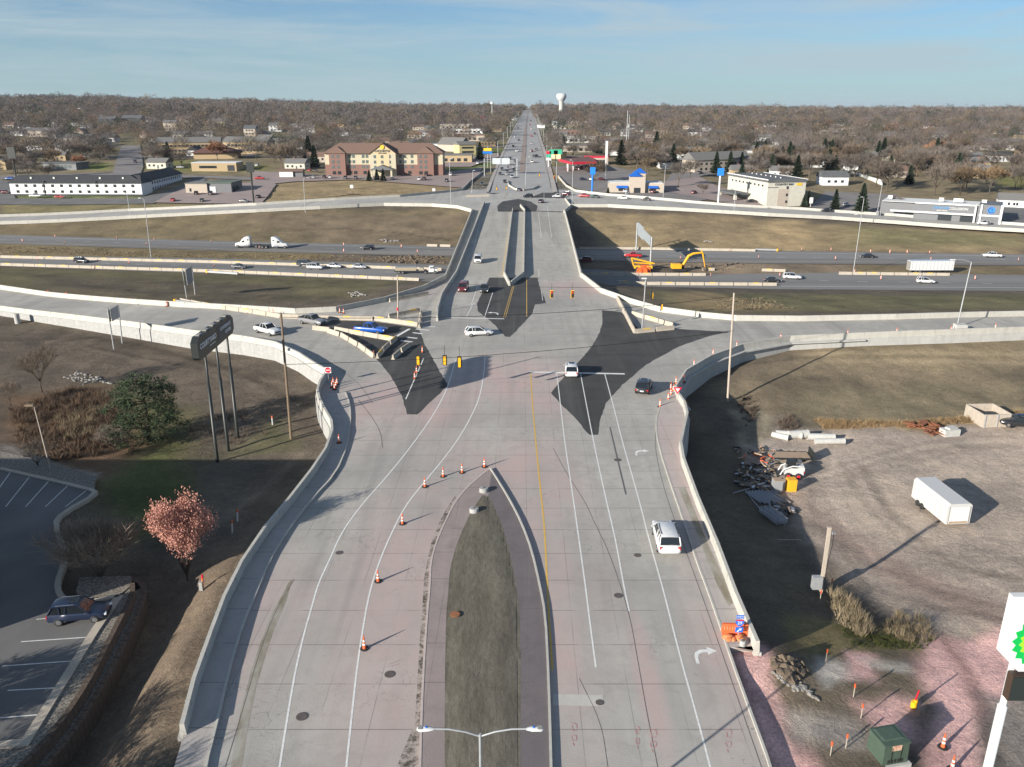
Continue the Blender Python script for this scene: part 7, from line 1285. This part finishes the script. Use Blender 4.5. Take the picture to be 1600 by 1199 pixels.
d = 1750.0; x = (876-800)/F*(d*cP+20); y = d; zb = zbase(x, y); zt = zat(y, 146); t = thing('water_tower', (x, y, zb), 0, 'white bulb topped water tower on the skyline', 'water tower'); h = zt-zb
m = MB(); m.tube([(0, 0, -2), (0, 0, h*.45), (0, 0, h-13)], [5.2, 4.4, 4.8], 24); m.build('stem', MAT['wall_concrete'], t); m = MB(); m.tube([(0, 0, h-16), (0, 0, h-11), (0, 0, h-7), (0, 0, h-2.5), (0, 0, h-.5), (0, 0, h)], [4.4, 8.6, 10.2, 10.0, 7.2, 1.5], 28); m.build('tank', MAT['pale_trim'], t)
# larger blocks in the suburb
for u0, u1, v, h, d_, wm, rm_, lb in ((155,180,200,9,14,'roof_black','roof_dark','black roofed apartment block at upper left, left one of two'),(192,222,199,10,14,'roof_black','roof_dark','black roofed apartment block at upper left, right one of two'),(256,276,205,8,14,'beige','roof_grey','pale two storey apartments above the long tan block'),(276,296,198,8,16,'beige','roof_brown','tan gabled block just right of the two black ones'),(333,352,202,8,14,'wall_yellow','roof_grey','small yellow apartment block above the second tan block'),(382,400,218,9,12,'beige','roof_dark','grey gable end house above the tan blocks'),(100,140,226,5,14,'roof_white','roof_dark','flat pale warehouse above the left parking street'),(40,90,214,5,16,'beige','roof_grey','long low grey roofed hall at far upper left'),
 (420,440,206,6,14,'roof_white','roof_grey','white walled hall above the bare trees left of the hotel'),(470,492,208,5,12,'roof_white','roof_grey','white roofed bungalow row above the cream shed'),(1060,1085,250,5,12,'roof_white','roof_grey','white house above the row of silver cars'),(1170,1198,245,4,12,'white_siding','roof_grey','white bungalow above the cream motel'),(1260,1290,262,4,10,'white_siding','roof_dark','white bungalow with dark roof left of the board fence'),(1285,1325,290,4,10,'white_siding','roof_dark','white house with dark roof in front of the board fence')):
    b = B('apartment_building' if h > 6 else 'house', lb, G(u0, v), G(u1, v)); w = b.w; b.wall(0, w, 0, d_, h, wm); b.gable(0, w, 0, d_, h, 2.8, rm_); b.wins(between(1.5, w-1.5, max(3, int(w/5))), (1.8, 4.8, 7.6)[:max(1, int(h/3))], 1.5, 1.3, mt='window_dark' if wm != 'roof_black' else 'window_pale'); b.foot(0, w, -26, 0)
# houses among the trees
HC = [('white_siding', 'roof_grey', 'white house with grey roof'), ('beige', 'roof_brown', 'tan house with brown roof'), ('white_siding', 'roof_black', 'white house with dark roof'), ('cream', 'roof_grey', 'cream house with grey roof'), ('tan_brick', 'roof_grey', 'brown brick house with grey roof')]
HP = []
for wm, rm_, lb in HC:
    b = B('house', lb, Vector((0, 0, 0)), Vector((13, 0, 0))); b.t.location.z = 0; b.wall(0, 13, 0, 8.5, 3.6, wm); FOOT.pop(); b.gable(0, 13, 0, 8.5, 3.6, 2.5, rm_); b.wins([2, 5, 10.5], (1.9,), 1.3, 1.3); b.wins([4], (1.9,), 1.3, 1.3, face='right', x=13); b.bx('door', 7.2, 8.2, -.06, .1, 0, 2.1, 'roof_dark'); b.bx('chimney', 4, 4.8, 5, 5.8, 3, 7.0, 'brick'); HP.append((b.t, lb))
LOTW = [[(p_[0], p_[1]) for p_ in gs(px)] for _, px, _, _ in LOTS]
def clear(x, y, pad=3, lots=True):
    if abs(x-acx(y)) < 22+(6 if y < 1200 else -6): return False
    X_ = np.array([x]); Y_ = np.array([y])
    for f in FOOT+(LOTW if lots else []):
        if near_line([(a[0], a[1], 0) for a in f+[f[0]]], X_, Y_)[0][0] < pad or inside(f, X_, Y_)[0]: return False
    return True
r = random.Random(12); HOUSES = []; nh = [0]*5
SHOPS = [(-34,560,26,'tan_brick','roof_grey'),(-42,660,34,'roof_white','roof_dark'),(-36,760,22,'beige','roof_brown'),(-44,880,40,'white_siding','roof_grey'),(30,640,22,'beige','roof_grey'),(32,740,30,'roof_white','roof_white'),(30,850,26,'brick','roof_dark'),(32,960,34,'cream','roof_grey'),(-60,990,40,'beige','roof_white'),(34,1120,40,'white_siding','roof_dark'),(-46,1130,34,'brick','roof_grey'),(-70,1300,50,'roof_white','roof_grey'),(40,1320,44,'tan_brick','roof_white')]
for k, (dx, y, w_, wm, rm_) in enumerate(SHOPS):
    x0 = acx(y)+dx-(w_ if dx < 0 else 0); side = 'left' if dx < 0 else 'right'; b = B('shop_building', 'low '+wm.replace('_', ' ').replace('roof white', 'pale').replace(' siding', '')+' shop, '+nth(k//1+1)+' along the far avenue, on its '+side, Vector((x0, y, zbase(x0, y))), Vector((x0+w_, y, zbase(x0, y)))); b.wall(0, w_, 0, 16, 4.6, wm); b.bx('roof', -.3, w_+.3, -.3, 16.3, 4.6, 5.2, rm_); b.wins(between(2, w_-2, max(3, int(w_/5))), (1.8,), 2.4, 2.0); FOOT.append([(x0-2, y-22), (x0+w_+2, y-22), (x0+w_+2, y), (x0-2, y)])
for k in range(24):
    y = 455+k*48; sd = -1 if k % 2 else 1; x = acx(y)+sd*(hwid(y)+3.5); t = thing('street_lamp', (x, y, zbase(x, y)), 0, nth(k//2+1)+' lamp pole up the '+('left' if sd < 0 else 'right')+' side of the far avenue', 'street lamp', 'lamp poles along the far avenue'); m = MB(); m.tube([(0, 0, 0), (0, 0, 11)], .16, 5); m.build('pole', MAT['galv'], t); m = MB(); m.tube([(0, 0, 10.8), (-sd*3, 0, 11.3)], .1, 4); m.build('arm', MAT['galv'], t)
for k in range(9000):
    if len(HOUSES) >= 290: break
    y = 460+(r.random()**1.4)*1300; x = r.uniform(-.62, .62)*y; gx_ = round(x/22)*22; gy_ = round(y/44)*44+r.uniform(-5, 5); x, y = gx_+r.uniform(-4, 4), gy_
    if y < 450 or any(abs(x-q_[0]) < 20 and abs(y-q_[1]) < 18 for q_ in HOUSES) or not clear(x, y, 9): continue
    i = r.choice([0, 0, 1, 2, 3, 4]); HOUSES.append((x, y)); nh[i] += 1; side = 'left' if x < acx(y) else 'right'
    place(HP[i][0], (x-6, y-4, zbase(x, y)+.1), R(r.choice([0, 0, 90, -8, 6])), HP[i][1]+' among the bare trees '+side+' of the far avenue', 'house', 'houses among the bare trees, '+HP[i][1]+', '+side)
for x, y in HOUSES: FOOT.append([(x-9, y-26), (x+9, y-26), (x+9, y+7), (x-9, y+7)])
# ================================================================ TREES AND PLANTS
def leafmat(name, c, c2, rand=.35, rough=.9, attr=False):
    s = NT(name); n = s.noise(.35, 3); col_ = s.mix(s.mr(n, .35, .65), c, c2)
    if attr: a = s.n('ShaderNodeAttribute', attribute_name='tint'); col_ = s.mix(1.0, col_, a.outputs['Color'], 'MULTIPLY')
    else:
        oi = s.n('ShaderNodeObjectInfo'); v = s.mr(oi.outputs['Random'], 0, 1, 1-rand, 1+rand); hv = s.ma('FRACT', s.ma('MULTIPLY', oi.outputs['Random'], 7.3)); cc_ = s.n('ShaderNodeCombineXYZ'); s.l(v, cc_.inputs[0]); s.l(s.ma('MULTIPLY', v, s.mr(hv, 0, 1, .88, 1.04)), cc_.inputs[1]); s.l(s.ma('MULTIPLY', v, s.mr(hv, 0, 1, .74, 1.06)), cc_.inputs[2]); col_ = s.mix(1.0, col_, cc_.outputs[0], 'MULTIPLY')
    return s.out(col_, rough, spec=.15)
leafmat('twig_brown', (.155, .132, .118), (.118, .102, .093)); leafmat('twig_grey', (.155, .132, .115), (.115, .10, .088)); leafmat('twig_gold', (.20, .148, .098), (.15, .115, .08)); leafmat('twig_rust', (.25, .115, .06), (.18, .09, .055)); leafmat('pale_twig', (.27, .24, .21), (.2, .18, .16)); leafmat('bark', (.11, .09, .075), (.07, .06, .052)); leafmat('forest_twig', (.140, .124, .115), (.102, .092, .087), attr=True)
leafmat('spruce_green', (.032, .048, .032), (.020, .032, .022), .3); leafmat('pine_green', (.046, .064, .034), (.028, .040, .021), .1); leafmat('pink_leaf', (.58, .31, .26), (.45, .23, .19), .05); leafmat('bush_red', (.125, .092, .072), (.082, .064, .052), .3); leafmat('dry_grass', (.27, .21, .135), (.18, .14, .09), .2); leafmat('green_weed', (.08, .09, .03), (.05, .06, .02), .2)
def sliver(m, p, d, w, r):
    q_ = Vector((r.uniform(-1, 1), r.uniform(-1, 1), r.uniform(-1, 1))).cross(d).normalized()*w
    m.add([p-q_, p+q_, p+d], [(0, 1, 2)])
def branching(h, spread, seed, levels=4, up=.55, r0=None, trunk=.28, n0=7, twig=(.9, .05), ntw=900, leaf=None):
    """trunk with limbs (tubes) and a crown of fine twigs that end in an uneven rounded outline"""
    r = random.Random(seed); tm = MB(); ends = []; r0 = r0 or h*.018
    def grow_(p, d, l, rad, lv):
        q_ = p+d*l; mid = p+d*l*.5+Vector((r.uniform(-1, 1), r.uniform(-1, 1), 0))*l*.06
        tm.tube([p, mid, q_], [rad, rad*.8, rad*.6], 5 if lv > 1 else 7, cap=False); 
        for k in range(3): ends.append((p.lerp(q_, .4+.3*k), d, lv))
        if lv >= levels: return
        n = n0 if lv == 0 else r.choice((3, 4))
        for k in range(n):
            a = 2*math.pi*(k+r.random()*.7)/n; side_ = Vector((math.cos(a), math.sin(a), 0)); dd = (d*(.75)+side_*spread*r.uniform(.5, 1.1)+Vector((0, 0, up*.35))).normalized(); st = q_ if lv else p.lerp(q_, r.uniform(.75, 1))
            grow_(st, dd, l*r.uniform(.58, .8) if lv else h*r.uniform(.22, .32), rad*.55, lv+1)
    grow_(Vector((0, 0, -.3)), Vector((r.uniform(-.04, .04), 0, 1)), h*trunk, r0, 0)
    cm = MB(); e2 = [e for e in ends if e[2] >= 2]
    for k in range(ntw):
        p, d, lv = r.choice(e2); dd = (d+Vector((r.gauss(0, .5), r.gauss(0, .5), r.gauss(.12, .4)))).normalized(); p = p+Vector((r.gauss(0, 1), r.gauss(0, 1), r.gauss(0, 1)))*h*.028
        if leaf: 
            for j in range(2): q_ = p+dd*r.random()*twig[0]; sliver(cm, q_, Vector((r.uniform(-1, 1), r.uniform(-1, 1), r.uniform(-1, 1))).normalized()*leaf, leaf*.45, r)
        else: sliver(cm, p, dd*twig[0]*r.uniform(.6, 1.4), twig[1]*r.uniform(.6, 1.3), r)
    return tm, cm
def tree_thing(name, tm, cm, bark, crown, label=None, cat='tree', cn='crown'):
    t = thing(name, (0, 0, 0), 0, label, cat)
    if tm.v: tm.build('trunk', MAT[bark], t, fix=False)
    cm.build(cn, MAT[crown], t, fix=False); return t
def spruce(h, rad, seed, n=900):
    r = random.Random(seed); tm = MB(); tm.tube([(0, 0, -.3), (0, 0, h*.9)], [h*.02, .03], 6); cm = MB()
    for k in range(n):
        f = r.random()**1.4; z = h*(.06+.92*f); rr = rad*(1-f)**.85*(.7+.3*math.sin(z*5.3))*r.uniform(.55, 1.05); a = r.random()*6.283; d = Vector((math.cos(a), math.sin(a), -.25)); p = Vector((math.cos(a)*rr*.6, math.sin(a)*rr*.6, z)); sliver(cm, p, d*rad*.36*(1.1-f*.7), rad*.085, r)
    return tm, cm
PROTO = {}
PROTO['brown'] = [tree_thing('bare_tree', *branching(11, .95, 20+i, 3, ntw=1500, twig=(1.25, .055), n0=6), 'bark', 'twig_brown') for i in range(3)]
PROTO['grey'] = [tree_thing('bare_tree', *branching(12, .8, 40+i, 3, ntw=1500, twig=(1.25, .055), n0=6), 'bark', 'twig_grey') for i in range(2)]
PROTO['gold'] = [tree_thing('oak_tree', *branching(10, 1.0, 60, 3, ntw=1700, twig=(1.0, .085), n0=7), 'bark', 'twig_gold')]
PROTO['rust'] = [tree_thing('oak_tree', *branching(8, .95, 70, 3, ntw=1700, twig=(.8, .10), n0=7), 'bark', 'twig_rust')]
PROTO['spruce'] = [tree_thing('spruce_tree', *spruce(11, 4.0, 80+i, 1500), 'bark', 'spruce_green') for i in range(2)]
NMT = dict(brown='bare brown tree', grey='bare grey tree', gold='tree with dull golden leaves', rust='rusty orange leaved tree', spruce='dark green spruce')
tr = random.Random(5); TREES = []
def tree_at(kind, p, h, label, group=None):
    pr = tr.choice(PROTO[kind]); base = {'brown': 11, 'grey': 12, 'gold': 10, 'rust': 8, 'spruce': 11}[kind]; s_ = h/base
    o_ = place(pr, p, tr.random()*6.28, label, 'tree', group); o_.scale = (s_*tr.uniform(.92, 1.12), s_*tr.uniform(.92, 1.12), s_); TREES.append((p[0], p[1]))
EX = [('grey',1060,293,15,'big dark bare tree standing between the blue roofed restaurant and the cream motel'),('grey',1078,280,13,'bare tree close behind the row of silver cars'),('spruce',1345,334,13,'tall blue green spruce left of the grey car shop'),('spruce',1304,328,9,'smaller spruce between the cream motel and the tall spruce'),('spruce',1243,292,16,'tall dark spruce behind the cream motel roof'),('spruce',1262,322,7,'narrow evergreen against the right wall of the cream motel'),('spruce',1256,324,6,'second narrow evergreen against the right wall of the cream motel'),
 ('spruce',1118,272,13,'dark evergreen at the left end of the evergreen clump'),('spruce',1140,268,12,'dark evergreen in the middle of the evergreen clump'),('spruce',1158,266,11,'dark evergreen at the right end of the evergreen clump'),('spruce',1205,272,12,'evergreen right of the grey gabled block'),('spruce',577,283,6,'left one of three dark shrubs before the hotel porch'),('spruce',589,283,6.5,'middle one of three dark shrubs before the hotel porch'),('spruce',599,284,7,'right one of three dark shrubs before the hotel porch'),
 ('spruce',492,262,14,'dark spruce just left of the brown roofed hotel'),('spruce',750,250,12,'dark evergreen beside the avenue lawn'),('grey',440,262,17,'broad bare tree above the little cream shed'),('grey',462,262,16,'bare tree between the cream shed and the dark spruce'),('brown',240,262,15,'large bare tree left in the clump above the motel wing'),('brown',258,260,15,'large bare tree right in the clump above the motel wing'),('brown',285,262,13,'bare tree above the flat roofed office'),('rust',124,262,9,'rusty orange tree behind the white motel'),('brown',170,252,13,'brown tree at the street bend behind the motel'),('grey',154,262,11,'pale bare tree beside the lawn behind the motel'),
 ('brown',46,280,13,'bare tree right of the black pole sign'),('brown',75,284,11,'bare tree touching the left end of the motel roof'),('grey',400,250,13,'bare tree right of the tan apartments'),('rust',1142,250,11,'orange tree above the grey gabled block'),('brown',1385,300,18,'wide bare tree behind the white board fence'),('grey',1460,306,18,'wide bare tree above the car shop roof'),('gold',1500,306,17,'golden tree above the middle of the car shop'),('gold',1545,304,17,'golden tree above the blue round logo'),('brown',1400,332,8,'small brown tree in front of the car shop'),('brown',1098,306,7,'thin bare bush by the lawn left of the cream motel'),('brown',930,285,13,'bare tree behind the blue pole sign'),('grey',895,248,12,'tree behind the fuel canopy'),('spruce',880,237,12,'evergreen left behind the fuel canopy'),('spruce',935,240,13,'dark evergreen right of the fuel canopy'),
 ('brown',1330,262,15,'brown tree before the white fence'),('gold',1300,258,14,'golden tree at the far end of the white fence'),('brown',985,262,12,'bare tree above the blue tower roof'),('grey',1010,262,13,'grey tree right of the blue tower roof'),('spruce',1025,240,16,'tall spruce above the restaurant'),('spruce',950,306,4,'low green bush left of the blue roofed restaurant')]
for k, u, v, h, lb in EX: tree_at(k, G(u, v), h, lb)
fr_ = random.Random(9); cand = []
def zone_ok(x, y, pad):
    return clear(x, y, pad) and not (y < 470 and x < 40 and abs(x) < 160)
FX_ = [f for f in FOOT]; FO = np.array([[sum(p_[0] for p_ in f)/len(f), sum(p_[1] for p_ in f)/len(f)] for f in FOOT+LOTW])
for y0, y1, sp in ((430, 700, 10.8), (700, 1100, 18.5), (1100, 1700, 20), (1700, 2600, 31), (2600, 4600, 48)):
    y = y0
    while y < y1:
        wx = .66*y+20; n = int(2*wx/sp)
        for k in range(n):
            x = -wx+sp*(k+fr_.random()); yy = y+fr_.uniform(-.5, .5)*sp
            if yy < 520 and x < -10 and fr_.random() < .82: continue
            if (yy < 470 and fr_.random() < .6) or (x < 0 and yy < 700 and fr_.random() < .3): continue
            cand.append((x, yy, sp))
        y += sp*.9
keep = []
CX = np.array([c_[0] for c_ in cand]); CY = np.array([c_[1] for c_ in cand]); bad = np.abs(CX-(4+(CY-400)*.0205)) < np.where(CY < 1200, 21, 16)
for f in FOOT+LOTW:
    xs_ = [p_[0] for p_ in f]; ys_ = [p_[1] for p_ in f]; m_ = (CX > min(xs_)-5) & (CX < max(xs_)+5) & (CY > min(ys_)-6) & (CY < max(ys_)+4); 
    if m_.any():
        d_ = near_line([(a[0], a[1], 0) for a in f+[f[0]]], CX[m_], CY[m_])[0]; bb = inside(f, CX[m_], CY[m_]) | (d_ < 3.5); bad[np.where(m_)[0][bb]] = True
for x, y in TREES: bad |= np.hypot(CX-x, CY-y) < 7
for px in ([(395,262),(760,240),(745,330),(395,330)], [(850,262),(890,240),(960,262),(1130,300),(1130,330),(850,330)], [(-60,298),(300,280),(400,284),(400,330),(-60,330)], [(1130,298),(1300,300),(1600,312),(1700,370),(1100,340)], [(230,252),(420,250),(420,285),(230,285)], [(110,256),(230,250),(230,275),(110,275)]): bad |= inside([(p_.x, p_.y) for p_ in gs(px)], CX, CY)
cand = [c_ for c_, b_ in zip(cand, bad) if not b_]; cand.sort(key=lambda c_: c_[1]); NI = 300-len(EX)-6
for x, y, sp in cand[:NI]:
    q_ = fr_.random(); k = 'brown' if q_ < .42 else 'grey' if q_ < .70 else 'gold' if q_ < .82 else 'rust' if q_ < .835 else 'spruce'; side = 'left' if x < acx(y) else 'right'
    tree_at(k, (x, y, zbase(x, y)), fr_.uniform(9, 15)*(1.1 if k == 'spruce' else 1.18 if x > 60 else 1), NMT[k]+' in the wooded suburb '+side+' of the avenue', NMT[k]+'s in the suburb '+side+' of the avenue')
# the rest of the wood, one mesh
def forest(cs, seed):
    rs = np.random.RandomState(seed); Vs = []; Ts = []
    for lo, hi, nt, L0, W0 in ((0, 800, 600, 2.0, .11), (800, 1300, 380, 2.5, .18), (1300, 2200, 200, 3.6, .38), (2200, 9000, 90, 6.0, .95)):
        c_ = np.array([(x, y, sp) for x, y, sp in cs if lo <= y < hi])
        if not len(c_): continue
        N = len(c_); H = rs.uniform(7.5, 16, N)*np.where(rs.rand(N) < .15, 1.2, 1); H = H*np.where(c_[:, 1] > 2100, rs.uniform(.8, 1.7, N), 1); RX = rs.uniform(.40, .58, N)*H; RX = np.maximum(RX, np.where(c_[:, 1] < 1700, .26, .36)*c_[:, 2]); Z0 = np.array([zbase(x, y) for x, y, _ in c_])
        u = rs.rand(N, nt); th = rs.rand(N, nt)*2*np.pi; ph = np.arccos(1-1.35*rs.rand(N, nt)); rr = .55+.45*rs.rand(N, nt)**.6
        lump = 1+.16*np.sin(th*3+rs.rand(N, 1)*6)+.10*np.sin(th*5+ph*4+rs.rand(N, 1)*6)
        dx = np.sin(ph)*np.cos(th)*rr*lump; dy = np.sin(ph)*np.sin(th)*rr*lump; dz = np.cos(ph)*rr*lump
        P = np.stack([c_[:, 0:1]+dx*RX[:, None], c_[:, 1:2]+dy*RX[:, None], Z0[:, None]+H[:, None]*.52+dz*H[:, None]*.46], -1)
        RD = np.stack([dx, dy, dz*1.1+.05], -1); RD /= np.linalg.norm(RD, axis=-1, keepdims=True)+1e-9; D = RD*.45+np.array((0, 0, .25))+rs.normal(0, .45, (N, nt, 3)); D /= np.linalg.norm(D, axis=-1, keepdims=True); D *= (L0*(.6+.8*rs.rand(N, nt)))[..., None]*.6
        Q = np.cross(D, RD+rs.normal(0, .26, (N, nt, 3))); Q /= np.linalg.norm(Q, axis=-1, keepdims=True)+1e-9; Q *= (W0*(.6+.8*rs.rand(N, nt)))[..., None]
        Vv = np.stack([P-Q, P+Q, P+D], 2).reshape(-1, 3); Vs.append(Vv)
        big = rs.rand(N); tint = np.ones((N, 3))*rs.uniform(.72, 1.22, (N, 1)); tint *= np.where(big[:, None] < .16, (1.25, 1.08, .78), np.where(big[:, None] < .18, (1.3, .88, .68), np.where(big[:, None] < .27, (.34, .46, .36), np.where(big[:, None] < .6, (1.0, .96, .98), (1.04, .98, .93))))); Ts.append(np.repeat(tint, nt*3, 0))
    V_ = np.concatenate(Vs); T_ = np.concatenate(Ts); o_ = np_mesh('forest', V_, np.arange(len(V_)).reshape(-1, 3), [MAT['forest_twig']], False)
    ca_ = o_.data.color_attributes.new('tint', 'FLOAT_COLOR', 'POINT'); ca_.data.foreach_set('color', np.concatenate([T_, np.ones((len(T_), 1))], 1).astype(np.float32).ravel()); return o_
fo = forest(cand[NI:], 4); tag(fo, 'bare brown woods and suburb trees stretching to the horizon', 'forest', None, 'stuff'); print('forest trees', len(cand)-NI, 'tris', len(fo.data.polygons))
# foreground plants
def pine(seed):
    r = random.Random(seed); tm = MB(); tm.tube([(0, 0, -.3), (.2, 0, 3.0), (.1, .2, 7.6)], [.28, .2, .05], 8); cm = MB()
    for k in range(300):
        a = r.random()*6.283; f = r.random(); z = .35+7.4*f; R_ = 4.3*math.sqrt(max(.02, 1-(abs(f-.32)/.72)**2))*(.85+.15*math.sin(a*3+f*7)); q_ = r.uniform(.5, 1.0); c_ = Vector((math.cos(a)*R_*q_, math.sin(a)*R_*q_, z+r.uniform(-.3, .3)))
        if k % 6 == 0: tm.tube([(0, 0, max(1, z-1.2)), c_*.9], [.06, .02], 4, cap=False)
        for j in range(26): d = Vector((r.gauss(0, 1), r.gauss(0, 1), r.gauss(.35, .8))).normalized(); sliver(cm, c_+Vector((r.gauss(0, .3), r.gauss(0, .3), r.gauss(0, .18))), d*r.uniform(.25, .55), .05, r)
    return tm, cm
t = tree_thing('pine_tree', *pine(3), 'bark', 'pine_green', 'wide green pine tree in front of the long white wall'); t.location = G(232, 690); t.scale = (1.3, 1.3, 1.18)
t = tree_thing('red_leaved_tree', *branching(6.6, .62, 91, 4, ntw=10000, twig=(.55, .02), n0=11, trunk=.08, leaf=.13, up=.62), 'bark', 'pink_leaf', 'small round tree with salmon pink leaves in the shaded dirt'); t.location = G(293, 905); t.scale = (.86, .86, 1.62)
t = tree_thing('bare_shrub', *branching(4.2, .9, 92, 4, ntw=1600, twig=(.5, .02), n0=8, trunk=.12), 'twig_grey', 'twig_grey', 'pale silvery shrub at the foot of the wide pine', 'shrub'); t.location = G(178, 702)
t = tree_thing('bare_shrub', *branching(6.5, .62, 93, 4, ntw=3800, twig=(.9, .024), n0=10, trunk=.08), 'pale_twig', 'pale_twig', 'large vase shaped bare shrub beside the parking lot', 'shrub'); t.location = G(158, 905); t.scale = (1.4, 1.4, 1.15)
t = tree_thing('bare_tree', *branching(7.5, .7, 94, 4, ntw=1300, twig=(.8, .022), n0=7), 'bark', 'twig_grey', 'slender bare tree far left in front of the white wall'); t.location = G(66, 612)
t = tree_thing('bare_tree', *branching(4.8, .7, 95, 4, ntw=800, twig=(.6, .02), n0=6), 'bark', 'twig_grey', 'small bare tree beside the tan parking lot lamp'); t.location = G(60, 735)
t = tree_thing('bare_tree', *branching(4, .7, 96, 4, ntw=500, twig=(.6, .02), n0=6), 'bark', 'twig_brown', 'little bare tree at the far left edge above the lot'); t.location = G(16, 632)
for i, (x, y, h) in enumerate(((-44, 33, 9), (-38, 27, 10), (-48, 41, 8))):
    t = tree_thing('bare_tree', *branching(h, .85, 100+i, 4, ntw=2600, twig=(.9, .05), n0=8), 'bark', 'twig_brown', nth(i+1)+' bare tree behind the camera whose shadow crosses the lower road'); t.location = (x, y, groundz(x, y))
def scrub(name, px, n, h, w, mat, label, cat, seed, dens=9, lean=.5):
    r = random.Random(seed); ps = gs(px); m = MB(); o_ = ps[0].copy(); A_ = [(p_.x, p_.y) for p_ in ps]; xs_ = [a[0] for a in A_]; ys_ = [a[1] for a in A_]; c_ = 0
    while c_ < n:
        x, y = r.uniform(min(xs_), max(xs_)), r.uniform(min(ys_), max(ys_))
        if not inside(A_, np.array([x]), np.array([y]))[0]: c_ += .02; continue
        c_ += 1; z = groundz(x, y); hh = h*r.uniform(.5, 1.2)
        for j in range(dens): d = Vector((r.gauss(0, lean), r.gauss(0, lean), 1)).normalized()*hh*r.uniform(.6, 1.1); sliver(m, Vector((x-o_.x+r.gauss(0, .12*h), y-o_.y+r.gauss(0, .12*h), z-o_.z-.05)), d, w, r)
    t = m.build(name, MAT[mat], loc=o_, fix=False); tag(t, label, cat, None, 'stuff'); return t
scrub('bushes', [(20,640),(120,605),(175,620),(190,660),(170,710),(90,720),(30,700)], 420, 1.5, .035, 'bush_red', 'reddish brown undergrowth between the lot and the pine', 'undergrowth', 1, 26, .7)
scrub('bushes', [(85,650),(150,640),(160,680),(100,690)], 130, 1.2, .03, 'dry_grass', 'straw coloured reeds in the undergrowth', 'undergrowth', 2, 20, .35)
scrub('bushes', [(290,650),(380,640),(420,680),(350,700),(300,690)], 60, 1.1, .025, 'bush_red', 'thin scrub behind the black sign posts', 'undergrowth', 3, 18, .6)
scrub('tall_grass', [(1290,672),(1430,668),(1600,652),(1600,644),(1430,660),(1330,660),(1270,655)], 900, .8, .03, 'dry_grass', 'straw coloured grass strip along the far side of the yard', 'grass', 4, 14)
scrub('tall_grass', [(1295,925),(1320,930),(1365,985),(1350,1000),(1310,975)], 150, 1.3, .018, 'dry_grass', 'tall dry weeds beside the white square post', 'weeds', 5, 12, .35); scrub('tall_grass', [(1400,960),(1450,965),(1460,1000),(1410,1005),(1380,985)], 110, 1.0, .018, 'dry_grass', 'dry weeds between the yard and the pink gravel', 'weeds', 6, 12, .4)
scrub('tall_grass', [(1300,975),(1350,990),(1460,1000),(1440,1015),(1330,1010)], 200, .35, .02, 'green_weed', 'low green weeds under the dry ones', 'weeds', 7, 16, .7); scrub('tall_grass', [(1150,625),(1175,618),(1185,650),(1165,668)], 60, .8, .03, 'bush_red', 'brown weeds at the foot of the pale pole', 'weeds', 8, 16)
scrub('tall_grass', [(1215,660),(1235,650),(1250,665),(1225,690)], 90, 1.0, .03, 'bush_red', 'dark brush left of the concrete pipes', 'weeds', 9, 20, .6); scrub('tall_grass', [(0,404-20),(330,396),(700,404),(700,411),(330,405),(0,396)], 900, .7, .06, 'dry_grass', 'rough dry grass in the left highway median', 'grass', 10, 8); scrub('tall_grass', [(1110,470),(1190,466),(1240,482),(1120,484)], 260, .6, .06, 'dry_grass', 'clumps of straw grass on the lower right slope', 'grass', 11, 8)
scrub('tall_grass', [(430,300),(720,296),(700,303),(560,312),(430,320)], 500, .5, .08, 'dry_grass', 'dry grass in the field below the brown roofed hotel', 'grass', 12, 5)
# ================================================================ AIR
HZE = bpy.data.materials.new('haze'); HZE.use_nodes = True; nt = HZE.node_tree; nt.nodes.clear(); vo = nt.nodes.new('ShaderNodeVolumePrincipled'); mo = nt.nodes.new('ShaderNodeOutputMaterial'); nt.links.new(vo.outputs[0], mo.inputs['Volume'])
vo.inputs['Color'].default_value = (.80, .88, 1, 1); vo.inputs['Density'].default_value = .000035; vo.inputs['Anisotropy'].default_value = .2

m = MB(); m.box((0, 6900, 36.5), (18200, 14000, 97)); hz_ = m.build('haze', HZE); hz_['kind'] = 'stuff'
for sx in (0,): pass
